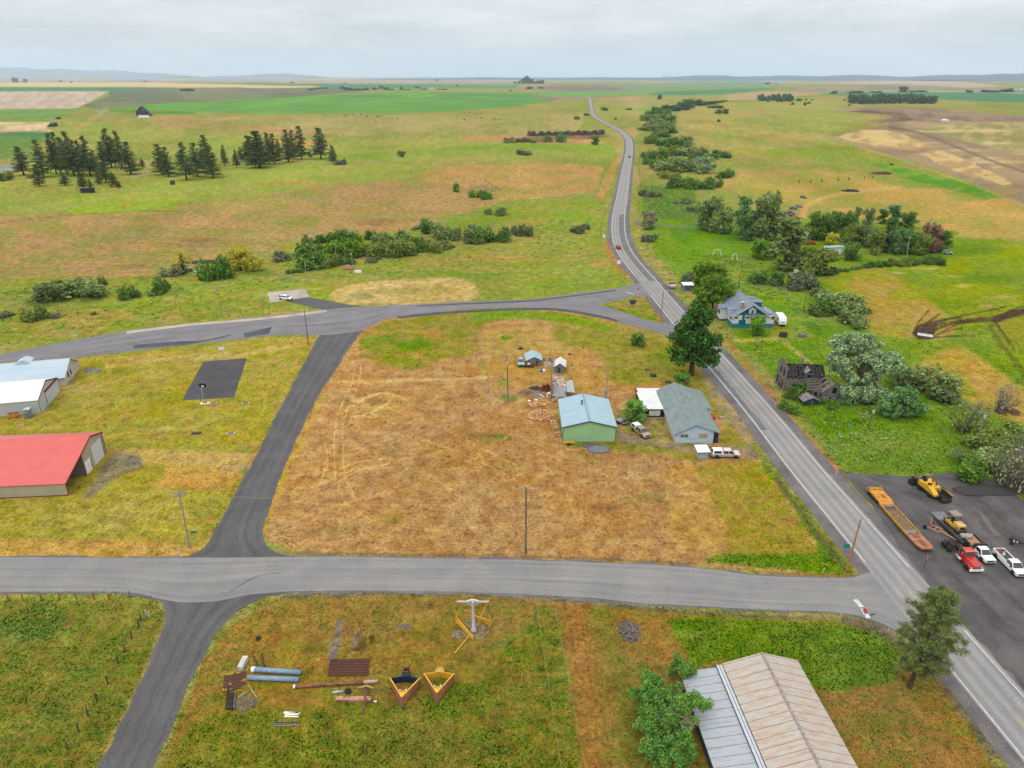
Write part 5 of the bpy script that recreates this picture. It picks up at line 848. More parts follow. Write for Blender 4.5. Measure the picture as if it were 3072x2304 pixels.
M_BARK=mat('bark',A(104,92,80),.95,A(72,64,56),3,stretch=(2,2,.4),bump=.3);M_PALEB=mat('pale dead bark',A(176,160,144),.9,A(134,120,108),3);M_DARKB=mat('dark bark',A(62,54,48),.95,A(42,38,34),3)
def limbs(mb,base,top,r,cl,k,seed,r2=.25):
    g_=random.Random(seed);base,top=Vector(base),Vector(top)
    mid=base.lerp(top,.5)+Vector((g_.uniform(-.1,.1),g_.uniform(-.1,.1),0))*(top-base).length*.4
    mb.tube(base,mid,r,r*.65,7);mb.tube(mid,top,r*.65,r*.2,6)
    for c in g_.sample(cl,min(k,len(cl))):
        t=g_.uniform(.25,.95);p=base.lerp(mid,t*2)if t<.5 else mid.lerp(top,t*2-1);q=Vector(c[:3])
        m=p.lerp(q,.5)+Vector((0,0,-.08))*(q-p).length;mb.tube(p,m,r*r2,r*r2*.6,5);mb.tube(m,q,r*r2*.6,r*r2*.15,5)
def proto(shape,kind,var):
    key=(shape,kind,var)
    if key in PROTO:return PROTO[key]
    sd_=hash_(shape)+var*71;g_=random.Random(sd_);c,c2=LK[kind];lm=leaf_mat('leaves '+kind,c,c2);o=bpy.data.objects.new(shape,None);COL.objects.link(o);tm=MB();bark=M_BARK
    if shape=='shrub':
        lobes=[(g_.uniform(-.55,.55),g_.uniform(-.4,.4),g_.uniform(.3,.62),g_.uniform(.3,.5),g_.uniform(.3,.45),g_.uniform(.25,.38))for _ in range(6)]
        lobes+=[(g_.uniform(-.6,.6),g_.uniform(-.5,.5),.18,.35,.35,.18)for _ in range(4)];cl=clumps(lobes,9,sd_,.2);V,F=leaves(cl,1700,.066,1,seed=sd_);limbs(tm,(0,0,0),(0,0,.6),.035,cl,9,sd_)
    elif shape=='broad_tree':
        lobes=[(g_.uniform(-.3,.3),g_.uniform(-.3,.3),g_.uniform(.34,.78),g_.uniform(.16,.26),g_.uniform(.16,.26),g_.uniform(.14,.2))for _ in range(8)]+[(0,0,.6,.32,.32,.3)]+[(g_.uniform(-.3,.3),g_.uniform(-.3,.3),.2,.2,.2,.13)for _ in range(4)]
        cl=clumps(lobes,10,sd_,.1);V,F=leaves(cl,3000,.034,1,seed=sd_);limbs(tm,(0,0,0),(0,0,.72),.028,cl,16,sd_)
    elif shape=='tall_tree':
        lobes=[(g_.uniform(-.1,.1),g_.uniform(-.1,.1),.12+.78*i/7,.16-.009*i,.16-.009*i,.12)for i in range(8)]
        cl=clumps(lobes,11,sd_,.075);V,F=leaves(cl,2100,.028,1,seed=sd_);limbs(tm,(0,0,0),(0,0,.9),.016,cl,18,sd_,.3)
    elif shape=='pine_tree':
        cl=[];nw=17;off_=.12+.05*var
        for i in range(nw):
            z=off_+(1-off_)*i/nw;R_=(.20-.012*var)*(1-(i/nw))**.62*(.75+.25*g_.random())+.012
            for k in range(6 if i<12 else 4):
                a=g_.uniform(0,6.28);rr=R_*g_.uniform(.6,1.1)
                for q in(.35,.7,1.0):cl.append((math.cos(a)*rr*q,math.sin(a)*rr*q,z-.05*q*rr/.2+.03*q*q,.03+.022*(1-i/nw)))
        V,F=leaves(cl,3000,.019,1.05,.35,sd_,.42);tm.tube((0,0,0),(0,0,.97),.016,.003,6);bark=M_DARKB
        for c in g_.sample(cl,26):tm.tube((0,0,c[2]+.01),c[:3],.003,.0015,4)
    elif shape=='bare_shrub':
        lobes=[(g_.uniform(-.5,.5),g_.uniform(-.4,.4),g_.uniform(.35,.65),.42,.42,.34)for _ in range(5)];cl=clumps(lobes,14,sd_,.16);V,F=leaves(cl,420,.05,1.2,seed=sd_,needle=.42)
        for i in range(60):
            c=g_.choice(cl);b=(c[0]*.2,c[1]*.2,0);m=(c[0]*.7,c[1]*.7,c[2]*.6);tm.tube(b,m,.014,.009,4);tm.tube(m,c[:3],.009,.004,4)
            for _ in range(3):tm.tube(c[:3],(c[0]+g_.uniform(-.2,.2),c[1]+g_.uniform(-.2,.2),c[2]+g_.uniform(0,.25)),.005,.002,3)
        bark=mat('grey twigs',A(150,142,134),.9,A(116,110,102),3)
    c_=mesh_np('crown',V,F,lm,o,False);t_=tm.build('trunk',bark,o);PROTO[key]=o;o.hide_render=False;return o
def hash_(s):return sum(ord(ch)*(i+3)for i,ch in enumerate(s))
USED=set()
def plant(shape,kind,loc,rz,sc,label,cat,group,var=None,name=None):
    var=random.randrange(2)if var is None else var;p=proto(shape,kind,var);key=(shape,kind,var)
    if key not in USED:USED.add(key);o=p;o.location=loc;o.rotation_euler=(0,0,rz)
    else:o=dup(p,loc,rz)
    o.scale=sc;o.name=name or shape;return tag(o,label,cat,group)
def cluster(items,place,group,noun='bush'):
    """items (zone, x, y base, width, y top, shape, kind): every one a plant of its own, told apart by its order and look"""
    it=sorted(items,key=lambda i:P(i[0],i[1],i[2])[0]);n=len(it)
    words_={'dark':'dark','green':'green','olive':'olive green','greygreen':'grey-green','grey':'grey','silver':'silvery','bluegreen':'blue-green','yellow':'yellow-green','bright':'bright green','pine':'dark','rust':'rust-topped','bare':'bare twiggy','far':'dark','spruce':'dusky','maple':'leafy','big':'deep green','apple':'small green','nearpine':'dark'}
    for i,(k,x,y,w,yt,shape,kind)in enumerate(it):
        c=G(k,x,y);dist=math.sqrt(c.x**2+c.y**2+CH**2);wm=w*ZN[k][2]*dist/CF;h=HT(k,x,y,x,yt)*(1.0 if shape!='shrub' else .95);h=max(h,.5)
        if shape in('shrub','bare_shrub'):sc=(wm/2*1.55,wm/2*1.4,h*1.1)
        elif shape=='broad_tree':sc=(wm*1.3,wm*1.3,h*1.05)
        elif shape=='tall_tree':sc=(wm*2.7,wm*2.7,h*1.04)
        else:sc=(max(wm*2.8,h*.98),max(wm*2.8,h*.98),h)
        order='single' if n==1 else(f'{ORD[i]} from the left' if i<n/2 else(f'{ORD[n - 1 - i]} from the right' if i<n-1 else 'rightmost'))
        lab=f'{words_[kind]} {noun}, {order}, {place}' if n>1 else f'{words_[kind]} {noun} {place}'
        plant(shape,kind,(c.x,c.y,-.02),random.uniform(0,6.28),sc,lab,noun.split()[-1],group,name={'bush':'bush','shrub':'bush'}.get(noun,noun.replace(' ','_'))if noun!='tree' else shape)
S,B_,T_,PI_='shrub','broad_tree','tall_tree','pine_tree'
cluster([('F7',x,y,w,t,PI_,'pine')for x,y,w,t in((285,615,180,268),(520,640,170,185),(475,745,110,480),(670,600,130,110),(725,590,150,95),(800,612,150,155),(880,625,170,85),(932,612,130,190),(990,606,150,195),(1075,630,190,140),(1150,606,120,310),(775,735,110,590),(990,780,110,580),(1075,762,60,660),(1180,720,80,580),(1260,700,150,440),(1355,742,110,590),(1410,770,60,680),(1235,530,130,210),(1325,525,170,55),(1372,512,130,150),(1450,530,150,80),(1555,605,190,210),(1690,525,70,410))],'in the dense left grove half','pines of the upper left grove','pine tree')
cluster([('A1',x,y,w,t,PI_,'pine')for x,y,w,t in((1345,1035,130,775),(1400,1050,110,800),(1550,1080,150,760),(1640,1048,130,765),(1690,1010,90,830),(1765,1058,140,800),(1718,960,130,700),(1868,962,60,785),(1965,978,60,825),(2005,926,70,805),(2075,945,120,705),(2160,976,170,665))]+[('A2',x,y,w,t,PI_,'pine')for x,y,w,t in((20,945,110,710),(80,976,180,665),(165,952,90,680),(205,946,110,690),(245,905,60,735),(320,930,120,655),(365,905,100,660),(430,908,110,625),(500,892,40,830),(590,905,150,640),(690,945,80,790))],'in the looser right grove half','pines of the upper left grove','pine tree')
cluster([('B1',600,800,340,640,S,'greygreen'),('B1',500,805,160,690,S,'dark'),('B1',345,812,120,722,S,'olive'),('B1',300,992,130,880,S,'olive'),('B1',860,706,45,628,S,'olive'),('B1',1085,816,110,708,S,'dark'),('B1',1355,752,135,640,S,'dark'),('B1',1790,652,195,470,S,'green'),('B1',430,976,90,935,S,'grey'),('B1',40,972,100,930,S,'grey'),('B1',1960,584,85,510,S,'yellow'),('B1',1470,612,170,540,S,'grey'),('B1',1300,780,100,740,S,'dark'),('B1',775,952,30,925,S,'dark')],'in the creek meadow','bushes along the creek')
cluster([('B2',x,y,w,t,S,kd)for x,y,w,t,kd in((470,385,90,295,'greygreen'),(590,352,100,275,'green'),(700,335,150,250,'dark'),(830,345,150,245,'dark'),(520,547,260,375,'dark'),(640,460,190,350,'green'),(770,470,210,315,'bright'),(655,558,115,455,'olive'),(795,532,110,470,'dark'),(855,430,90,340,'dark'),(275,492,150,430,'grey'),(345,606,60,575,'dark'),(410,602,45,565,'dark'))],'behind the two white poles','bushes of the creek thicket')
cluster([('B2',x,y,w,t,S,kd)for x,y,w,t,kd in((1000,325,75,240,'green'),(1120,352,160,270,'greygreen'),(1270,345,100,250,'dark'),(1340,405,160,290,'greygreen'),(1000,462,170,370,'olive'),(1120,472,190,330,'olive'),(1270,442,190,320,'olive'),(1400,422,130,310,'green'),(1010,507,110,470,'grey'),(1510,432,130,330,'olive'),(1620,402,130,340,'greygreen'),(1380,242,70,205,'greygreen'),(1480,265,140,155,'dark'),(1590,312,180,190,'greygreen'),(1680,322,130,220,'greygreen'),(1820,345,150,215,'grey'),(1950,352,180,220,'dark'),(2100,335,140,235,'dark'),(1970,112,90,75,'greygreen'),(2070,122,110,65,'greygreen'))]+[('B3',130,292,90,220,S,'grey'),('B3',210,298,95,205,S,'grey')],'in the thicket near the highway','bushes of the creek thicket')
cluster([('B3',640,268,115,200,S,'grey'),('B3',720,238,60,190,S,'grey'),('B3',20,120,60,60,S,'grey')],'in the highway bend meadow','grey bushes left of the highway')
cluster([('A3',x,y,w,t,S,kd)for x,y,w,t,kd in((1850,428,60,415,'far'),(1780,440,100,420,'far'),(1700,452,120,420,'far'),(1620,462,130,405,'far'),(1545,482,120,430,'far'),(1480,497,120,445,'far'),(1410,506,120,450,'far'),(1340,530,140,470,'dark'),(1270,560,140,495,'dark'),(1240,590,110,530,'greygreen'),(1330,580,170,525,'greygreen'),(1390,600,80,540,'dark'),(1250,630,100,580,'greygreen'),(1330,645,180,575,'greygreen'),(1390,692,110,620,'dark'),(1290,672,120,610,'greygreen'),(1190,665,80,640,'dark'))],'along the upper creek','bushes lining the creek')
cluster([('A3',x,y,w,t,S,kd)for x,y,w,t,kd in((1300,722,130,660,'olive'),(1350,724,90,675,'dark'),(1270,775,110,710,'dark'),(1380,795,160,715,'dark'),(1480,795,150,715,'dark'),(1545,806,80,750,'greygreen'),(1210,892,70,845,'grey'),(1290,925,130,815,'dark'),(1380,875,150,790,'olive'),(1440,860,110,795,'green'),(1530,875,160,800,'greygreen'),(1630,882,140,805,'greygreen'),(1610,917,80,870,'dark'),(1740,906,110,850,'dark'),(1840,890,120,825,'dark'),(1340,985,140,900,'dark'),(1400,1005,190,895,'greygreen'),(1500,970,160,890,'greygreen'),(1580,1005,120,930,'greygreen'),(1240,950,80,900,'dark'))],'along the middle creek','bushes lining the creek')
cluster([('A3',x,y,w,t,S,kd)for x,y,w,t,kd in((1410,1070,125,1008,'olive'),(1850,1062,90,1000,'dark'),(1910,1045,90,985,'dark'),(1420,1143,120,1070,'dark'),(1510,1136,150,1040,'dark'),(1590,1150,130,1060,'green'),(1680,1150,130,1060,'dark'),(1750,1138,120,1040,'dark'),(1180,1205,70,1150,'grey'),(1265,1218,100,1160,'grey'),(1315,1040,24,1015,'dark'))]+[('B3',1230,332,140,275,S,'grey'),('B3',1230,243,75,205,S,'dark'),('B3',1620,100,110,40,S,'grey'),('B3',1530,28,120,-10,S,'grey')],'along the lower creek','bushes lining the creek')
cluster([('A3',1680,1020,140,880,B_,'silver')],'standing over the creek bushes, pale leaves','creek trees','tree')
cluster([('A3',870,502,65,472,S,'dark'),('A3',1070,497,40,478,S,'dark'),('A3',960,580,20,560,S,'dark'),('A3',1320,410,40,370,S,'far'),('A3',1790,482,90,455,S,'dark'),('A3',1835,528,70,485,S,'dark'),('A3',1815,597,30,572,S,'dark')],'on the bare creek slopes','lone bushes on the far slopes')
cluster([('A3',640,576,50,545,S,'dark'),('A3',720,544,35,522,S,'dark'),('A3',500,764,85,690,S,'bluegreen'),('A3',400,762,80,705,S,'greygreen'),('A3',785,785,60,715,B_,'green'),('A3',90,768,100,735,S,'greygreen'),('A3',275,768,50,740,S,'greygreen'),('A3',205,868,110,825,S,'grey'),('A3',240,690,20,665,S,'dark')],'around the rocky cut','bushes round the rocky cut')
cluster([('A2',1255,886,55,833,B_,'dark')],'standing all alone in the middle pasture',None,'tree');cluster([('A2',1705,1178,50,1105,B_,'bright')],'by the dried pond in the orange pasture',None,'tree')
cluster([('A2',1880,1222,90,1165,S,'bright'),('A2',1960,1232,110,1165,S,'green')],'in the hollow of the dried pond','pond bushes');cluster([('A2',750,950,75,902,S,'grey'),('A1',40,1080,90,1005,S,'olive'),('A1',10,1085,60,1010,S,'dark'),('A1',258,1065,35,1030,S,'olive')],'at the foot of the pine grove','bushes by the pines')
cluster([('A1',118,271,22,228,T_,'far'),('A1',140,271,20,232,T_,'far'),('A1',208,270,24,240,B_,'far'),('A1',435,636,46,598,S,'far'),('A1',486,574,24,552,S,'far'),('A1',505,262,16,250,S,'far'),('A1',592,272,18,260,S,'far'),('A1',1203,264,16,254,S,'far'),('A1',1560,340,80,318,S,'far')],'on the upper left fields','far trees at the upper left','tree')
cluster([('A2',x,y,w,t,S,'far')for x,y,w,t in((510,334,40,318),(560,322,60,312),(610,320,60,309),(820,334,50,308),(870,334,60,316),(920,334,60,318),(975,332,20,306),(1035,330,40,308),(1130,330,40,308),(1250,330,30,305),(1170,332,50,320),(1300,332,50,322),(1440,328,40,318),(1580,330,50,322),(1620,330,40,320),(345,274,24,262),(790,280,24,270),(1712,300,20,286),(1548,258,18,238),(2165,342,16,332))],'in the distant farm hedgerow','distant hedgerow trees','tree')
cluster([('A3',x,280,26,t,T_,'far')for x,t in((125,264),(160,258),(185,238),(205,226),(220,216),(235,222),(250,238),(265,240),(285,262),(305,256),(325,254),(345,252),(355,250))]+[('A3',240,324,60,304,S,'far'),('A3',330,316,40,304,S,'far'),('A3',90,342,20,332,S,'far')],'in the centre horizon grove','grove on the centre horizon','tree')
cluster([('A4',1190,352,32,302,B_,'far'),('A4',1220,352,34,298,B_,'far'),('A4',20,412,34,374,B_,'far'),('A4',268,388,22,368,S,'far'),('A4',290,454,22,434,S,'far'),('A4',395,460,16,430,S,'far'),('A4',425,446,20,428,S,'far'),('A4',346,424,30,402,S,'far'),('A4',405,418,18,404,S,'far'),('A4',455,418,16,408,S,'far'),('A4',725,418,18,406,S,'far'),('A4',765,462,18,450,S,'far'),('A4',630,362,50,340,S,'far'),('A4',800,358,90,338,S,'far'),('A4',980,354,60,338,S,'far'),('A4',1330,348,90,334,S,'far'),('A4',1760,352,40,330,S,'far'),('A4',1940,352,90,328,S,'far'),('A4',2050,350,60,318,S,'far'),('A4',2090,348,40,314,S,'far'),('A4',80,285,24,268,S,'far'),('A4',1112,954,20,936,S,'dark')],'on the upper right fields','far trees at the upper right','tree')
for nm,k,x0,x1,y0,y1,n in(('far_wood','A4',770,1470,450,392,150),('far_wood','A4',10,290,432,402,60)):
    cl=[]
    for i in range(n):
        c=G(k,random.uniform(x0,x1),random.uniform(y0-34,y0));h=9*c.y/1500*random.uniform(.6,1.2)*(1 if n>100 else .6);cl.append((c.x,c.y,h*.7,h*.75))
    V_,F_=leaves(cl,n*60,2.6,1,seed=n);o=mesh_np(nm,V_,F_,leaf_mat('leaves far',*LK['far']),None,False);o['kind']='stuff'
cluster([('B3',1720,252,190,-40,B_,'greygreen'),('B3',1850,275,150,70,B_,'greygreen'),('B3',1990,325,110,-20,T_,'bluegreen'),('B3',2060,335,100,100,T_,'bluegreen'),('B3',2150,350,130,-10,T_,'greygreen'),('B4',60,330,150,-60,B_,'greygreen'),('B4',150,345,120,90,T_,'greygreen'),('B4',215,585,220,150,T_,'greygreen'),('B4',300,470,140,270,B_,'greygreen'),('B4',30,485,120,330,B_,'bright'),('B3',2170,480,150,340,B_,'bright'),('B4',490,612,230,390,B_,'olive')],'among the roadside poplars','poplars by the farmyard','tree')
cluster([('F1',x,y,w,t,sh,kd)for x,y,w,t,sh,kd in((60,800,260,400,B_,'dark'),(250,790,260,360,B_,'dark'),(420,740,260,345,B_,'dark'),(620,650,100,320,T_,'greygreen'),(800,610,140,320,B_,'greygreen'),(620,860,260,570,B_,'olive'),(800,900,260,560,B_,'greygreen'),(930,1020,190,650,B_,'olive'),(1030,560,120,350,T_,'green'),(1180,640,160,285,T_,'bluegreen'),(1380,620,210,380,B_,'dark'),(1070,985,120,630,T_,'spruce'),(1200,1015,200,640,B_,'bluegreen'),(1340,1005,220,630,B_,'bluegreen'),(1480,1010,200,680,B_,'green'),(1600,1030,180,680,B_,'olive'),(1760,985,240,555,B_,'rust'),(1900,955,200,650,B_,'dark'),(560,1105,220,830,B_,'dark'),(280,875,140,700,B_,'yellow'),(1990,900,130,780,B_,'dark'))],'in the mobile home grove','farmyard grove','tree')
cluster([('F1',x,y,w,t,S,kd)for x,y,w,t,kd in((600,1248,110,1190,'bluegreen'),(710,1228,80,1180,'bluegreen'),(790,1222,90,1165,'dark'),(900,1205,150,1110,'dark'),(1010,1190,140,1100,'green'),(1130,1192,120,1120,'dark'),(1240,1182,160,1070,'olive'),(1370,1176,160,1075,'olive'),(1500,1166,170,1050,'green'),(1620,1162,130,1060,'olive'),(1740,1160,150,1050,'dark'),(1880,1160,180,1040,'dark'),(130,1320,220,1230,'dark'),(300,1300,180,1220,'dark'),(440,1275,120,1230,'dark'))],'in the farmyard hedge','farmyard hedge')
cluster([('B4',390,742,185,592,S,'grey'),('B4',70,695,180,570,S,'dark'),('B4',505,792,95,718,S,'greygreen'),('B4',600,862,240,755,S,'greygreen'),('B4',610,945,230,840,S,'dark'),('B4',785,940,200,800,S,'greygreen'),('B4',800,1035,190,915,S,'greygreen')],'in the bungalow ditch row','bushes behind the bungalow')
cluster([('B3',1540,682,110,600,S,'grey'),('C4',300,512,160,415,S,'dark')],'close to the roadside sheds',None)
cluster([('C4',x,y,w,t,S,kd)for x,y,w,t,kd in((420,420,110,330,'silver'),(250,640,130,575,'green'),(740,560,150,470,'bluegreen'),(380,500,90,440,'bright'),(600,600,120,560,'green'))],'growing against the derelict house','bushes at the derelict house')
cluster([('B3',1225,215,110,85,B_,'bare')],'thinly leaved beside the turn-in right of the highway',None,'tree')
cluster([('C3',1290,98,110,5,B_,'apple'),('C3',1645,425,110,325,B_,'apple'),('C3',1265,725,160,555,B_,'apple')],'on the shingled house lawn','small fruit trees','tree')
cluster([('E5',1200,1330,400,790,B_,'bright')],'round-crowned in front of the blue bungalow',None,'tree')
cluster([('C4',1380,485,340,255,S,'greygreen'),('C4',1700,805,330,560,'bare_shrub','olive'),('C4',1790,1172,230,1040,S,'green'),('C4',1720,1065,270,950,'bare_shrub','grey'),('C4',1990,1230,360,900,'bare_shrub','greygreen'),('C4',2140,1300,300,930,'bare_shrub','bare'),('C4',2030,885,220,750,S,'olive'),('C4',1900,965,210,840,S,'olive'),('C4',1960,1120,240,980,S,'greygreen'),('C4',2180,1000,220,800,'bare_shrub','greygreen'),('C4',2150,1150,200,1030,S,'olive')],'behind the machine yard','scrub behind the yard')
cluster([('C4',1990,645,200,400,'bare_shrub','bare')],'pale and leafless beyond the yard scrub',None,'tree')
def big_tree(name,label,k,x,y,crown_lobes,per,rc,nleaf,size,kind,trunk_r,htop,bark=None,dead=0,lean=(0,0),seed=3,needle=0.,flat=0.,limbn=30):
    b=G(k,x,y);o=thing(name,label,'tree',(b.x,b.y,-.05));cl=clumps(crown_lobes,per,seed,rc);V_,F_=leaves(cl,nleaf,size,1,flat,seed,needle);mesh_np('crown',V_,F_,leaf_mat('leaves '+kind,*LK[kind]),o,False)
    t=MB();limbs(t,(0,0,0),(lean[0],lean[1],htop),trunk_r,cl,limbn,seed,.3);t.build('trunk',bark or M_BARK,o)
    return o,cl
big_tree('cottonwood_tree','tallest deep green tree standing right beside the highway','C3',1725,345,[(0,0,8,5.2,5,4.2),(-3,1,11.5,3.8,3.6,3.2),(3.2,0,10.5,4.2,3.6,3.6),(-.5,.5,15.5,3.6,3.4,3.6),(1.5,-1,17.2,2.2,2.2,2.4),(-3.6,-1.5,6.5,3.4,3,2.6),(3.8,-1.5,6.5,3.2,3,2.8),(-.8,0,19.0,1.3,1.3,1.3),(0,-2.5,12,3,2.5,3)],26,1.25,13000,.34,'big',.85,15)
big_tree('maple_tree','nearer of two rounded maples beside the blue bungalow','F6',1080,1200,[(0,0,7,5.6,5.4,4.4),(-3,0,5.2,3.8,3.6,3.4),(3.4,-.5,6,4,3.6,3.6),(0,0,10.2,4,4,2.8),(2.5,1,9.4,3,3,2.4)],36,1.3,9500,.36,'maple',.45,10,seed=5)
big_tree('maple_tree','farther of two rounded maples beside the blue bungalow','F6',1000,820,[(0,0,6.5,5,5,4),(-2.5,0,8.8,3.4,3.2,2.6),(2.8,0,8,3.6,3.4,3),(-3.4,-1,5,3,3,2.6)],34,1.25,7500,.36,'maple',.42,9,seed=6)
big_tree('silver_willow','broad silvery willow leaning over the derelict house','C4',850,560,[(0,1,4.5,5.0,5,4),(-2.5,4,11,5.6,5,3.8),(3.2,4,10.2,5.4,5,3.8),(-.5,5,14.0,5.0,4,2.6),(-5,3,9,3.6,3.5,3.2),(6.5,3,9.5,3.6,3.2,2.8),(-1,-.5,2.6,4.6,3,2.4),(3,0,3,4,3,2.6),(-3,6,13,4,4,2.6)],30,1.1,27000,.27,'silver',.5,12,seed=8)
big_tree('leafy_bush','large blue-green bush right of the silvery willow','C4',1190,700,[(0,1,3.2,4.6,3.6,3),(-2.6,.5,2.4,3,2.6,2.3),(2.8,.8,2.8,3.2,2.8,2.5),(.5,1.5,5.2,3,2.8,1.8)],34,.8,7500,.24,'bluegreen',.25,5,seed=9)
_o,_=big_tree('yellow_willow','yellow-leaved willow with forked limbs by the creek pool','B1',2000,588,[(-2.5,0,6.5,4,3.4,2.2),(2.5,0,5.6,4.6,3.6,2.8),(6,0,4,3.6,3,2.6),(0,0,8.2,3.6,3,1.6),(4,-.5,2.4,4,2.6,1.8)],20,1.1,3600,.34,'yellow',.34,8,M_DARKB,seed=12,limbn=24)
o,cl=big_tree('dying_willow','half-bare yellowish willow with dark limbs left of the creek pool','B1',1530,615,[(-3,0,4.5,3,2.4,3.2),(0,0,8,3.5,2.5,2.6),(2.5,0,6,2.4,2,2.6)],18,.9,700,.26,'yellow',.32,9,M_DARKB,seed=13,limbn=36)
b=G('D4',835,1215);o=thing('pine_tree','lone ragged pine by the highway in the lower right corner','tree',(b.x,b.y,-.05));g_=random.Random(4);cl=[];t=MB();pts=[Vector((0,0,0)),Vector((.3,.1,3)),Vector((.5,.2,7)),Vector((.9,.3,11)),Vector((1.2,.3,15.8))]
for a,c,r0,r1 in zip(pts,pts[1:],(.34,.28,.2,.12),(.28,.2,.12,.04)):t.tube(a,c,r0,r1,9)
for i in range(76):
    z=2.9+13.1*(i/76)**.95;p=Vector((.2+z*.065,.02*z,z));a=i*2.4+g_.uniform(-.4,.4);L_=(3.9*(1-((z-6.5)/11)**2)if z>6.5 else 3.5+.12*(z-2.9))*g_.uniform(.5,1.1);L_=max(L_,.7)
    q=p+Vector((math.cos(a)*L_,math.sin(a)*L_,L_*g_.uniform(-.05,.32)));t.tube(p,q,.08,.025,5)
    for f in(.45,.6,.75,.88,1.0):
        for s in range(2 if f<1 else 3):c=p.lerp(q,f)+Vector((g_.uniform(-.55,.55),g_.uniform(-.55,.55),g_.uniform(-.1,.45)))*min(1,L_/2.5);cl.append((*c,g_.uniform(.26,.5)))
cl+=[(1.2+g_.uniform(-.5,.5),.3+g_.uniform(-.5,.5),15.2+g_.uniform(-.6,1.2),.4)for _ in range(10)]
V_,F_=leaves(cl,34000,.19,1.25,.1,4,.2);mesh_np('crown',V_,F_,leaf_mat('leaves nearpine',*LK['nearpine']),o,False);t.build('trunk',mat('pine bark',A(112,90,76),.95,A(70,58,52),3),o)
b=G('D3',1290,1290);o=thing('broken_tree','storm-broken leafy tree with bleached dead limbs over the tin lean-to','tree',(b.x-.5,b.y+1.5,0));g_=random.Random(9);lob=[(-2.6,2.4,2.6,1.8,2.4,2.0),(-3.0,-1.0,2.2,1.6,2.2,1.8),(-2.6,-4.2,2.0,1.7,2.0,1.7),(1.0,-1.6,3.9,1.8,1.6,1.1),(-1.2,3.0,3.0,1.9,2.4,2.0),(.6,1.6,4.2,2.0,2.0,1.4),(2.2,.4,4.4,2.2,1.3,.9),(-1.6,-3.2,2.2,2.2,1.8,1.8),(-.2,-5.2,2.4,2.4,1.8,1.7),(-1.4,5.6,2.6,1.4,1.3,1.3),(3.4,.2,4.2,1.6,.9,.6),(-2.2,.6,2.2,1.4,2.0,1.6),(2.6,8.6,2.6,.9,1.2,2.2),(3.6,7.0,3.2,1.0,.7,.6)]
lob+=[(-.6,.6,3.4,2.4,2.6,1.8),(-1.4,-1.4,2.8,2.2,2.0,1.9),(.4,-4.4,3.0,2.0,2.0,1.3),(-1.8,3.8,3.0,1.8,1.8,1.6)];cl=clumps(lob,17,9,.55);V_,F_=leaves(cl,34000,.125,1.1,seed=9);mesh_np('crown',V_,F_,leaf_mat('leaves apple',*LK['apple']),o,False);t=MB();limbs(t,(-.6,0,0),(.4,1.2,4.2),.32,cl,30,9,.22);t.build('trunk',M_BARK,o);t=MB()
for i in range(16):
    p=Vector((g_.uniform(-1,1),g_.uniform(-2.5,3.5),g_.uniform(2.6,4.4)));a=g_.uniform(0,6.28);q=p+Vector((math.cos(a)*2.2,math.sin(a)*2.2,g_.uniform(.2,1.6)));t.tube(p,q,.06,.03,5)
    for _ in range(4):f=p.lerp(q,g_.uniform(.4,1));e2=f+Vector((g_.uniform(-1,1),g_.uniform(-1,1),g_.uniform(-.1,.9)));t.tube(f,e2,.03,.012,4);t.tube(e2,e2+Vector((g_.uniform(-.5,.5),g_.uniform(-.5,.5),g_.uniform(-.1,.5))),.012,.006,3)
t.build('dead_limb',M_PALEB,o)
def quad_in(q,f,o=.012):
    q=[Vector(p)for p in q];c=sum(q,Vector())/4;n=(q[1]-q[0]).cross(q[2]-q[1]).normalized();return[c+(p-c)*f+n*o for p in q]
def wheel(root,x,y,r,w=.24,rim=None,name='wheel'):
    s=1 if y>0 else-1;we=MB().lathe([(r*.6,-w/2),(r*.93,-w/2),(r,-w/4),(r,w/4),(r*.93,w/2),(r*.6,w/2)],18);we.v=[(a+x,c*1.0+y,b+r)for a,b,c in we.v];o=we.build('wheel',M_BLACK,root,True)
    MB().tube((x,y-s*w*.3,r),(x,y+s*w*.46,r),r*.6,r*.55,14).build('rim',rim or M_CHROME,o);return o
def house_box(b0,b1,t0,t1,wb,wt,z0,z1):
    """eight corners of a cab: base x b0..b1 (width wb), top x t0..t1 (width wt)"""
    B=[Vector((b0,-wb/2,z0)),Vector((b1,-wb/2,z0)),Vector((b1,wb/2,z0)),Vector((b0,wb/2,z0))];T=[Vector((t0,-wt/2,z1)),Vector((t1,-wt/2,z1)),Vector((t1,wt/2,z1)),Vector((t0,wt/2,z1))];return B+T
def glaze(root,c,mat_=None,front=True,split=None,rear=True,k=.86):
    f=[c[1],c[2],c[6],c[5]];bk=[c[3],c[0],c[4],c[7]]
    if front:MB().poly(quad_in(f,.9)).build('windscreen',mat_ or M_GLASS,root)
    if rear:MB().poly(quad_in(bk,.8)).build('rear_window',mat_ or M_GLASS,root)
    for s in(0,1):
        a,b,d,e=(c[0],c[1],c[5],c[4])if s==0 else(c[3],c[2],c[6],c[7]);parts=[(i/split,(i+1)/split)for i in range(split)]if split else[(0,1)]
        for t0,t1 in parts:
            q=[a.lerp(b,t0),a.lerp(b,t1),e.lerp(d,t1),e.lerp(d,t0)];q=q if s==0 else q[::-1];MB().poly(quad_in(q,k)).build('side_window',mat_ or M_GLASS,root)
def lamps(root,L,w,z,z2=None):
    for s in(-1,1):
        MB().box(L-.06,s*(w/2-.2)-.16,z-.1,L+.012,s*(w/2-.2)+.16,z+.1).build('headlight',M_LAMP,root);MB().box(-.012,s*(w/2-.12)-.09,(z2 or z)-.16,.06,s*(w/2-.12)+.09,(z2 or z)+.16).build('tail_light',M_RED,root)
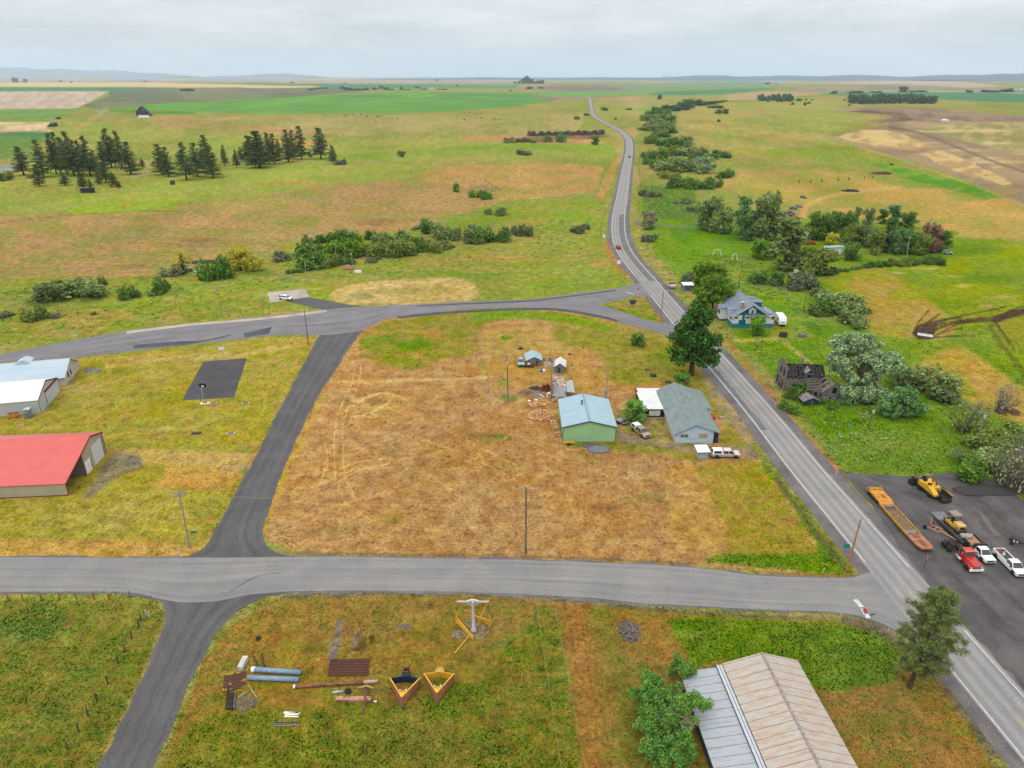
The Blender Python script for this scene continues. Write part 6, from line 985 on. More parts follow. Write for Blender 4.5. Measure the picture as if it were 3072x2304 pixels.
def pickup(label,loc,rz,paint,lower=None,bed='open',L=5.7,cat='pickup truck',cab_l=2.2,name='pickup_truck',cap=None):
    o=thing(name,label,cat,loc,rz);w=1.9;hx=L-1.75;cb=hx-cab_l+.35
    side=[(.0,.52),(.0,1.08),(.05,1.12),(cb-.05,1.12),(cb,1.16),(hx,1.16),(L-.35,1.06),(L-.08,.98),(L,.8),(L,.5),(L-.5,.42),(.3,.42)]
    if bed=='flat':side=[(cb-.1,.5),(cb-.1,1.12)]+side[4:11]+[(cb,.42)]
    b=MB().prism([(x,-w/2,z)for x,z in side],(0,w,0)).build('body',paint,o,bevel=.07)
    if lower:MB().box(.03,-w/2-.006,.45,L-.03,w/2+.006,.82).build('lower_body',lower,o,bevel=.02)
    c=house_box(cb,hx+.55,cb+.15,hx-.15,w*.97,w*.8,1.13,1.82);MB().hexa(c).build('cab',paint,o,bevel=.06);glaze(o,c,split=2 if cab_l>1.9 else None)
    for x in(1.05,L-1.0):
        for s in(-1,1):MB().tube((x,s*(w/2-.22),.42),(x,s*(w/2+.008),.42),.5,n=18).build('wheel_arch',M_DARK,o);wheel(o,x,s*(w/2-.1),.385)
    MB().box(L-.04,-.62,.62,L+.015,.62,.9).build('grille',M_DARK,o);MB().box(L-.1,-w/2,.4,L+.1,w/2,.58).build('front_bumper',M_CHROME,o,bevel=.03);MB().box(-.12,-w/2,.42,.05,w/2,.58).build('rear_bumper',M_CHROME,o,bevel=.03);lamps(o,L,w,.86,.9)
    for s in(-1,1):MB().box(hx+.1,s*(w/2+.02),1.15,hx+.25,s*(w/2+.24),1.38).build('mirror',M_DARK,o)
    if bed=='open':
        MB().box(.1,-w/2+.1,1.1,cb-.15,w/2-.1,1.135).build('bed_floor',M_DARK,o);m=MB()
        for s in(-1,1):m.box(0,s*(w/2-.05)-.05,1.1,cb-.1,s*(w/2-.05)+.05,1.3)
        m.box(0,-w/2+.1,1.1,.08,w/2-.1,1.3).build('bed_side',paint,o)
    elif bed=='cap':
        q=house_box(.02,cb-.06,.25,cb-.1,w*.97,w*.8,1.12,1.86);MB().hexa(q).build('bed_cap',cap or M_WPAINT,o,bevel=.05);glaze(o,q,front=False,k=.72)
    elif bed=='flat':
        d=MB().box(-.9,-1.2,.98,cb-.2,1.2,1.12).build('flatbed',M_DARK,o);MB().box(-.85,-1.1,1.12,cb-.3,1.1,1.16).build('deck_boards',mat('deck planks',A(200,160,128),.85,A(168,130,100),2,stretch=(.5,5,1)),o);m=MB()
        for s in(-1,1):m.box(-.9,s*1.2-.05,1.12,cb-.2,s*1.2+.05,1.5)
        m.build('side_rail',M_DARK,o);MB().box(cb-.3,-1.2,1.12,cb-.15,1.2,2.05).build('headboard',M_DARK,o);[MB().lathe([(.001,.2),(.1,.16),(.11,0)],8,(cb-.2,s*1.0,2.05)).build('beacon',M_AMBER,o)for s in(-1,1)]
    return o
def suv(label,loc,rz,paint,L=4.8,cat='car',name='suv'):
    o=thing(name,label,cat,loc,rz);w=1.88;side=[(0,.5),(.02,1.05),(.1,1.1),(L-1.3,1.1),(L-.3,1.0),(L,.8),(L,.48),(L-.4,.38),(.25,.38)];MB().prism([(x,-w/2,z)for x,z in side],(0,w,0)).build('body',paint,o,bevel=.08)
    c=house_box(.06,L-1.25,.35,L-1.95,w*.96,w*.78,1.07,1.74);MB().hexa(c).build('cabin',paint,o,bevel=.07);glaze(o,c,split=3);MB().beam((.6,-.55,1.8),(2.4,-.55,1.8),.05).beam((.6,.55,1.8),(2.4,.55,1.8),.05).build('roof_rail',M_DARK,o)
    for x in(.95,L-.95):
        for s in(-1,1):MB().tube((x,s*(w/2-.22),.4),(x,s*(w/2+.008),.4),.46,n=16).build('wheel_arch',M_DARK,o);wheel(o,x,s*(w/2-.1),.37)
    MB().box(L-.04,-.55,.6,L+.015,.55,.86).build('grille',M_DARK,o);MB().box(L-.1,-w/2,.38,L+.05,w/2,.55).build('front_bumper',M_DARK,o,bevel=.03);lamps(o,L,w,.82,.95);return o
def at_px(k,rear,front):
    a=G(k,*rear);b=G(k,*front);return a,math.atan2(b.y-a.y,b.x-a.x),(b-a).length
def cp(name,c,c2=None,rough=.28):return mat(name,A(*c),rough,A(*c2)if c2 else tuple(x*.93 for x in A(*c)),1,spec=.5)
P_TAN=cp('tan car paint',(176,164,138));P_REDP=cp('red car paint',(206,52,44));P_SILV=cp('silver car paint',(176,182,192));P_DKC=cp('dark car paint',(58,60,66));P_TEALC=cp('pale teal paint',(150,194,200),(170,206,210),.5);P_ORG=cp('orange paint',(226,150,50));P_PINKW=cp('white two-tone paint',(232,224,220));P_GREYC=cp('grey car paint',(120,128,140))
pickup('tan pickup with a white bed cap parked between garage and house',(28.57,148.86,0),-1.154,P_TAN,bed='cap',cab_l=2.3)
pickup('white and tan pickup with a cap, beside the little pump house',(43.3,135.6,0),-.03,P_PINKW,cp('tan lower paint',(186,168,146)),bed='cap',cab_l=2.3,L=6.1)
pickup('white flatbed pickup parked beside the red truck tractor',(80.85,104.1,0),-1.565,M_WPAINT,bed='flat',L=6.0,cab_l=1.7)
RW=pickup('white pickup with traffic cones in its open bed, rightmost in the yard',(84.0,101.15,0),-1.585,M_WPAINT,bed='open',L=6.6,cab_l=1.75)
M_CONE=mat('orange cone',A(240,110,70),.6)
for i,(u,v)in enumerate(((.7,-.3),(1.1,.35),(1.6,-.1))):
    p=RW.matrix_basis@Vector((u,v,1.136));c=tag(MB().box(-.2,-.2,0,.2,.2,.03).lathe([(.15,.03),(.03,.68),(.001,.69)],10).build('traffic_cone',M_CONE if i<2 else M_WHITE),f'{("orange traffic cone nearer the tailgate", "orange traffic cone in the middle", "whitish traffic cone nearest the cab")[i]} in the white pickup bed','traffic cone','cones in the pickup bed');c.location=p
suv('white off-road car with black roof rack parked on the concrete pad',(-86.2,254.5,.02),-.354,M_WPAINT,5.3)
a=G('B3',987,412);suv('red car driving away along the highway',a+Vector((.0,0,.04)),R(92),cp('bright red paint',(206,66,60)),4.6)
a=G('A3',1072,890);suv('dark car driving far up the highway',a+Vector((0,0,.04)),R(-88),P_DKC,4.8)
a=G('F6',870,1420);pickup('white pickup half hidden by the big tree, near the bungalow',a+Vector((-2.8,3.4,0)),R(-58),M_WPAINT,bed='open')
a=G('E1',62,320);o=suv('rounded old pale teal car parked beside the grey shed',a+Vector((0,3.9,0)),R(-88),P_TEALC,4.0,'car','old_car');o.scale=(1,1.0,1)
P_TRK=cp('red truck paint',(214,52,46),(196,44,42));o=thing('truck_tractor','red truck tractor without a trailer, parked in the gravel yard','truck',(0,0,0),-.93)
o.location=(76.9,103.21,0);o.rotation_euler.z=-1.53
fr=MB();[fr.box(-.9,s*.42-.06,.75,7.4,s*.42+.06,1.05)for s in(-1,1)];fr.box(.1,-.4,.8,.3,.4,1.0).box(2.6,-.4,.8,2.8,.4,1.0).build('chassis',M_DARK,o);MB().prism([(0,-.5,1.06),(1.3,-.5,1.06),(1.3,.5,1.06),(0,.5,1.06)],(0,0,.16)).box(-.4,-.25,1.06,0,.25,1.14).build('fifth_wheel',M_BLACK,o)
hood=MB().loft([[(5.0,-.95,.95),(5.0,.95,.95),(5.0,.82,1.85),(5.0,-.82,1.85)],[(6.6,-.92,.9),(6.6,.92,.9),(6.6,.66,1.68),(6.6,-.66,1.68)],[(7.3,-.8,.85),(7.3,.8,.85),(7.3,.6,1.5),(7.3,-.6,1.5)]]).build('hood',P_TRK,o,bevel=.08)
[MB().prism([(5.5,s*.7,.6),(5.55,s*.7,1.1),(5.9,s*.7,1.3),(6.6,s*.7,1.3),(7.0,s*.7,1.05),(7.2,s*.7,.7),(7.0,s*.7,.7),(6.7,s*.7,1.05),(5.9,s*.7,1.05),(5.75,s*.7,.6)],(0,s*.48,0)).build('fender',P_TRK,o,bevel=.03)for s in(-1,1)]
MB().box(3.7,-1.0,.85,5.05,1.0,1.9).build('cab_base',P_TRK,o,bevel=.04);c=house_box(3.7,5.1,3.78,4.75,2.0,1.7,1.88,2.75);MB().hexa(c).build('cab',P_TRK,o,bevel=.06);glaze(o,c);MB().box(4.55,-.9,2.66,5.1,.9,2.74).build('sun_visor',cp('orange visor',(240,110,60)),o)
MB().box(7.28,-.5,.9,7.34,.5,1.45).build('grille',M_CHROME,o);MB().box(7.2,-1.2,.45,7.45,1.2,.85).build('bumper',M_WHITE,o,bevel=.04);lamps(o,7.22,2.1,1.05,1.0)
for x in(-.15,1.2):
    for s in(-1,1):wheel(o,x,s*1.05,.52,.28,M_WHITE);wheel(o,x,s*.72,.52,.28)
for s in(-1,1):wheel(o,6.25,s*1.05,.52,.3,mat('tan rim',A(206,180,140),.5));MB().tube((3.2,s*.95,.75),(4.6,s*.95,.75),.3,n=14).build('fuel_tank',M_CHROME,o,True);MB().tube((3.55,s*.85,1.0),(3.55,s*.85,3.0),.07).build('exhaust_stack',M_CHROME,o);MB().box(4.75,s*1.1,1.95,4.85,s*1.35,2.5).build('mirror',M_CHROME,o)
MB().box(3.1,-.5,1.06,3.5,.5,1.5).build('tool_box',mat('tan box',A(200,176,150),.7),o)
a=Vector((70.42,121.0,0));ang=-1.555;Lt=19.5
o=thing('lowboy_trailer','long yellow low-loader trailer with rusty front deck beside the highway','trailer',a,ang);M_TY=mat('worn yellow deck',A(226,160,62),.7,A(188,116,56),1.4,detail=6,lo=.45,hi=.7);M_TYS=mat('yellow trailer side',A(206,158,36),.6,A(150,100,40),2,lo=.45,hi=.7)
MB().prism([(0,0,.75),(0,0,1.15),(4.6,0,1.15),(5.5,0,.72),(5.5,0,.4),(4.6,0,.75)],(0,2.7,0)).build('rear_deck',M_TY,o);MB().box(.2,0,1.15,.9,2.7,1.35).build('rear_bar',M_TYS,o)
[MB().lathe([(.001,.34),(.09,.3),(.11,0)],8,(.4,s,1.35)).build('beacon',M_AMBER,o)for s in(.4,2.3)];sp=MB();[sp.tube((2.6+i*.35,1.2+(i%2)*.3,1.15),(3.0+i*.35,1.6+(i%2)*.3,1.22),.09)for i in range(4)];sp.build('chain_pile',M_RUST,o)
[MB().box(5.4,y0,.38,15.2,y0+.22,.75).build('side_beam',M_TYS,o)for y0 in(0,2.48)];MB().box(5.5,.22,.42,15.0,2.48,.52).build('well_deck',mat('well timber',A(128,104,86),.9,A(96,80,70),2,stretch=(.4,5,1)),o)
for y0 in(.62,1.1,1.6,2.1):MB().box(7.4,y0-.05,.52,13.4,y0+.05,.62).build('deck_rail',mat('pale rail',A(214,190,140),.7,A(160,130,90),3),o)
MB().box(5.6,.3,.52,6.1,2.4,.7).box(13.5,.3,.52,14.6,2.4,.6).build('cross_plate',mat('grey plate',A(146,146,152),.6,A(120,116,118),2),o);MB().prism([(15.0,0,.42),(15.0,2.7,.42),(Lt-1.2,2.7,.55),(Lt,2.35,.6),(Lt,.35,.6),(Lt-1.2,0,.55)],(0,0,.28)).build('front_deck',mat('rusty deck',A(196,140,106),.8,A(168,108,76),1.2,detail=6),o)
MB().box(Lt-2.6,1.0,.84,Lt-.7,1.7,.9).build('hitch_slot',M_RUST,o);MB().box(15.3,.8,.72,16.2,1.9,.8).build('lock_box',M_RUST,o)
for x in(.75,2.1,3.5):
    for y0 in(.14,.5,2.2,2.56):wheel(o,x,y0+(-.0 if y0>1 else 0),.46,.26,M_CHROME)
a=G('E3',1100,480);b=G('E3',1560,650);ang=-1.44;o=thing('asphalt_paver','yellow asphalt paver with a black hopper at the back of the yard','paver',(82.5,123.9,0),ang);o.scale=(1.15,)*3
MB().box(.6,-.9,.35,4.2,.9,1.0).build('chassis',M_DARK,o);MB().box(.9,-1.15,.9,2.3,1.15,1.75).box(2.3,-1.15,.9,3.6,-.25,2.0).box(2.3,-.25,.9,3.6,1.15,1.6).build('engine_cover',M_YELLOW,o,bevel=.06);MB().prism([(3.4,-1.25,1.0),(5.3,-1.25,.9),(5.3,-1.25,1.25),(3.4,-1.25,1.95)],(0,.9,0)).build('side_hood',M_YELLOW,o,bevel=.04)
h=MB();h.prism([(3.5,-.3,.6),(6.0,-.3,.5),(6.0,-.35,1.3),(3.5,-.35,1.5)],(0,-.1,0)).prism([(3.5,1.35,.6),(6.0,1.35,.5),(6.0,1.55,1.35),(3.5,1.55,1.5)],(0,.1,0)).prism([(3.5,-.3,.6),(6.0,-.3,.5),(6.0,1.4,.5),(3.5,1.4,.6)],(0,0,-.08)).prism([(5.9,-.3,.4),(6.3,-.3,.3),(6.3,1.4,.3),(5.9,1.4,.4)],(0,0,.35)).build('hopper',M_BLACK,o);MB().box(3.5,1.5,1.3,6.0,1.62,1.42).build('hopper_edge',M_YELLOW,o)
MB().box(-.9,-1.6,.15,.3,1.6,.8).box(-.6,-1.3,.8,.2,-.9,1.5).box(-.5,.6,.8,.1,1.1,1.5).build('screed',M_BLACK,o);MB().box(-1.2,-1.5,.05,-.9,1.0,.2).build('screed_plate',M_CHROME,o);pts=[Vector((2.7+.5*math.cos(t),.5,2.0+.62*math.sin(t)))for t in np.linspace(-.4,3.3,12)];MB().path(pts,.13,8).build('fume_pipe',mat('brown pipe',A(150,98,60),.6),o)
MB().box(1.2,-.6,1.75,1.7,-.1,2.3).box(1.2,-.6,1.75,1.3,-.1,2.6).build('seat',M_BLACK,o);rg=MB();[rg.tube((.95,s,1.7),(.95,s,2.5),.04)for s in(-1,1)];rg.tube((.95,-1,2.5),(.95,1,2.5),.04).build('hand_rail',M_YELLOW,o);MB().tube((3.1,-.7,2.0),(3.1,-.7,2.12),.36,n=16).build('filter_cap',M_BLACK,o,True)
for s in(-1,1):wheel(o,1.5,s*1.05,.5,.34,M_YELLOW);wheel(o,3.9,s*1.0,.32,.3,M_YELLOW)
ang=-1.51;o=thing('equipment_trailer','dark tilt-deck trailer carrying the yellow roller','trailer',(78.7,111.9,0),ang);M_DECK=mat('dark trailer deck',A(92,92,98),.8,A(74,72,76),2)
MB().box(1.6,-.1,.72,8.6,2.3,.86).build('deck',M_DECK,o);MB().prism([(1.6,-.1,.72),(-.6,-.1,.95),(-.6,2.3,.95),(1.6,2.3,.72)],(0,0,.13)).build('ramp',mat('pale ramp',A(136,142,150),.7,A(112,112,116),2),o);MB().box(1.6,-.16,.5,8.7,-.1,.9).box(1.6,2.3,.5,8.7,2.36,.9).box(8.5,-.1,.5,8.7,2.3,1.0).build('side_rail',M_DARK,o);MB().beam((8.7,.4,.6),(10.2,1.1,.6),.14).beam((8.7,1.8,.6),(10.2,1.1,.6),.14).build('tongue',M_DARK,o)
for x in(3.6,4.7):
    for y0 in(.1,2.1):wheel(o,x,y0,.38,.24,M_CHROME)
q=o.matrix_basis@Vector((2.4,1.1,.862));o=thing('road_roller','yellow road roller with a canopy riding on the dark trailer','roller',q,ang);MB().box(.9,-.75,.55,2.3,.75,1.0).build('frame',M_YELLOW,o);MB().box(2.2,-.7,.75,3.9,.7,1.75).build('hood',mat('pale yellow hood',A(236,204,132),.5,A(226,180,90),1.5),o,bevel=.1);MB().box(3.86,-.5,1.0,3.92,.5,1.45).build('grille',M_BLACK,o);MB().box(.4,-.85,.6,1.1,.85,1.1).box(2.1,-.72,.6,3.95,.72,.95).build('side_panel',M_YELLOW,o)
[MB().tube((x,-.72,.6),(x,.72,.6),.6,n=22).build('drum',M_DARK,o,True)for x in(.45,3.5)];MB().box(1.1,-.3,1.0,1.6,.3,1.35).box(1.1,-.3,1.35,1.25,.3,1.8).build('seat',M_BLACK,o);[MB().tube((x,y0,1.0),(x,y0,2.7),.04).build('canopy_post',M_DARK,o)for x in(.6,2.1)for y0 in(-.65,.65)];MB().box(.4,-.8,2.7,2.3,.8,2.8).build('canopy',mat('pinkish canopy',A(176,156,156),.6),o);MB().tube((1.9,0,1.4),(1.7,0,1.7),.2,n=12).build('steering_wheel',M_BLACK,o)
q=bpy.data.objects['equipment_trailer'].matrix_basis@Vector((7.6,1.1,.862));o=thing('fluid_tank','horizontal silvery tank strapped at the front of the dark trailer','tank',q,ang+1.4);MB().tube((-.9,0,.55),(.9,0,.55),.5,n=18).build('tank',mat('tank steel',A(206,198,192),.5,A(170,150,146),2),o,True);[MB().box(x-.1,-.4,0,x+.1,.4,.3).build('saddle',M_DARK,o)for x in(-.5,.5)]
a=G('E4',140,570);ang=at_px('E4',(140,560),(500,740))[1];o=thing('towed_frame','salmon-painted wheeled tow frame between low-loader and roller trailer','implement',a,ang);M_SAL=mat('salmon paint',A(236,170,134),.6,A(214,140,104),3);m=MB();[m.beam(p,q,.1)for p,q in(((0,-.5,.5),(2.4,-.6,.6)),((0,.9,.5),(2.2,.9,.6)),((2.4,-.6,.6),(2.2,.9,.6)),((.6,-.5,.5),(.6,.9,.5)),((1.4,-.5,.55),(1.3,.9,.55)),((2.3,0,.6),(4.6,.1,.4)),((2.3,.5,.6),(4.6,.2,.4)),((4.6,.15,.4),(5.2,.15,.35)),((.2,.9,.5),(-.3,1.4,1.6)))];m.build('frame',M_SAL,o);wheel(o,.0,-.75,.4,.2,M_CHROME);wheel(o,.3,1.15,.4,.2,M_CHROME)
a=G('E4',1890,980);o=thing('hitch_frame','black tow hitch frame standing behind the rightmost white pickup','hitch',a+Vector((.3,1.0,0)),-.5);m=MB();[m.beam(p,q,.1)for p,q in(((0,0,.5),(2.0,.3,.5)),((0,0,.5),(.1,.4,1.5)),((.1,.4,1.5),(2.0,.3,.5)),((0,0,.5),(.2,1.0,.5)),((.2,1.0,.5),(2.0,.3,.5)),((2,.3,.5),(3.2,.5,.45)))];m.build('frame',M_BLACK,o);[MB().tube((x,.1,.55),(x,.35,.6),.09).build('lamp',M_WHITE,o)for x in(.6,1.1)];[wheel(o,.3,y0,.3,.18)for y0 in(-.2,1.2)]
o=thing('utility_trailer','small silver flatbed trailer hitched behind the tan pickup','trailer',(25.3,153.0,0),-.9);M_ALU=mat('aluminium',A(188,186,200),.45,A(160,158,172),2,metal=.2);MB().box(0,-.9,.5,3.0,.9,.6).build('deck',M_ALU,o);m=MB();[m.beam((0,s*.95,.8),(3.0,s*.95,.8),.06)for s in(-1,1)];m.beam((3,-.95,.8),(3,.95,.8),.06);[m.beam((x,s*.95,.55),(x,s*.95,.8),.06)for x in(0,1,2,3)for s in(-1,1)];m.build('rail',M_ALU,o);MB().box(1.5,-.75,.6,2.8,.75,.66).build('mat',M_DARK,o);MB().beam((3,0,.5),(4.3,0,.45),.1).build('tongue',M_DARK,o);[wheel(o,1.3,s*1.05,.33,.2,M_CHROME)for s in(-1,1)];MB().beam((0,-.9,.62),(-.5,-.9,1.4),.07).beam((0,.9,.62),(-.5,.9,1.4),.07).build('ramp',M_ALU,o)
a=G('F6',265,730);o=thing('utility_trailer','small pinkish-white box trailer at the roadside by the blue shed','trailer',a+Vector((0,.6,0)),R(100));MB().box(-1.2,-1.2,.5,1.4,1.2,1.25).build('box',mat('pale pink panel',A(222,210,214),.6),o);MB().box(1.3,-1.0,1.25,1.5,1.0,1.7).build('headboard',M_DARK,o);MB().beam((-1.2,0,.5),(-2.1,0,.45),.1).build('tongue',M_DARK,o);[wheel(o,0,s*1.3,.33,.2)for s in(-1,1)]
a=G('E5',1890,1110);o=thing('camper_trailer','white camper trailer parked against the right end of the blue bungalow','camper',a+Vector((.3,.3,0)),R(84));pr=[(0,.6),(.05,1.7),(.5,2.7),(1.2,3.0),(6.2,3.0),(6.6,2.6),(6.6,.6)];MB().prism([(x,-1.2,z)for x,z in pr],(0,2.4,0)).build('body',M_WPAINT,o,bevel=.12);MB().box(-.03,-.6,1.45,.05,.6,1.62).build('front_window',M_GLASS,o);MB().box(2.0,1.2,1.5,3.0,1.215,2.1).build('window',M_GLASS,o);MB().box(-.6,-.7,.3,.0,.7,.75).build('gas_box',M_BLACK,o);MB().beam((0,0,.5),(-1.2,0,.4),.12).build('tongue',M_DARK,o);[wheel(o,3.6,s*1.1,.34,.2)for s in(-1,1)];MB().box(2.6,-.3,3.0,3.3,.3,3.2).build('roof_vent',M_WHITE,o)
for k,x,y,an,p,lab in(('B4',390,372,0,P_REDP,'bright red pickup in front of the farmyard junk'),('B4',1450,440,20,P_DKC,'dark pickup under the right end of the farmyard trees')):a=G(k,x,y);pickup(lab,a+Vector((0,.9,0)),R(an),p)
for k,x,y,an,p,lab in(('B4',340,62,5,P_SILV,'silver car left alone above the junk row'),('B4',290,80,-8,P_GREYC,'grey car wreck between the silver car and the dark wrecks'),('B4',212,132,60,P_DKC,'leftmost dark wreck of the junk row'),('B4',270,118,-12,P_DKC,'dark wreck upper of the junk row'),('B4',285,138,10,P_GREYC,'grey wreck in the middle of the junk row'),('B4',318,160,8,P_ORG,'orange car wreck nearest in the junk row'),('B4',1565,448,-25,P_SILV,'silver car parked at the right end of the farmyard'),('B4',430,318,4,M_WPAINT,'white car behind the bright red pickup'),('B4',480,330,-10,P_DKC,'dark car behind the red pickup, right one'),('B4',730,352,10,P_TEALC,'pale teal van roof behind the yellow shrub'),('A4',378,1228,-40,P_GREYC,'blue-grey car standing alone on the tan slope'),('F1',1060,375,0,P_SILV,'silver car glimpsed behind the farmyard grove')):a=G(k,x,y);suv(lab,a+Vector((-1.5,.9,0)),R(an),p,4.5,name='car')
POLE={}
def utility_pole(key,label,k,base,top,m=None,arms=(),tr=None,lamp=None,r=.16,extra=None,arz=0.):
    b=G(k,*base);h=HT(k,*base,*top);px_,py_=P(k,*top);u=(px_-1536)/CF;v=(py_-1152)/CF;X=b.y/(PC-v*PS)*u;lean=max(-.9,min(.9,X-b.x))
    o=thing('utility_pole',label,'utility pole',(b.x,b.y,0),0);m=m or M_POLE;MB().tube((0,0,-.1),(lean,0,h),r,r*.62,10).build('post',m,o);at=lambda z:Vector((lean*z/h,0,z));P_=[]
    for i,(z,w)in enumerate(arms):
        c=at(h-z);d=Vector((math.cos(arz),math.sin(arz),0))*w/2;off2=Vector((-math.sin(arz),math.cos(arz),0))*-(r+.03);a=MB().beam(c+off2-d,c+off2+d,.12,.14).build('crossarm',M_POLEG if m!=M_POLEN else M_POLEN,o)
        for t in(-.92,-.45,.45,.92)if w>1.8 else(-.9,.9):q=c+off2+d*t;MB().lathe([(.03,.07),(.06,.12),(.05,.2),(.001,.22)],8,q).build('insulator',mat('insulator',A(176,176,178),.3),a);P_.append(o.location+q+Vector((0,0,.22)))
        MB().beam(c+off2-d*.5,c-Vector((0,0,.7)),.05).beam(c+off2+d*.5,c-Vector((0,0,.7)),.05).build('brace',M_GALV,a)
    if tr:c=at(h-tr);MB().lathe([(.001,0),(.26,.0),(.28,.1),(.28,.8),(.22,.9),(.001,.92)],12,c+Vector((-.05,-.42,0))).build('transformer',mat('transformer grey',A(206,210,214),.5),o,True)
    if lamp:c=at(h-.4);q=c+Vector((lamp,-.1,.35));l=MB().tube(c,q,.04).build('lamp_arm',M_GALV,o);MB().loft([[(q.x-.1,q.y-.1,q.z-.05),(q.x+.5,q.y-.1,q.z-.02),(q.x+.5,q.y+.1,q.z-.02),(q.x-.1,q.y+.1,q.z-.05)],[(q.x-.1,q.y-.08,q.z+.1),(q.x+.5,q.y-.08,q.z+.05),(q.x+.5,q.y+.08,q.z+.05),(q.x-.1,q.y+.08,q.z+.1)]]).build('lamp_head',M_GALV,l)
    POLE[key]=P_ or[o.location+at(h-.3)];return o
utility_pole('mid','tall dark utility pole at the near edge of the dry lot','O',(1136,1195),(1136,1053),arms=((.35,2.5),),r=.19)
utility_pole('lot','brown utility pole with a transformer left of the firewood heap','C3',(205,575),(197,178),arms=((.2,2.4),),tr=2.6,arz=.05)
utility_pole('house','short pole with meter box rising behind the green garage','C3',(1015,540),(1036,298),M_POLEG,arms=((1.6,1.1),));o=bpy.data.objects['utility_pole.002'];MB().box(-.4,-.35,1.0,.35,-.18,2.2).build('meter_box',mat('meter box',A(150,186,214),.5),o)
utility_pole('left','grey double-armed utility pole by the cross road and gravel lane corner','D1',(1108,380),(1040,40),M_POLEG,arms=((.4,2.4),(1.0,2.4)),arz=.1)
utility_pole('corner','fresh orange-brown street-lamp pole at the highway corner by the yard','D4',(490,575),(570,290),M_POLEN,lamp=1.0,r=.2)
utility_pole('tri','fresh orange-brown lamp pole beside the grass triangle','F4',(1070,1390),(1140,690),M_POLEN,lamp=1.2,r=.2)
utility_pole('lane','bare dark pole where the gravel lane meets the upper road','C2',(485,95),(450,-190));utility_pole('ul','pale bare pole on the verge left of the concrete pad','B1',(1845,965),(1800,730),M_POLEG)
utility_pole('pad','grey bare pole at the back corner of the concrete pad','B2',(475,700),(452,505),M_POLEG);utility_pole('hedge','pale pole in front of the creek thicket','B2',(720,525),(700,325),M_POLEG);utility_pole('tank','pale pole with a transformer by the pinkish heap','B2',(858,595),(838,440),M_POLEG,tr=.9)
utility_pole('yard','leaning grey pole with a transformer in the scrub behind the yard','C4',(1810,940),(1890,650),M_POLEG,arms=((.2,2.6),),tr=1.5,arz=-.3);utility_pole('willow','short dark pole in front of the blue-green bush','C4',(920,790),(965,628),tr=1.0)
utility_pole('bung','tall double-armed pole behind the maples and the bungalow','F6',(1620,740),(1730,30),arms=((.2,2.4),(1.7,2.6)),arz=-.2);utility_pole('ditch','dark pole right of the blue bungalow above the ditch row','B4',(380,915),(420,735));utility_pole('farm','whitish pole with a transformer in front of the farmyard grove','B4',(1240,470),(1262,310),mat('white pole',A(206,206,200),.7),tr=.4)
for i,(k,b0,t0)in enumerate((('B3',(870,130),(880,45)),('B3',(835,305),(842,185)),('B3',(1150,108),(1158,5)),('A3',(1158,1055),(1160,985)),('A3',(1158,900),(1160,800)),('A3',(1160,980),(1160,890)),('A1',(718,455),(706,385)),('A1',(1155,436),(1152,398)))):utility_pole('f%d'%i,('thin pole left of the highway bend, upper one','thin pole left of the highway bend by two white signs','thin pole right of the highway near the grey bushes','far roadside pole right of the highway, nearest of three','far roadside pole right of the highway, farthest of three','far roadside pole right of the highway, middle of three','distant pole at the tilled field corner','distant pole behind the lone dark barn')[i],k,b0,t0,r=.13 if i<6 else .5)
def wire(label,a,b,sag=.6,r=.016):
    pts=[]
    for i in range(25):t=i/24;p=a.lerp(b,t);p.z-=sag*4*t*(1-t);pts.append(p)
    o=MB().path([p-a for p in pts],r,5).build('power_line',mat('wire',A(186,178,140),.5));o.location=a;return tag(o,label,'power line','overhead wires')
m_,l_,p_=POLE['mid'],POLE['left'],POLE['lot']
for i,(x,y)in enumerate(((455,1484),(635,1484))):
    e=m_[0 if i==0 else 3].copy();q=G('D3',x,y,9.5);d=(q-e);wire(f'{("left", "right")[i]} wire running from the central pole down past the camera',e,e+d*1.6,.3);wire(f'{("left", "right")[i]} wire between the lot pole and the central pole',p_[0 if i==0 else 3],e,1.0)
for i,(x,y)in enumerate(((0,1590),(50,1650))):
    e=l_[i*3];q=G('D1',x,y,9.2);wire(f'{("outer", "inner")[i]} wire from the grey double-armed pole to the lower left',e,e+(q-e)*1.4,.3);wire(f'{("lower", "upper")[i]} wire across the dry lot between the two nearest poles',l_[4+i*3],m_[i*2],1.2,.016)
for i in range(3):wire(f'{("left", "middle", "right")[i]} wire from the bungalow pole to the leaning yard pole',POLE['bung'][4+min(i,3)],POLE['yard'][i],1.5,.024)
for lab,k,a0,b0 in(('yellow guy-wire guard beside the short dark pole','C4',(865,795),(905,730)),('yellow guy-wire guard at the scrub edge','C4',(1540,1030),(1612,955)),('yellow guy-wire guard left of the lot pole','C2',(2030,570),(2050,500)),('yellow guy-wire guard beside the ditch pole','B4',(345,930),(360,880))):
    a=G(k,*a0);h=HT(k,*a0,a0[0],b0[1]);dx=(b0[0]-a0[0])*ZN[k][2]*a.y/CF*1.1;o=thing('guy_guard',lab,'guy wire',a);MB().tube((0,0,0),(dx,0,max(h,1.2)),.045,n=6).build('guard',mat('yellow guard',A(226,218,96),.5),o);MB().tube((0,0,-.05),(0,0,.1),.09).build('anchor',M_GALV,o)
b=G('C1',645,152);o=thing('street_lamp','slim galvanised street lamp at the corner of the long cream hall','street lamp',b);h=6.8;MB().tube((0,0,0),(-.1,0,h),.1,.06).build('post',M_GALV,o);a_=MB().tube((-.1,0,h),(1.2,0,h+.4),.04).build('arm',M_GALV,o);MB().box(1.0,-.15,h+.3,1.7,.15,h+.45).build('lamp_head',M_GALV,a_)
FP=MB().tube((0,0,-.1),(0,0,1.25),.075,.065,7)
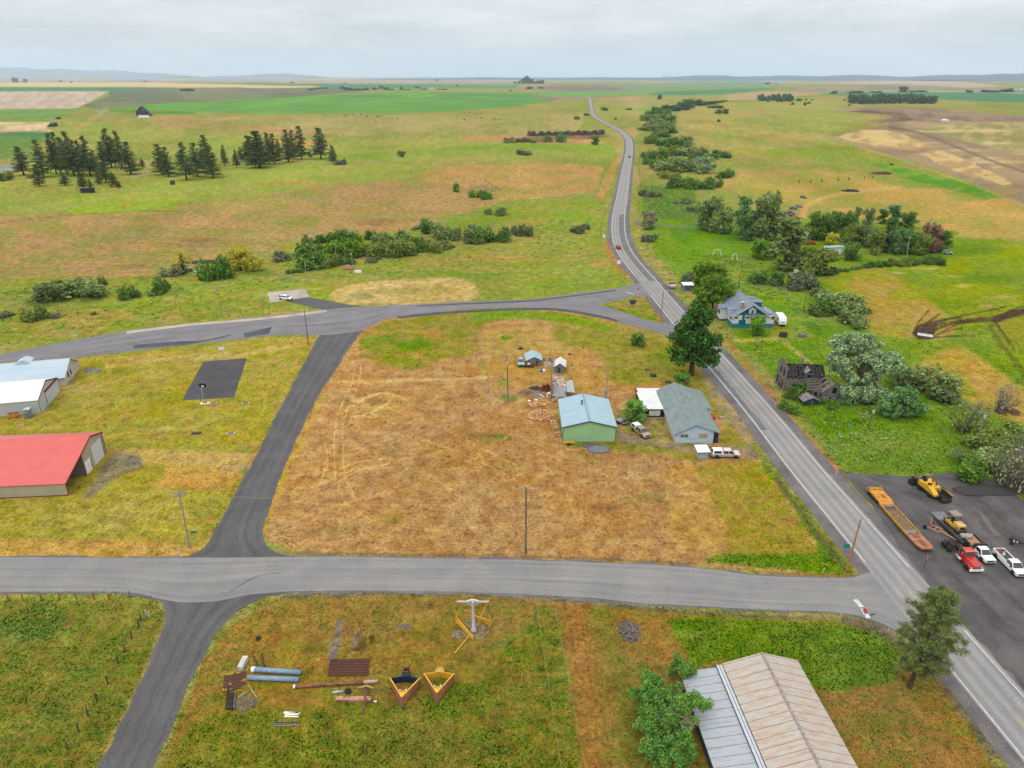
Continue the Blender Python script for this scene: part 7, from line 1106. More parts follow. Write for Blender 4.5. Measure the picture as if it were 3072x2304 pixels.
def posts(pts,k,lab,group,m=M_POLEG,h=1.25,r=.075,name='fence_post',cat='fence post'):
    p0=None;it=sorted(pts);n=len(it)
    for i,(x,y)in enumerate(it):
        if p0 is None:o=p0=MB().tube((0,0,-.1),(0,0,h),r,r*.85,7).build(name,m)
        else:o=p0.copy();COL.objects.link(o)
        o.location=G(k,x,y);o.rotation_euler=(random.uniform(-.06,.06),random.uniform(-.06,.06),0);od=f'{ORD[i]} from the left' if i<n/2 else(f'{ORD[n - 1 - i]} from the right' if i<n-1 else 'rightmost');tag(o,f'{lab}, {od}',cat,group)
posts([(915,897),(1075,897),(1240,897),(1405,903),(1570,905),(1735,908),(1865,912)],'C1','thin wooden post in the fence beyond the red barn','fence beyond the red barn');posts([(55,347),(205,347),(350,358),(497,356),(640,352),(787,357),(935,362),(1080,357)],'D1','wooden post in the verge fence above the cross road','fence above the cross road')
posts([(50,682),(135,682),(245,680),(348,680),(447,678),(550,674),(635,678),(757,667)],'D1','wooden post in the fence below the cross road','fence below the cross road',M_POLE,1.3,.09);posts([(825,800),(810,840),(768,905),(730,985),(690,1050),(630,1170),(565,1268),(515,1355),(460,1450),(395,1550)],'D1','dark wooden post in the fence along the south lane','fence along the south lane',M_DKWOOD,1.4,.1)
posts([(1745,1345),(1808,1240),(1862,1160),(1970,970),(2000,890)],'C1','grey post beside the gravel lane above its corner pole','posts beside the gravel lane');posts([(295,748),(368,732),(440,725),(640,690)],'B3','dark post in the meadow fence above the upper road','meadow fence posts',M_POLE);posts([(347,1100),(440,1100),(533,1093),(670,1084),(758,1078),(885,1072),(958,1067)],'A4','dark stump post on the orange slope','stump posts on the orange slope',M_DKWOOD,2.2,.35)
posts([(1860,1100),(1955,1100),(1985,1110),(2010,1130),(2040,1150),(2070,1175)],'A2','dark post round the dried pond','posts round the dried pond',M_DKWOOD,1.8,.2);posts([(700,1145),(770,1140),(830,1115),(1700,985),(1900,965),(2000,950)],'B1','dark post on the verge above the upper road','verge posts above the upper road',M_DKWOOD,1.3,.09)
posts([(1240,1720),(1180,1610),(1105,1500),(1060,1430),(1010,1290)],'F6','white-topped post of the rail fence before the bungalow','rail fence posts',M_POLEG,1.2,.1);q=[G('F6',*p)+Vector((0,.3,.9))for p in((1240,1720),(1180,1610),(1105,1500),(1060,1430),(1010,1290))];o=MB().path([p-q[0]for p in q],.06,5).build('fence_rail',M_POLEG);o.location=q[0];tag(o,'sagging wooden rail joining the posts before the bungalow','fence rail')
M_DEL=mat('white marker',A(240,240,240),.5)
posts([(145,618),(650,1180),(1540,1030)][:2],'C4','white delineator post on the far side by the derelict house','white road delineators',M_DEL,1.3,.06,'delineator_post','delineator');posts([(905,285),(928,400),(1015,553),(1103,690),(920,110),(898,140)],'B3','white delineator left of the highway bend','white road delineators',M_DEL,1.3,.06,'delineator_post','delineator');posts([(1065,350),(1145,478),(1290,648),(1050,240),(1052,100)],'B3','white delineator right of the highway bend','white road delineators',M_DEL,1.3,.06,'delineator_post','delineator')
posts([(1238,828),(1370,1050),(1413,1042)],'B3','white delineator by the grass triangle','white road delineators',M_DEL,1.5,.07,'delineator_post','delineator');posts([(2030,170),(1983,545)],'C3','white delineator along the straight by the shingled house','white road delineators',M_DEL,1.5,.07,'delineator_post','delineator');posts([(363,583),(453,836),(722,905)],'D4','white marker post at the corner of the cross road','white road delineators',M_DEL,1.1,.06,'delineator_post','delineator');posts([(950,1205),(985,1045),(1010,948),(1028,872),(1075,1205),(1086,1062),(1097,972),(1107,850)],'A3','white delineator on the far highway straight','white road delineators',M_DEL,1.3,.08,'delineator_post','delineator')
posts([(1047,412),(870,780),(855,770)],'D1','short white marker at the lane mouth','white lane markers',M_DEL,1.1,.1,'marker_post','marker')
def sign(name,label,k,base,top,m,w,h,ang,shape='rect',post=M_POLEG,text=None):
    b=G(k,*base);H_=HT(k,*base,base[0],top);o=thing(name,label,'sign',b,ang);zc=H_-h/2;MB().tube((0,0,-.1),(0,0,H_-.05),.05,n=6).build('post',post,o);n={'rect':4,'oct':8,'dia':4}[shape]
    pts=[(-w/2,-.06,zc-h/2),(w/2,-.06,zc-h/2),(w/2,-.06,zc+h/2),(-w/2,-.06,zc+h/2)]if shape=='rect' else[(math.cos(2*math.pi*(i+(.5 if n==8 else 0))/n)*w/2,-.06,zc+math.sin(2*math.pi*(i+(.5 if n==8 else 0))/n)*h/2)for i in range(n)]
    p=MB().prism(pts,(0,-.03,0)).build('panel',m,o)
    if shape=='oct':p2=[(x*1.08,-.05,zc+(z-zc)*1.08)for x,y,z in pts];MB().prism(p2,(0,-.02,0)).build('border',M_WHITE,p)
    if text:
        cu=bpy.data.curves.new('lettering','FONT');cu.body=text;cu.size=h*.36;cu.align_x=cu.align_y='CENTER';cu.extrude=.004;cu.materials.append(M_WHITE);t0=bpy.data.objects.new('lettering',cu);COL.objects.link(t0);me=bpy.data.meshes.new_from_object(t0.evaluated_get(bpy.context.evaluated_depsgraph_get()));bpy.data.objects.remove(t0);t=bpy.data.objects.new('lettering',me);COL.objects.link(t);t.parent=p;t.location=(0,-.1,zc);t.rotation_euler=(R(90),0,0)
    return o
sign('stop_sign','red stop sign at the upper road junction','F4',(553,800),625,M_SIGNR,1.15,1.15,R(-18),'oct',M_WHITE,'STOP');sign('stop_sign','red stop sign at the end of the cross road','F5',(905,1370),1035,M_SIGNR,.9,.9,R(-62),'oct',text='STOP')
sign('street_sign','green street-name sign beside the stop bar on the cross road','F5',(1055,1500),1160,M_SIGNG,.9,.28,R(10));sign('street_sign','green sign before the orange lamp pole at the corner','D4',(468,540),425,M_SIGNG,1.0,.8,R(0));sign('street_sign','green street-name sign beside the grey double-armed pole','D1',(1146,362),275,M_SIGNG,1.0,.5,R(5))
sign('road_sign','pale diamond sign left of the highway bend','B3',(878,105),38,M_WHITE,1.2,1.2,R(0),'dia');sign('road_sign','two-panel white sign low on the left of the bend','B3',(862,320),285,M_WHITE,1.3,1.6,0);sign('road_sign','white sign left of the highway before the junction','B3',(985,545),500,M_WHITE,1.6,1.6,0);sign('road_sign','small white sign on a post left of the junction mouth','B3',(1053,695),632,M_WHITE,.9,.4,0);sign('road_sign','whitish sign on a dark post right of the highway','B3',(1252,570),488,mat('sign back',A(206,204,192),.6),1.3,1.5,0,post=M_DARK)
sign('road_sign','long teal sign lying low beside the grass triangle','F4',(830,1010),930,mat('teal sign',A(150,200,200),.5),2.2,.5,0);sign('marker_sign','slim sign on a dark post beside the low-loader front','E4',(85,1395),1150,M_WHITE,.25,.8,R(50),post=M_DARK);sign('meadow_marker','cyan marker in the tall grass left of the short dark pole','C4',(757,795),755,mat('cyan marker',A(120,220,220),.5),.5,.4,0)
def mailbox(label,k,x,y,m):b=G(k,x,y);o=thing('mailbox',label,'mailbox',b,.3);MB().box(-.05,-.05,0,.05,.05,1.05).build('post',M_POLEG,o);MB().prism([(-.2,-.35,1.05),(.2,-.35,1.05),(.2,-.35,1.3),(.1,-.35,1.42),(-.1,-.35,1.42),(-.2,-.35,1.3)],(0,.7,0)).build('box',m,o)
mailbox('navy mailbox at the roadside near the big tree','F4',1550,995,mat('navy',(.02,.025,.09),.5));mailbox('pale mailbox on the verge right of the bend','B3',1165,420,M_WHITE);mailbox('small box on a post by the turn-in at the bend','B3',1090,100,M_GALV)
b=G('E8',1295,520);o=thing('white_hoist','white steel T-shaped hoist post standing in a ring of pale stones','hoist',b);M_HW=mat('hoist white',A(228,232,238),.45,A(206,212,220),2)
MB().lathe([(.48,0),(.45,.25),(.24,.9),(.2,5.2),(.24,5.35),(.24,5.6),(.001,5.62)],16).build('column',M_HW,o,True);MB().beam((-2.35,0,5.5),(2.35,0,5.5),.16,.2).build('arm',M_HW,o);[MB().beam((s*.9,0,5.42),(s*.15,0,4.75),.1).build('brace',M_HW,o)for s in(-1,1)];MB().prism([(-.9,-.15,5.62),(.9,-.15,5.62),(.3,-.15,5.85),(-.3,-.15,5.85)],(0,.3,0)).build('gusset',M_HW,o);MB().tube((0,0,0),(0,0,.08),.75,n=18).build('base_ring',M_RUST,o)
for s,lab in((-1,'yellow snow-wing blade hanging from the left arm of the white hoist'),(1,'yellow snow-wing blade hanging from the right arm of the white hoist')):
    a=G('E8',1060,440)if s<0 else G('E8',1520,470);e=G('E8',1285,650)if s<0 else G('E8',1310,330);w=thing('wing_blade',lab,'plough blade',a);d=e-a;n_=Vector((-d.y,d.x,0)).normalized()
    MB().prism([Vector((0,0,.5)),d+Vector((0,0,.05)),d+Vector((0,0,.6))+n_*.12,Vector((0,0,1.25))+n_*.12],n_*.09).build('blade',M_YELLOW,w);[MB().beam(Vector((0,0,.6+i*.3))+n_*.15,d*.8+Vector((0,0,.3+.15*i))+n_*.2,.08).build('rib',M_YELLOW,w)for i in(0,1)]
    MB().prism([Vector((-.15,0,.2)),Vector((.2,0,.2)),Vector((.15,0,2.0)),Vector((-.1,0,2.5)),Vector((-.2,0,1.2))],(0,.14,0)).build('hook_bracket',M_YELLOW,w);MB().tube((0,.07,2.45),Vector((b.x+s*2.2,b.y,5.4))-a,.03).build('cable',M_DARK,w)
    if s>0:MB().beam((-1.9,-.2,.4),(-.4,.9,3.9),.12).beam((-1.5,0,1.9),(-.1,0,1.2),.12).beam((-1.5,.2,1.9),(-.1,.2,.8),.1).build('strut',M_YELLOW,w)
a=G('E8',1225,615);e=G('E8',1030,835)-a;o=MB().beam((0,0,.2),e+Vector((0,0,.1)),.12).build('yellow_bar',M_YELLOW);o.location=a;tag(o,'loose yellow steel bar lying in the grass below the hoist','steel bar')
def stones(name,label,c,rx,ry,n,s0,s1,m,h=.0,kind=None,cat='rubble'):
    g_=np.random.default_rng(n);V=[];F=[];base=np.array([(1,0,0),(-1,0,0),(0,1,0),(0,-1,0),(0,0,1),(0,0,-1)],float);fs=np.array([(0,2,4),(2,1,4),(1,3,4),(3,0,4),(2,0,5),(1,2,5),(3,1,5),(0,3,5)])
    for i in range(n):
        r=g_.random()**.5;t=g_.random()*6.28;s=s0+(s1-s0)*g_.random();V.append(base*s*(.6+.6*g_.random((6,1)))*np.array([1,1,.7])+np.array([r*rx*math.cos(t),r*ry*math.sin(t),h*max(0,1-r*r)+s*.2]));F.append(fs+6*i)
    o=mesh_np(name,np.concatenate(V),np.concatenate(F),m,None,False);o.location=c;tag(o,label,cat)
    if kind:o['kind']=kind
    return o
stones('stone_ring','pale broken stones spread round the foot of the white hoist',G('E8',1330,470),2.2,2.6,420,.05,.14,mat('pale stone',A(206,200,188),.9,A(120,112,106),4),0,'stuff');stones('stone_spill','patch of white stones left of the yellow blade',G('E8',1095,560),1.1,.9,160,.05,.12,MATS['pale stone'],0,'stuff')
stones('rubble_heap','grey rubble heap at the edge of the cross road',G('D3',955,480),1.7,2.2,420,.07,.2,mat('grey rubble',A(150,146,144),.95,A(82,78,80),3),.45,'stuff')
for lab,ex,m_fr in(('V-shaped snow plough with a dark blue back frame',(300,1600,125,540,1300),mat('dark blue paint',A(34,60,92),.5,A(28,46,72),2)),('V-shaped snow plough with an all-yellow back frame',(785,1540,575,990,1240),M_YELLOW)):
    t=G('E8',ex[0],ex[1]);l=G('E8',ex[2],ex[4]);rr=G('E8',ex[3],ex[4]);o=thing('snow_plough',lab,'snow plough',t);hw=(rr.x-l.x)/2;dep=l.y-t.y;M_PB=mat('rust brown blade',A(156,106,86),.7,A(196,128,66),1.0,detail=6,lo=.5,hi=.7);hh=1.55
    for s in(-1,1):
        A0,A1=Vector((0,0,0)),Vector((s*hw*.92,dep,0));T0,T1=Vector((0,.55,hh*.92)),Vector((s*hw,dep*1.02,hh));q=MB();nn=Vector((-s*.06,.06,0));m1=lambda a,b_:a.lerp(b_,.5)+Vector((s*.18,.16,-.05));q.loft([[A0,m1(A0,T0),T0,T0+nn,m1(A0,T0)+nn,A0+nn],[A1,m1(A1,T1),T1,T1+nn,m1(A1,T1)+nn,A1+nn]]).build('blade',M_PB,o,False);MB().beam(T0+Vector((0,.05,.04)),T1+Vector((0,.05,.04)),.16,.12).build('top_edge',M_YELLOW,o)
        MB().prism([T1+Vector((0,0,0)),Vector((0,dep*1.18,hh*.9)),Vector((0,dep*1.18,hh*.2)),Vector((s*hw,dep,hh*.35))],(0,.09,0)).build('back_plate',m_fr,o)
    MB().prism([(0,.55,hh*.93),(.5,1.45,hh*.95),(-.5,1.45,hh*.95)],(0,0,.06)).build('nose_plate',M_YELLOW,o);MB().tube((-hw*.38,dep*.5,hh*.8),(hw*.38,dep*.5,hh*.8),.07).build('cross_tube',M_YELLOW,o);[MB().tube((s*.4,dep*.5,hh*.8),(s*.4,dep*.5,hh*.8+.25),.1).build('pin',M_WHITE,o)for s in(-1,1)]
    hy=dep*1.2
    if m_fr is M_YELLOW:MB().lathe([(.55,0),(.6,.05),(.6,.12),(.45,.12),(.42,.05)],14,(0,hy+.5,1.0)).build('hitch_ring',mat('cream yellow',A(232,196,110),.5),o);[MB().tube((s*.38,hy+.7,.9),(s*.38,hy+.8,2.0),.1,.06).build('prong',M_YELLOW,o)for s in(-1,1)]
    else:MB().box(-.6,hy+.1,.4,.6,hy+.8,1.3).box(-.4,hy+.8,.8,.4,hy+1.2,1.7).build('hitch_block',mat('black blue steel',A(40,50,64),.5),o);[MB().lathe([(.1,0),(.09,.06),(.001,.08)],8,(s*.18,hy+.75,1.32)).build('lamp',M_AMBER,o)for s in(-1,1)]
def lying(name,label,cat,k,a0,b0,m,r=.2,n=12,box=None,group=None,z=None,parts=None):
    a=G(k,*a0);b=G(k,*b0)-a;z=r if z is None else z;mb=MB();mb.tube((0,0,z),b+Vector((0,0,z)),r,r,n)if not box else mb.beam((0,0,box[1]/2+(z if z!=r else 0)),b+Vector((0,0,box[1]/2+(z if z!=r else 0))),box[0],box[1]);o=mb.build(name,m,smooth=not box);o.location=a;tag(o,label,cat,group)
    for t0,t1,rr,nm,mm in parts or():
        MB().tube(b*t0+Vector((0,0,z)),b*t1+Vector((0,0,z)),rr,rr,n).build(nm,mm,o,True)
    return o
M_CULV=mat('blue-grey culvert',A(150,182,214),.5,A(128,156,186),3,corr=('x',.12),bump=.4)
lying('culvert_pipe','blue-grey culvert pipe with a white collar, farther of two','culvert pipe','E7',(495,272),(1118,312),M_CULV,.36,18,parts=((.0,.07,.4,'collar',M_WHITE),(.35,.355,.375,'seam',M_GALV),(.62,.625,.375,'seam',M_GALV)));lying('culvert_pipe','blue-grey culvert pipe without a collar, nearer of two','culvert pipe','E7',(445,375),(1090,402),M_CULV,.34,18,parts=((.3,.305,.355,'seam',M_GALV),(.55,.555,.355,'seam',M_GALV),(.8,.805,.355,'seam',M_GALV)))
lying('concrete_block','long white concrete block beside the culvert pipes','concrete block','E7',(420,120),(345,265),mat('white concrete',A(226,226,224),.8,A(196,196,194),2),box=(.75,.7));lying('rusty_pipe','long rusty pipe lying across the scrap field','pipe','E7',(1022,485),(2105,415),mat('rust pipe',A(176,116,90),.8,A(116,74,58),2,stretch=(.6,2,2)),.24,14,parts=((.0,.025,.27,'flange',M_WHITE),(.5,.525,.27,'coupling',M_RUST),(.83,1.0,.245,'sleeve',mat('pale sleeve',A(206,186,170),.8))))
def grate(label,quad,n,m,m2=None,name='steel_grate'):
    q=[G('E7',*p)for p in quad];o=thing(name,label,'grate',q[0]);q=[p-q[0]+Vector((0,0,.12))for p in q];b=MB()
    for i in range(n):t=i/(n-1);b.beam(q[0].lerp(q[3],t),q[1].lerp(q[2],t),.13,.12)
    b.build('bars',m,o);c=MB();[c.beam(q[0].lerp(q[1],t)-Vector((0,0,.1)),q[3].lerp(q[2],t)-Vector((0,0,.1)),.14,.12)for t in(0,.2,.4,.6,.8,1)];c.build('beams',m2 or m,o)
grate('rusty cattle-guard grid lying flat in the dry grass',((1495,130),(1985,125),(1975,330),(1465,335)),11,mat('rusty grid',A(126,84,66),.85,A(96,66,54),3));grate('slatted grid, half yellow and half rusty, left of the culverts',((145,325),(415,285),(395,480),(125,525)),12,mat('yellow rusty slats',A(206,180,60),.7,A(110,76,56),.6,lo=.45,hi=.5))
for i,(x0,y0,x1,y1,c)in enumerate(((195,480,172,760,60),(222,560,198,765,74),(250,555,232,770,64),(285,545,268,755,120))):lying('timber_beam',('dark square timber, leftmost of four','dark square timber, second of four','dark timber with a white end, third of four','brown square timber, rightmost of four')[i],'timber','E7',(x0,y0),(x1,y1),mat('timber%d'%i,A(c+6,c-4,c-10),.9,A(c*.7,c*.62,c*.6),3),box=(.26,.28),group='timbers beside the slatted grid')
for i,(a0,b0)in enumerate((((450,462),(562,632)),((462,522),(318,620)),((505,75),(575,205)),((615,55),(655,215)))):lying('round_post',('pale round post crossing over another beside the timbers','pale round post under the crossing one','thin brown stick behind the culverts','dark post behind the culverts')[i],'post','E7',a0,b0,(mat('pale post',A(196,176,148),.8),MATS['pale post'],M_DKWOOD,M_DKWOOD)[i],.1 if i!=2 else .06,z=.3 if i==0 else .12)
for j,(x0,x1,y0,m,nm)in enumerate(((905,1095,800,M_WHITE,'whitish'),(775,1080,925,M_GREYW,'grey'))):
    for i in range(4):lying('plank',f'{nm} plank, {("top", "upper middle", "lower middle", "bottom")[i]} of the {("white", "grey")[j]} plank scatter','plank','E7',(x0+random.uniform(-12,12),y0+i*(16 if j==0 else 13)+random.uniform(-8,8)),(x1+random.uniform(-14,14),y0+i*(16 if j==0 else 13)+random.uniform(-12,12)),m,box=(.16,.08),group=f'{nm} planks')
lying('short_pipe','short white-blue pipe beside the old tyre','pipe','E7',(1518,555),(1655,540),mat('white blue pipe',A(190,214,222),.5),.17);lying('box_beam','pinkish rusty box beam under the upright bar','steel beam','E7',(1572,640),(2015,640),mat('pink rust',A(206,160,140),.8,A(160,96,84),2,lo=.5,hi=.6),box=(.6,.4));lying('thin_pipe','thin brown pipe with a white end beside the box beam','pipe','E7',(1960,665),(2090,665),M_RUST,.1,parts=((.7,1,.11,'sleeve',M_WHITE),));lying('rusty_bar','long rusty bar lying across the box beam','steel bar','E7',(1965,490),(1900,850),mat('rust bar',A(140,96,84),.8,A(100,70,60),3),box=(.2,.2),z=.45);lying('dark_bar','thin dark bar crossing the long rusty bar','steel bar','E7',(1785,540),(2120,548),M_DARK,.05,z=.7)
a=G('E7',1950,540);o=MB().beam(G('E7',1840,530)-a+Vector((0,0,.5)),(0,.3,.9),.12).beam((0,.3,.9),G('E7',2060,530)-a+Vector((0,0,.5)),.12).build('yellow_yoke',mat('cream yoke',A(232,196,110),.6));o.location=a;tag(o,'cream-yellow angled yoke leaning on the rusty bar','yoke')
def tyre(label,k,x,y,r=.45,z=.0):o=MB().lathe([(r*.55,.02),(r*.9,0),(r,.08),(r,.18),(r*.9,.26),(r*.55,.24),(r*.5,.13)],16).build('scrap_tyre',M_BLACK,None,True);o.location=G(k,x,y);tag(o,label,'tyre')
tyre('old tyre lying by the short white-blue pipe','E7',1722,535);tyre('black tyre in the grass above the culverts','D2',430,533,.4);tyre('dark tyre on the ground behind the grey shed','C3',310,128,.8)
def heap_sticks(name,label,k,x,y,rx,ry,h,n,L_,r,m,kind=None,cat='heap',box=False):
    c=G(k,x,y);mb=MB();g_=random.Random(n+int(x))
    for i in range(n):
        q=g_.random()**.5;t=g_.random()*6.28;p=Vector((q*rx*math.cos(t),q*ry*math.sin(t),h*(1-q)*g_.uniform(.4,1)+r));a=g_.uniform(0,6.28);d=Vector((math.cos(a),math.sin(a),g_.uniform(-.25,.25)))*L_*g_.uniform(.5,1)
        mb.beam(p-d/2,p+d/2,r*2,r*1.6)if box else mb.tube(p-d/2,p+d/2,r,r*.9,5)
    o=mb.build(name,m);o.location=c;tag(o,label,cat)
    if kind:o['kind']=kind
    return o
heap_sticks('brush_heap','heap of grey sticks right of the timbers','E7',420,690,1.5,1.3,.5,70,1.0,.04,M_GREYW,'stuff');M_FW=mat('split firewood',A(250,208,150),.9,A(176,116,74),2.2,island=.4)
heap_sticks('firewood_heap','big heap of split firewood left of the green garage','E1',385,1080,3.4,3.0,1.7,900,.55,.13,M_FW,'stuff','firewood',True);heap_sticks('firewood_heap','smaller firewood heap behind the big one','E1',310,910,2.3,1.2,.8,200,.55,.12,M_FW,'stuff','firewood',True)
def stack(label,k,a0,b0,w,h):a=G(k,*a0);b=G(k,*b0)-a;n_=Vector((-b.y,b.x,0)).normalized();mb=MB();nn=int(b.length/.24);[mb.tube(b*(i+.5+random.uniform(-.1,.1))/nn+n_*0+Vector((0,0,.11+j*.2)),b*(i+.5)/nn+n_*w+Vector((0,0,.11+j*.2)),.105,.105,6)for i in range(nn)for j in range(int(h/.2-random.random()*1.5))];o=mb.build('firewood_stack',M_FW);o.location=a;tag(o,label,'firewood stack');o['kind']='stuff'
stack('stacked firewood row leaning along the garage wall','E1',(690,1400),(600,1150),1.5,1.4);stack('short stacked firewood row in front of the leaning shed','E1',(570,870),(700,835),.6,1.2)
def mound(name,label,k,x,y,rx,ry,h,m,cat='gravel heap'):c=G(k,x,y);n=28;rings=[[(math.cos(2*math.pi*i/n)*rx*f*(1+.06*math.sin(i*2.3+f*5)),math.sin(2*math.pi*i/n)*ry*f*(1+.05*math.cos(i*1.7)),h*(1-f)**.85*(1+.05*math.sin(i))-.02)for i in range(n)]for f in(1,.8,.6,.4,.2,.02)];o=MB().loft(rings).build(name,m,None,True);o.location=c;tag(o,label,cat)
M_GHEAP=mat('grey gravel heap',A(138,142,152),.95,A(112,116,126),6,bump=.5);mound('gravel_heap','cone-shaped grey gravel heap in front of the green garage','E1',1275,1600,2.6,1.9,1.1,M_GHEAP);mound('gravel_heap','low dark gravel spread behind the grey gravel cone','E1',1170,1540,2.6,1.1,.35,mat('dark gravel heap',A(106,110,118),.95,A(90,94,102),6,bump=.5));mound('gravel_heap','dark gravel mound at the back of the machine yard','C4',1770,1310,3.6,2.0,.9,mat('black gravel',A(78,76,78),.95,A(62,60,62),5,bump=.5));mound('gravel_heap','broad low grey bank along the back of the yard','D4',1290,130,7,2.2,.8,MATS['black gravel']);mound('earth_heap','pinkish earth heap by the pale pole above the pad','B2',815,572,3.0,1.6,2.2,mat('pink earth',A(196,140,116),.95),'earth heap')
a=G('E1',810,1530);o=thing('plough_blade','yellow plough blade standing before the green garage wall','plough blade',a,0);MB().prism([(-1.35,.3,.25),(-1.35,0,.45),(-1.35,.05,.95),(-1.35,.15,.95),(-1.35,.12,.45),(-1.35,.4,.28)],(2.7,0,0)).build('blade',M_YELLOW,o);MB().box(-.35,-.35,.15,.35,0,.5).beam((-.3,-.2,.3),(-.3,-.7,.2),.1).beam((.3,-.2,.3),(.3,-.7,.2),.1).build('mount',M_BLACK,o)
def barrel(label,x,y,m,r=.35,h=.85):o=MB().lathe([(r*.92,0),(r,.08),(r,h*.33),(r*1.04,h*.36),(r,h*.4),(r,h*.92),(r*.93,h),(.001,h-.02)],14).build('barrel',m,None,True);o.location=G('E1',x,y);tag(o,label,'barrel','barrels between the sheds')
M_BLUE=mat('blue plastic',A(50,120,186),.5,A(80,150,206),3);M_GREENP=mat('green plastic',A(90,170,150),.5)
for lab,x,y,m in(('green barrel behind the garden frames, upper left',425,215,M_GREENP),('blue barrel behind the garden frames, upper one',520,215,M_BLUE),('blue barrel behind the garden frames, lower one',545,250,M_BLUE),('blue barrel at the near left of the clutter',385,392,M_BLUE),('pale barrel beside the near left blue one',425,395,M_WHITE),('blue barrel at the near middle of the clutter',605,402,M_BLUE),('blue barrel under the white-roofed shed',700,378,M_BLUE),('green tub behind the white frames',590,355,M_GREENP)):barrel(lab,x,y,m)
for lab,x0,y0,x1,y1 in(('white garden frame between the sheds, left one',430,258,510,330),('white garden frame between the sheds, right one',530,252,605,330)):q=[G('E1',*p)for p in((x0,y1),(x1,y1),(x1-4,y0),(x0,y0))];o=thing('garden_frame',lab,'frame',q[0]);q=[p-q[0]+Vector((0,0,.35))for p in q];m=MB();[m.beam(q[i],q[(i+1)%4],.12,.1)for i in range(4)];m.beam(q[0].lerp(q[1],.5),q[2].lerp(q[3],.5),.1).beam(q[0].lerp(q[3],.5),q[1].lerp(q[2],.5),.1);m.build('rails',M_TRIMW,o);[MB().box(p.x-.06,p.y-.06,0,p.x+.06,p.y+.06,.4).build('leg',M_TRIMW,o)for p in q]
a=G('E1',190,325);o=thing('wooden_wagon','low brown wooden wagon box in front of the grey shed','wagon',a,0);MB().box(-1.5,0,.3,1.5,1.8,.8).build('box',mat('red brown wood',A(120,86,74),.9),o);[wheel(o,x,y0,.3,.15)for x in(-1,1)for y0 in(-.1,1.9)];o=MB().lathe([(.45,0),(.5,.05),(.3,.12),(.001,.1)],16).build('white_dish',M_WHITE,None,True);o.location=a+Vector((0,.8,.81));tag(o,'round white dish lying on the brown wagon box','dish')
heap_sticks('scrap_heap','pile of rusty red sheet scraps against the dark board wall','E1',460,660,1.2,1.6,1.6,26,1.6,.14,mat('red rust scrap',A(150,70,48),.8,A(90,44,36),2,island=.3),None,'scrap',True);heap_sticks('brush_heap','tangle of grey branches left of the leaning shed','E1',160,715,2.2,.9,.4,40,2.2,.05,M_GREYW,'stuff');heap_sticks('scrap_heap','dark scrap and boards on the ground left of the rusty scraps','E1',300,650,1.8,1.0,.6,34,1.1,.1,mat('mixed scrap',A(96,96,108),.8,A(60,60,66),2,island=.5),None,'scrap',True)
a=G('E1',320,780);o=MB().box(-1.3,0,0,1.3,2.6,.12).build('board_floor',mat('grey floor',A(150,150,160),.9,A(110,110,120),2));o.location=a;tag(o,'grey board platform in front of the scrap pile','platform');lying('white_plank','white plank lying across the grey platform','plank','E1',(350,748),(425,790),M_WHITE,box=(.2,.08),z=.13)
a=G('E1',505,790);o=thing('old_washer','white washing machine with a dark opening beside the dark wall','appliance',a,.2);MB().box(-.45,0,0,.45,.8,1.1).build('cabinet',M_WHITE,o,bevel=.03);MB().tube((0,-.01,.6),(0,.02,.6),.24,n=14).build('porthole',M_BLACK,o);MB().box(-.4,-.02,.92,.4,.01,1.05).build('control_panel',M_GALV,o)
for lab,x,y in(('left of two white discs in the dry grass',197,845),('right of two white discs in the dry grass',305,830)):o=MB().lathe([(.42,0),(.42,.08),(.3,.14),(.001,.15)],14).build('white_disc',M_WHITE,None,True);o.location=G('E1',x,y);tag(o,lab,'disc')
for lab,k,x,y,w,d,h,m in(('dark open fire box on the lawn behind the house','C3',1415,362,1.5,1.2,.6,M_DARK),('rusty crate on the lawn, farthest of three','C3',1362,308,1.4,.8,.3,M_RUST),('brown pallet on the lawn nearest the house roof','C3',1535,415,1.6,1.3,.25,M_DKWOOD),('dark slab on the dry grass right of the sheds','C3',722,182,.9,1.5,.15,M_DARK),('pale boulder beside the red cushion by the house','E2',1748,705,1.0,.8,.5,M_CONC),('red tub outside the right side of the house','E2',1605,725,.8,.7,.6,M_SIGNR),('white box in the field by the pale pole','B2',892,606,3.0,1.2,.9,M_WHITE),('white hive box beside the farm track','B4',322,605,1.6,1.4,1.3,M_WHITE),('brown compost bin below the bungalow lawn','B4',217,1140,2.2,1.4,1.4,M_DKWOOD),('grey raised bed beside the brown compost bin','B4',380,1140,2.6,1.2,.8,M_GREYW),('dark bin on the mown pasture below the pines','A1',1428,1118,3,2,3,M_DARK),('dark block-like hedge clump below the small pines','A1',720,1185,9,3,3,mat('dark clump',A(60,62,66),.9,A(40,46,40),1))):
    b=G(k,x,y);o=thing({'fire':'fire_box'}.get('','yard_box'),lab,'box',b,random.uniform(-.2,.2));t=.08*w;s=MB().box(-w/2,0,0,w/2,t,h).box(-w/2,d-t,0,w/2,d,h).box(-w/2,t,0,-w/2+t,d-t,h).box(w/2-t,t,0,w/2,d-t,h).build('sides',m,o);MB().box(-w/2+t,t,0,w/2-t,d-t,h*.8).build('fill',m,o)
for lab,x,y,c in(('white-framed vault lid nearest the court edge, left one',460,930,M_WHITE),('grey vault lid right of the white-framed one',620,935,M_CONC),('grey vault lid at the right below the court',1210,935,M_CONC),('dark vault lid lower left below the court',300,1480,M_DARK),('pale vault lid lower right below the court',940,1490,M_CONC)):b=G('F8',x,y);o=thing('vault_lid',lab,'vault lid',b,.15);MB().box(-1.0,-.5,0,1.0,.5,.28).build('collar',c,o);MB().box(-.6,-.25,.28,.6,.3,.34).build('lid',M_DARK,o)
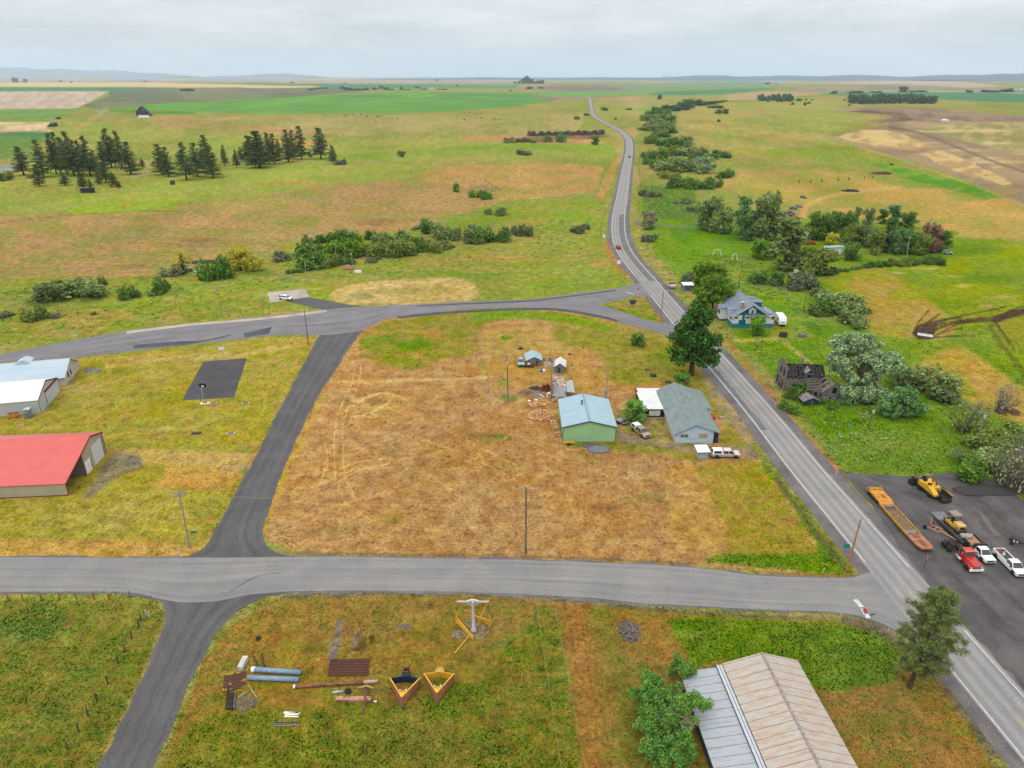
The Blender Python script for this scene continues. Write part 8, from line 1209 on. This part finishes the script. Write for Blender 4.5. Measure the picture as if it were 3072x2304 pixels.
def hoop(label,k,base,top,ang):b=G(k,*base);h=3.9;o=thing('basketball_hoop',label,'basketball hoop',b,ang);MB().tube((0,0,0),(0,0,3.0),.08).tube((0,0,3.0),(0,1.0,3.5),.06).build('post',M_GALV,o);bd=MB().box(-.9,1.0,2.95,.9,1.06,4.0).build('backboard',mat('black backboard',A(40,38,40),.6)if 'near' in label else M_WHITE,o);MB().box(-.3,.985,3.1,.3,.999,3.5).build('target_square',M_WHITE,bd);MB().path([(.23*math.cos(t),1.35+.23*math.sin(t),3.05)for t in np.linspace(0,6.28,13)],.02,5).build('rim',mat('orange rim',A(230,90,40),.5),bd)
hoop('basketball hoop with black backboard at the near end of the court','F8',(430,850),0,0);hoop('basketball hoop at the far end of the court','C1',(1862,152),0,math.pi)
for lab,k,pts in(('white A-shaped swing frame on the mown grass','B3',((1768,462),(1800,425),(1835,428),(1835,462))),('white goal-like frame right of the swing frame','B3',((1928,498),(1930,455),(1972,458),(1970,498)))):
    a=G(k,*pts[0]);e=G(k,*pts[3]);o=thing('play_frame',lab,'play frame',a);d=e-a;m=MB();hh=2.6;sp=1.4 if 'swing' in lab else .0
    m.tube((d.x*.15,sp/2,hh),(d.x*.85,sp/2,hh),.09);[m.tube((x0,y0,0),(x1,sp/2,hh),.09)for x0,x1 in((0,d.x*.15),(d.x,d.x*.85))for y0 in((0,sp)if sp else(0,))];m.build('frame',M_WHITE,o)
a=G('B4',1390,1125);o=thing('bed_frame','white metal frame lying in the churned mud','frame',a,R(-30));m=MB();[m.beam(p,q,.2)for p,q in(((-2,-1,.2),(2,-1,.2)),((-2,1,.2),(2,1,.2)),((-2,-1,.2),(-2,1,.2)),((2,-1,.2),(2,1,.2)),((0,-1,.2),(0,1,.2)))];m.build('rails',M_WHITE,o);MB().box(-1.9,-.9,.1,1.9,.9,.16).build('panel',M_GALV,o)
heap_sticks('log_heap','heap of dark logs on the tan slope','A4',770,1172,6,3,1.6,60,3,.3,M_DKWOOD,None,'log heap');heap_sticks('log_heap','brown log heap beyond the yard scrub','C4',2080,655,3,1.6,1.2,60,2,.12,mat('log brown',A(150,126,106),.9,A(96,78,66),3),None,'log heap');heap_sticks('scrap_heap','rusty scrap heap on the green slope far right','A4',1030,1028,9,3,1.6,40,4,.5,M_RUST,None,'scrap',True)
o=thing('yellow_crescent','yellow crescent-shaped plastic thing under the apple tree','boat',G('E2',160,600),R(118));MB().loft([[(x-2,w*y,z+.25*abs(x-2)**1.6*.25)for y,z in((-1,.4),(-.7,.05),(.7,.05),(1,.4),(.8,.38),(-.8,.38))]for x,w in((0,.05),(.7,.45),(2,.6),(3.3,.45),(4,.05))]).build('shell',mat('yellow plastic',A(240,200,40),.5),o,True);MB().box(-.6,-.35,.35,.6,.35,.42).build('seat',M_BLACK,o)  # yellow curved plastic object of unknown kind, given a boat-like form
struct(MB().poly([G('B1',*p)+Vector((0,0,.02))for p in((1600,612),(1640,606),(1700,600),(1730,560),(1860,545),(1900,520),(1870,505),(1790,540),(1700,548),(1640,570),(1595,590))]).build('creek_water',mat('water',(.25,.27,.3),.05,(.2,.22,.25),.3,spec=.8)))
mound('creek_bank','dark earthen bank behind the creek pool','B1',1720,520,14,2.5,1.4,mat('dark bank',A(86,84,58),.95,A(64,62,46),1),'bank')
def ledge(label,k,x0,y0,x1,y1,n,h):
    a=G(k,x0,y0);b=G(k,x1,y1)-a;mb=MB();g_=random.Random(int(x0))
    for i in range(n):p=b*(i/n)+Vector((0,g_.uniform(-8,8),0));s=b.length/n;hh=h*g_.uniform(.5,1.1);mb.prism([p+Vector((-s*g_.uniform(.5,.8),-g_.uniform(2,5),-.1)),p+Vector((s*g_.uniform(.5,.8),-g_.uniform(2,5),-.1)),p+Vector((s*.6,g_.uniform(3,9),-.1)),p+Vector((-s*.6,g_.uniform(3,9),-.1))],(g_.uniform(-1,1),1,hh))
    o=mb.build('rock_outcrop',mat('dark basalt',A(110,90,86),.95,A(78,66,66),.4,bump=.6));o.location=a;tag(o,label,'rock outcrop');o['kind']='structure'
ledge('long dark basalt ledge in the cut left of the road','A3',240,712,880,700,40,5.5);ledge('low reddish basalt ledge at the left end of the cut','A3',40,765,270,765,14,5)
def cow_mesh():
    o=thing('cow','','cow',(0,0,0));sec=[(-1.15,.22,.95,1.2),(-.95,.3,.75,1.36),(-.4,.36,.62,1.38),(.3,.36,.6,1.36),(.75,.3,.66,1.4),(1.0,.2,.85,1.35),(1.35,.13,1.05,1.38)];rings=[[(x,w*math.cos(t),(z0+z1)/2+(z1-z0)/2*math.sin(t))for t in np.linspace(0,6.283,9)[:-1]]for x,w,z0,z1 in sec];mb=MB().loft(rings)
    for x,b_ in((-.85,.12),(.7,-.08)):
        for s in(-1,1):mb.tube((x,s*.2,.85),(x+b_,s*.2,.45),.13,.07,6).tube((x+b_,s*.2,.45),(x+b_*.4,s*.2,0),.07,.06,6)
    mb.loft([[(1.25,w*.9,1.0),(1.25,-w*.9,1.0),(1.25,-w,1.34),(1.25,w,1.34)]if i==0 else[(1.8,w*.6,.8),(1.8,-w*.6,.8),(1.8,-w*.6,1.0),(1.8,w*.6,1.0)]for i,w in enumerate((.14,.14))]).tube((-1.15,0,1.25),(-1.25,0,.6),.04,.02,5).beam((1.3,.15,1.3),(1.28,.3,1.32),.06).beam((1.3,-.15,1.3),(1.28,-.3,1.32),.06);mb.build('body',mat('black cow hide',(.012,.011,.011),.8),o);return o
cw=cow_mesh();cl_=[('A2',*p)for p in((620,543),(720,537),(783,542),(797,554),(825,534),(850,538),(870,546),(921,541),(965,553),(975,553),(1020,588),(1045,599),(1052,560),(1064,558),(1083,554),(1223,570),(1780,528),(1820,526),(1875,534),(1910,529),(1780,582),(1920,568),(2032,577),(2063,583))];cl_.sort(key=lambda p:p[1])
for i,(k,x,y)in enumerate(cl_):
    od=f'{ORD[i]} from the left' if i<12 else f'{ORD[23 - i]} from the right';c=cw if i==0 else copy_tree(cw);c.location=G(k,x,y);c.rotation_euler.z=random.uniform(0,6.28);c.scale=(1.5,)*3;tag(c,f'black cow in the herd below the bright green field, {od}','cow','cattle in the far pasture')
b=G('F7',1330,757);o=thing('ride_on_mower','orange ride-on mower among the small pines','mower',b,.2);MB().prism([(-.2,-.45,.35),(1.3,-.45,.35),(1.3,-.45,.75),(.9,-.45,.95),(.3,-.45,.9),(.2,-.45,.5),(-.2,-.45,.5)],(0,.9,0)).build('body',mat('mower orange',A(240,120,30),.5),o);MB().box(-.8,-.35,.5,-.3,.35,.75).box(-.9,-.35,.75,-.75,.35,1.1).build('seat',mat('mower yellow',A(240,200,40),.5),o);MB().box(-.3,-.7,.1,.6,.7,.32).build('deck',M_DARK,o);[wheel(o,x,y0,r_,.2)for x,r_ in((-.6,.35),(1.0,.24))for y0 in(-.55,.55)];o.scale=(1.5,)*3
def person(loc,rz,sc):
    pts=[(0,0,.8),(.02,0,1.05),(.0,0,1.3),(.03,0,1.42),(.05,0,1.58),(.06,0,1.7),(.02,.2,1.3),(.18,.26,1.05),(.42,.16,1.05),(.02,-.2,1.3),(.18,-.26,1.05),(.42,-.16,1.05),(.05,.1,.78),(.45,.14,.75),(.5,.14,.36),(.62,.14,.33),(.05,-.1,.78),(.45,-.14,.75),(.5,-.14,.36),(.62,-.14,.33)]
    ed=[(0,1),(1,2),(2,3),(3,4),(4,5),(2,6),(6,7),(7,8),(2,9),(9,10),(10,11),(0,12),(12,13),(13,14),(14,15),(0,16),(16,17),(17,18),(18,19)];rad=[.16,.17,.19,.07,.11,.09,.08,.055,.045,.08,.055,.045,.1,.075,.055,.06,.1,.075,.055,.06]
    me=bpy.data.meshes.new('person');me.from_pydata(pts,ed,[]);me.materials.append(mat('dark clothes',A(50,60,76),.9));o=bpy.data.objects.new('person',me);COL.objects.link(o);md=o.modifiers.new('skin','SKIN');me.skin_vertices[0].data[0].use_root=True
    for v,r_ in zip(me.skin_vertices[0].data,rad):v.radius=(r_,r_)
    s=o.modifiers.new('sub','SUBSURF');s.levels=s.render_levels=1;o.location=loc;o.rotation_euler.z=rz;o.scale=(sc,)*3;MB().lathe([(.13,.0),(.14,.05),(.11,.14),(.001,.17)],10,(.05,0,1.63)).build('hat',M_WHITE,o);return tag(o,'person in dark clothes and a pale hat sitting on the orange mower','person')
person(b+Vector((-.75,-.1,.05)),.2,1.45)
def grass():
    g_=np.random.default_rng(3);NOT=np.zeros((NR,NC),bool)
    def inside(pts):
        pts=np.array(pts);X,Y=GX,GY;r=np.zeros(X.shape,bool);n=len(pts);bb=(X>pts[:,0].min())&(X<pts[:,0].max())&(Y>pts[:,1].min())&(Y<pts[:,1].max());xi,yi=X[bb],Y[bb];q=np.zeros(xi.shape,bool)
        for i in range(n):
            (x0,y0),(x1,y1)=pts[i],pts[(i+1)%n]
            if y0!=y1:c=((y0>yi)!=(y1>yi));q^=c&(xi<(x1-x0)*(yi-y0)/(y1-y0)+x0)
        r[bb]=q;NOT[r]=True
    for nm in('shoulder','highway','cross_road','gravel_lane','south_lane','upper_road','road_leg','turn_in','gravel_yard','ball_court','concrete_pad','concrete_kerb'):
        me=bpy.data.objects[nm].data;n=len(me.vertices);v=np.zeros(n*3);me.vertices.foreach_get('co',v);v=v.reshape(-1,3)[:,:2];ac={'shoulder':6,'cross_road':8,'highway':8,'gravel_lane':8,'south_lane':8,'upper_road':8,'road_leg':6,'turn_in':4,'gravel_yard':14,'ball_court':8,'concrete_pad':6,'concrete_kerb':2}[nm];k=n//(ac+1);inside(np.concatenate([v[:k],v[-k:][::-1]]))
    for fx in((9,24,140,158),(36,49,141,166),(-116,-86,119,138),(22,41,48,73.2)):NOT[(GX>fx[0])&(GX<fx[1])&(GY>fx[2])&(GY<fx[3])]=True
    sel=(~NOT)&(GY<330)&(PXg>-60)&(PXg<3130)&(PYg<2345);ii=np.argwhere(sel);pr=1-sst(110,320,GY[sel])*.95;ii=ii[g_.random(len(ii))<pr*.8];n=len(ii);c=GC[ii[:,0],ii[:,1]];jx=GX[ii[:,0],ii[:,1]];jy=GY[ii[:,0],ii[:,1]];st=jy/420+.12;jx=jx+g_.normal(size=n)*st;jy=jy+g_.normal(size=n)*st
    gr=np.clip((c[:,1]-c[:,0])/(c[:,1]+1e-4)*2.4+.28,.12,1);patch=fbm(jx/5,jy/5,3,77);h=(.03+.10*gr)*(.3+1.2*patch)*(.5+.9*g_.random(n))*(1+jy/400);w=(.03+.06*g_.random(n))*(1+jy/200);V=[];C=[];cc=c*(1.0+.5*g_.random((n,1)))*(1.0+.3*patch[:,None])
    for k in range(3):
        a=g_.random(n)*6.283;d=np.stack([np.cos(a),np.sin(a),0*a],1);p=np.stack([jx,jy,0*jx-.02],1)+d[:,[1,0,2]]*(w*.6)[:,None]*g_.normal(size=(n,1));tip=p+np.stack([g_.normal(size=n)*h*.5,g_.normal(size=n)*h*.5,h],1);V+=[np.stack([p-d*w[:,None],p+d*w[:,None],tip],1)];C.append(np.repeat(cc,3,0))
    V=np.concatenate(V).reshape(-1,3);m=bpy.data.materials.new('grass blades');m.use_nodes=True;t=m.node_tree;p=t.nodes['Principled BSDF'];p.inputs['Roughness'].default_value=1;p.inputs['Specular IOR Level'].default_value=0;at=N('ShaderNodeAttribute',t);at.attribute_name='cover';t.links.new(at.outputs['Color'],p.inputs['Base Color'])
    o=mesh_np('meadow_grass',V,np.arange(len(V)).reshape(-1,3),m,None,False);ca=o.data.color_attributes.new('cover','FLOAT_COLOR','POINT');C=np.concatenate(C);ca.data.foreach_set('color',np.concatenate([C,np.ones((len(C),1))],1).astype(np.float32).ravel());nn=np.tile(np.array([0,0,1],np.float32),(len(V),1));o.data.normals_split_custom_set_from_vertices(nn);o['kind']='stuff';tag(o,'rough grass and weeds standing over the near fields','grass')
grass()
def weeds(name,lab,polys,n,kind,rr,seed):
    g_=random.Random(seed);cl=[]
    for poly in polys:
        xs=[p[0]for p in poly];ys=[p[1]for p in poly]
        for _ in range(n):
            x,y=g_.uniform(min(xs),max(xs)),g_.uniform(min(ys),max(ys));q=False
            for(x0,y0),(x1,y1)in zip(poly,poly[1:]+poly[:1]):
                if(y0>y)!=(y1>y)and x<(x1-x0)*(y-y0)/(y1-y0)+x0:q=not q
            if q:c=G('O',x,y);r=rr*g_.uniform(.4,1.3)*(.6+c.y/500);cl.append((c.x,c.y,r*.2,r))
    V_,F_=leaves(cl,len(cl)*16,rr*.32,1,.72,seed);V_[:,2]=np.maximum(V_[:,2],.01);o=mesh_np(name,V_,F_,leaf_mat('leaves '+kind,*LK[kind]),None,False);o['kind']='stuff';tag(o,lab,'weeds')
LKP=[(0,625),(340,602),(560,566),(700,545),(1000,500),(1290,470),(1300,540),(1180,560),(900,592),(700,600),(560,640),(420,690),(150,728),(0,750)];RKP=[[(1385,470),(1500,560),(1600,640),(1760,790),(1960,960),(1850,1010),(1790,990),(1640,790),(1480,650),(1400,560)],[(1480,540),(1640,560),(1760,700),(1680,650),(1560,640)],[(1380,400),(1500,410),(1520,480),(1400,470)]]
weeds('meadow_weeds','low dark green weed clumps through the creek meadows',[LKP]+RKP,900,'olive',.8,5);weeds('meadow_weeds','pale tall weed clumps through the creek meadows',[LKP]+RKP,500,'silver',.6,6);weeds('meadow_weeds','bright green weed clumps through the creek meadows',[LKP]+RKP,700,'bright',.75,7)
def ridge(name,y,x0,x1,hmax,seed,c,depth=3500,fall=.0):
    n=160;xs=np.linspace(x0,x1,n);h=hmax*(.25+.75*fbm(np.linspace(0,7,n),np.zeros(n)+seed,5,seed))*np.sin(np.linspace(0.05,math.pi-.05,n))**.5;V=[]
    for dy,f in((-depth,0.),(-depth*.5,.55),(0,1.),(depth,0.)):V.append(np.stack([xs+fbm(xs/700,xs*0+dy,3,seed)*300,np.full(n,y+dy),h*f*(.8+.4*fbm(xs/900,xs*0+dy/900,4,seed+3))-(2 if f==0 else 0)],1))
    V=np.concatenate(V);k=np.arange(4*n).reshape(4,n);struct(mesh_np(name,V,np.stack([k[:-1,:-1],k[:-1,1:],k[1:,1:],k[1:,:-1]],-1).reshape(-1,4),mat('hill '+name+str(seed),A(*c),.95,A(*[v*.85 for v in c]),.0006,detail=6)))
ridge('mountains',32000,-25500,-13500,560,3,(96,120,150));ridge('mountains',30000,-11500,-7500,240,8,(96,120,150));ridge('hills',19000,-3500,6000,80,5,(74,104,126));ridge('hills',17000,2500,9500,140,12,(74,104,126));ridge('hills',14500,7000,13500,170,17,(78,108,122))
hz=MB().box(-190000,-400,-1.2,190000,70000,1100);hm_=bpy.data.materials.new('haze air');hm_.use_nodes=True;t=hm_.node_tree;t.nodes.clear();pv=N('ShaderNodeVolumePrincipled',t);pv.inputs['Color'].default_value=(.66,.82,1,1);pv.inputs['Density'].default_value=3.4e-5;pv.inputs['Anisotropy'].default_value=.0;ou=N('ShaderNodeOutputMaterial',t);t.links.new(pv.outputs[0],ou.inputs['Volume']);hz=hz.build('haze',hm_);hz['kind']='stuff'
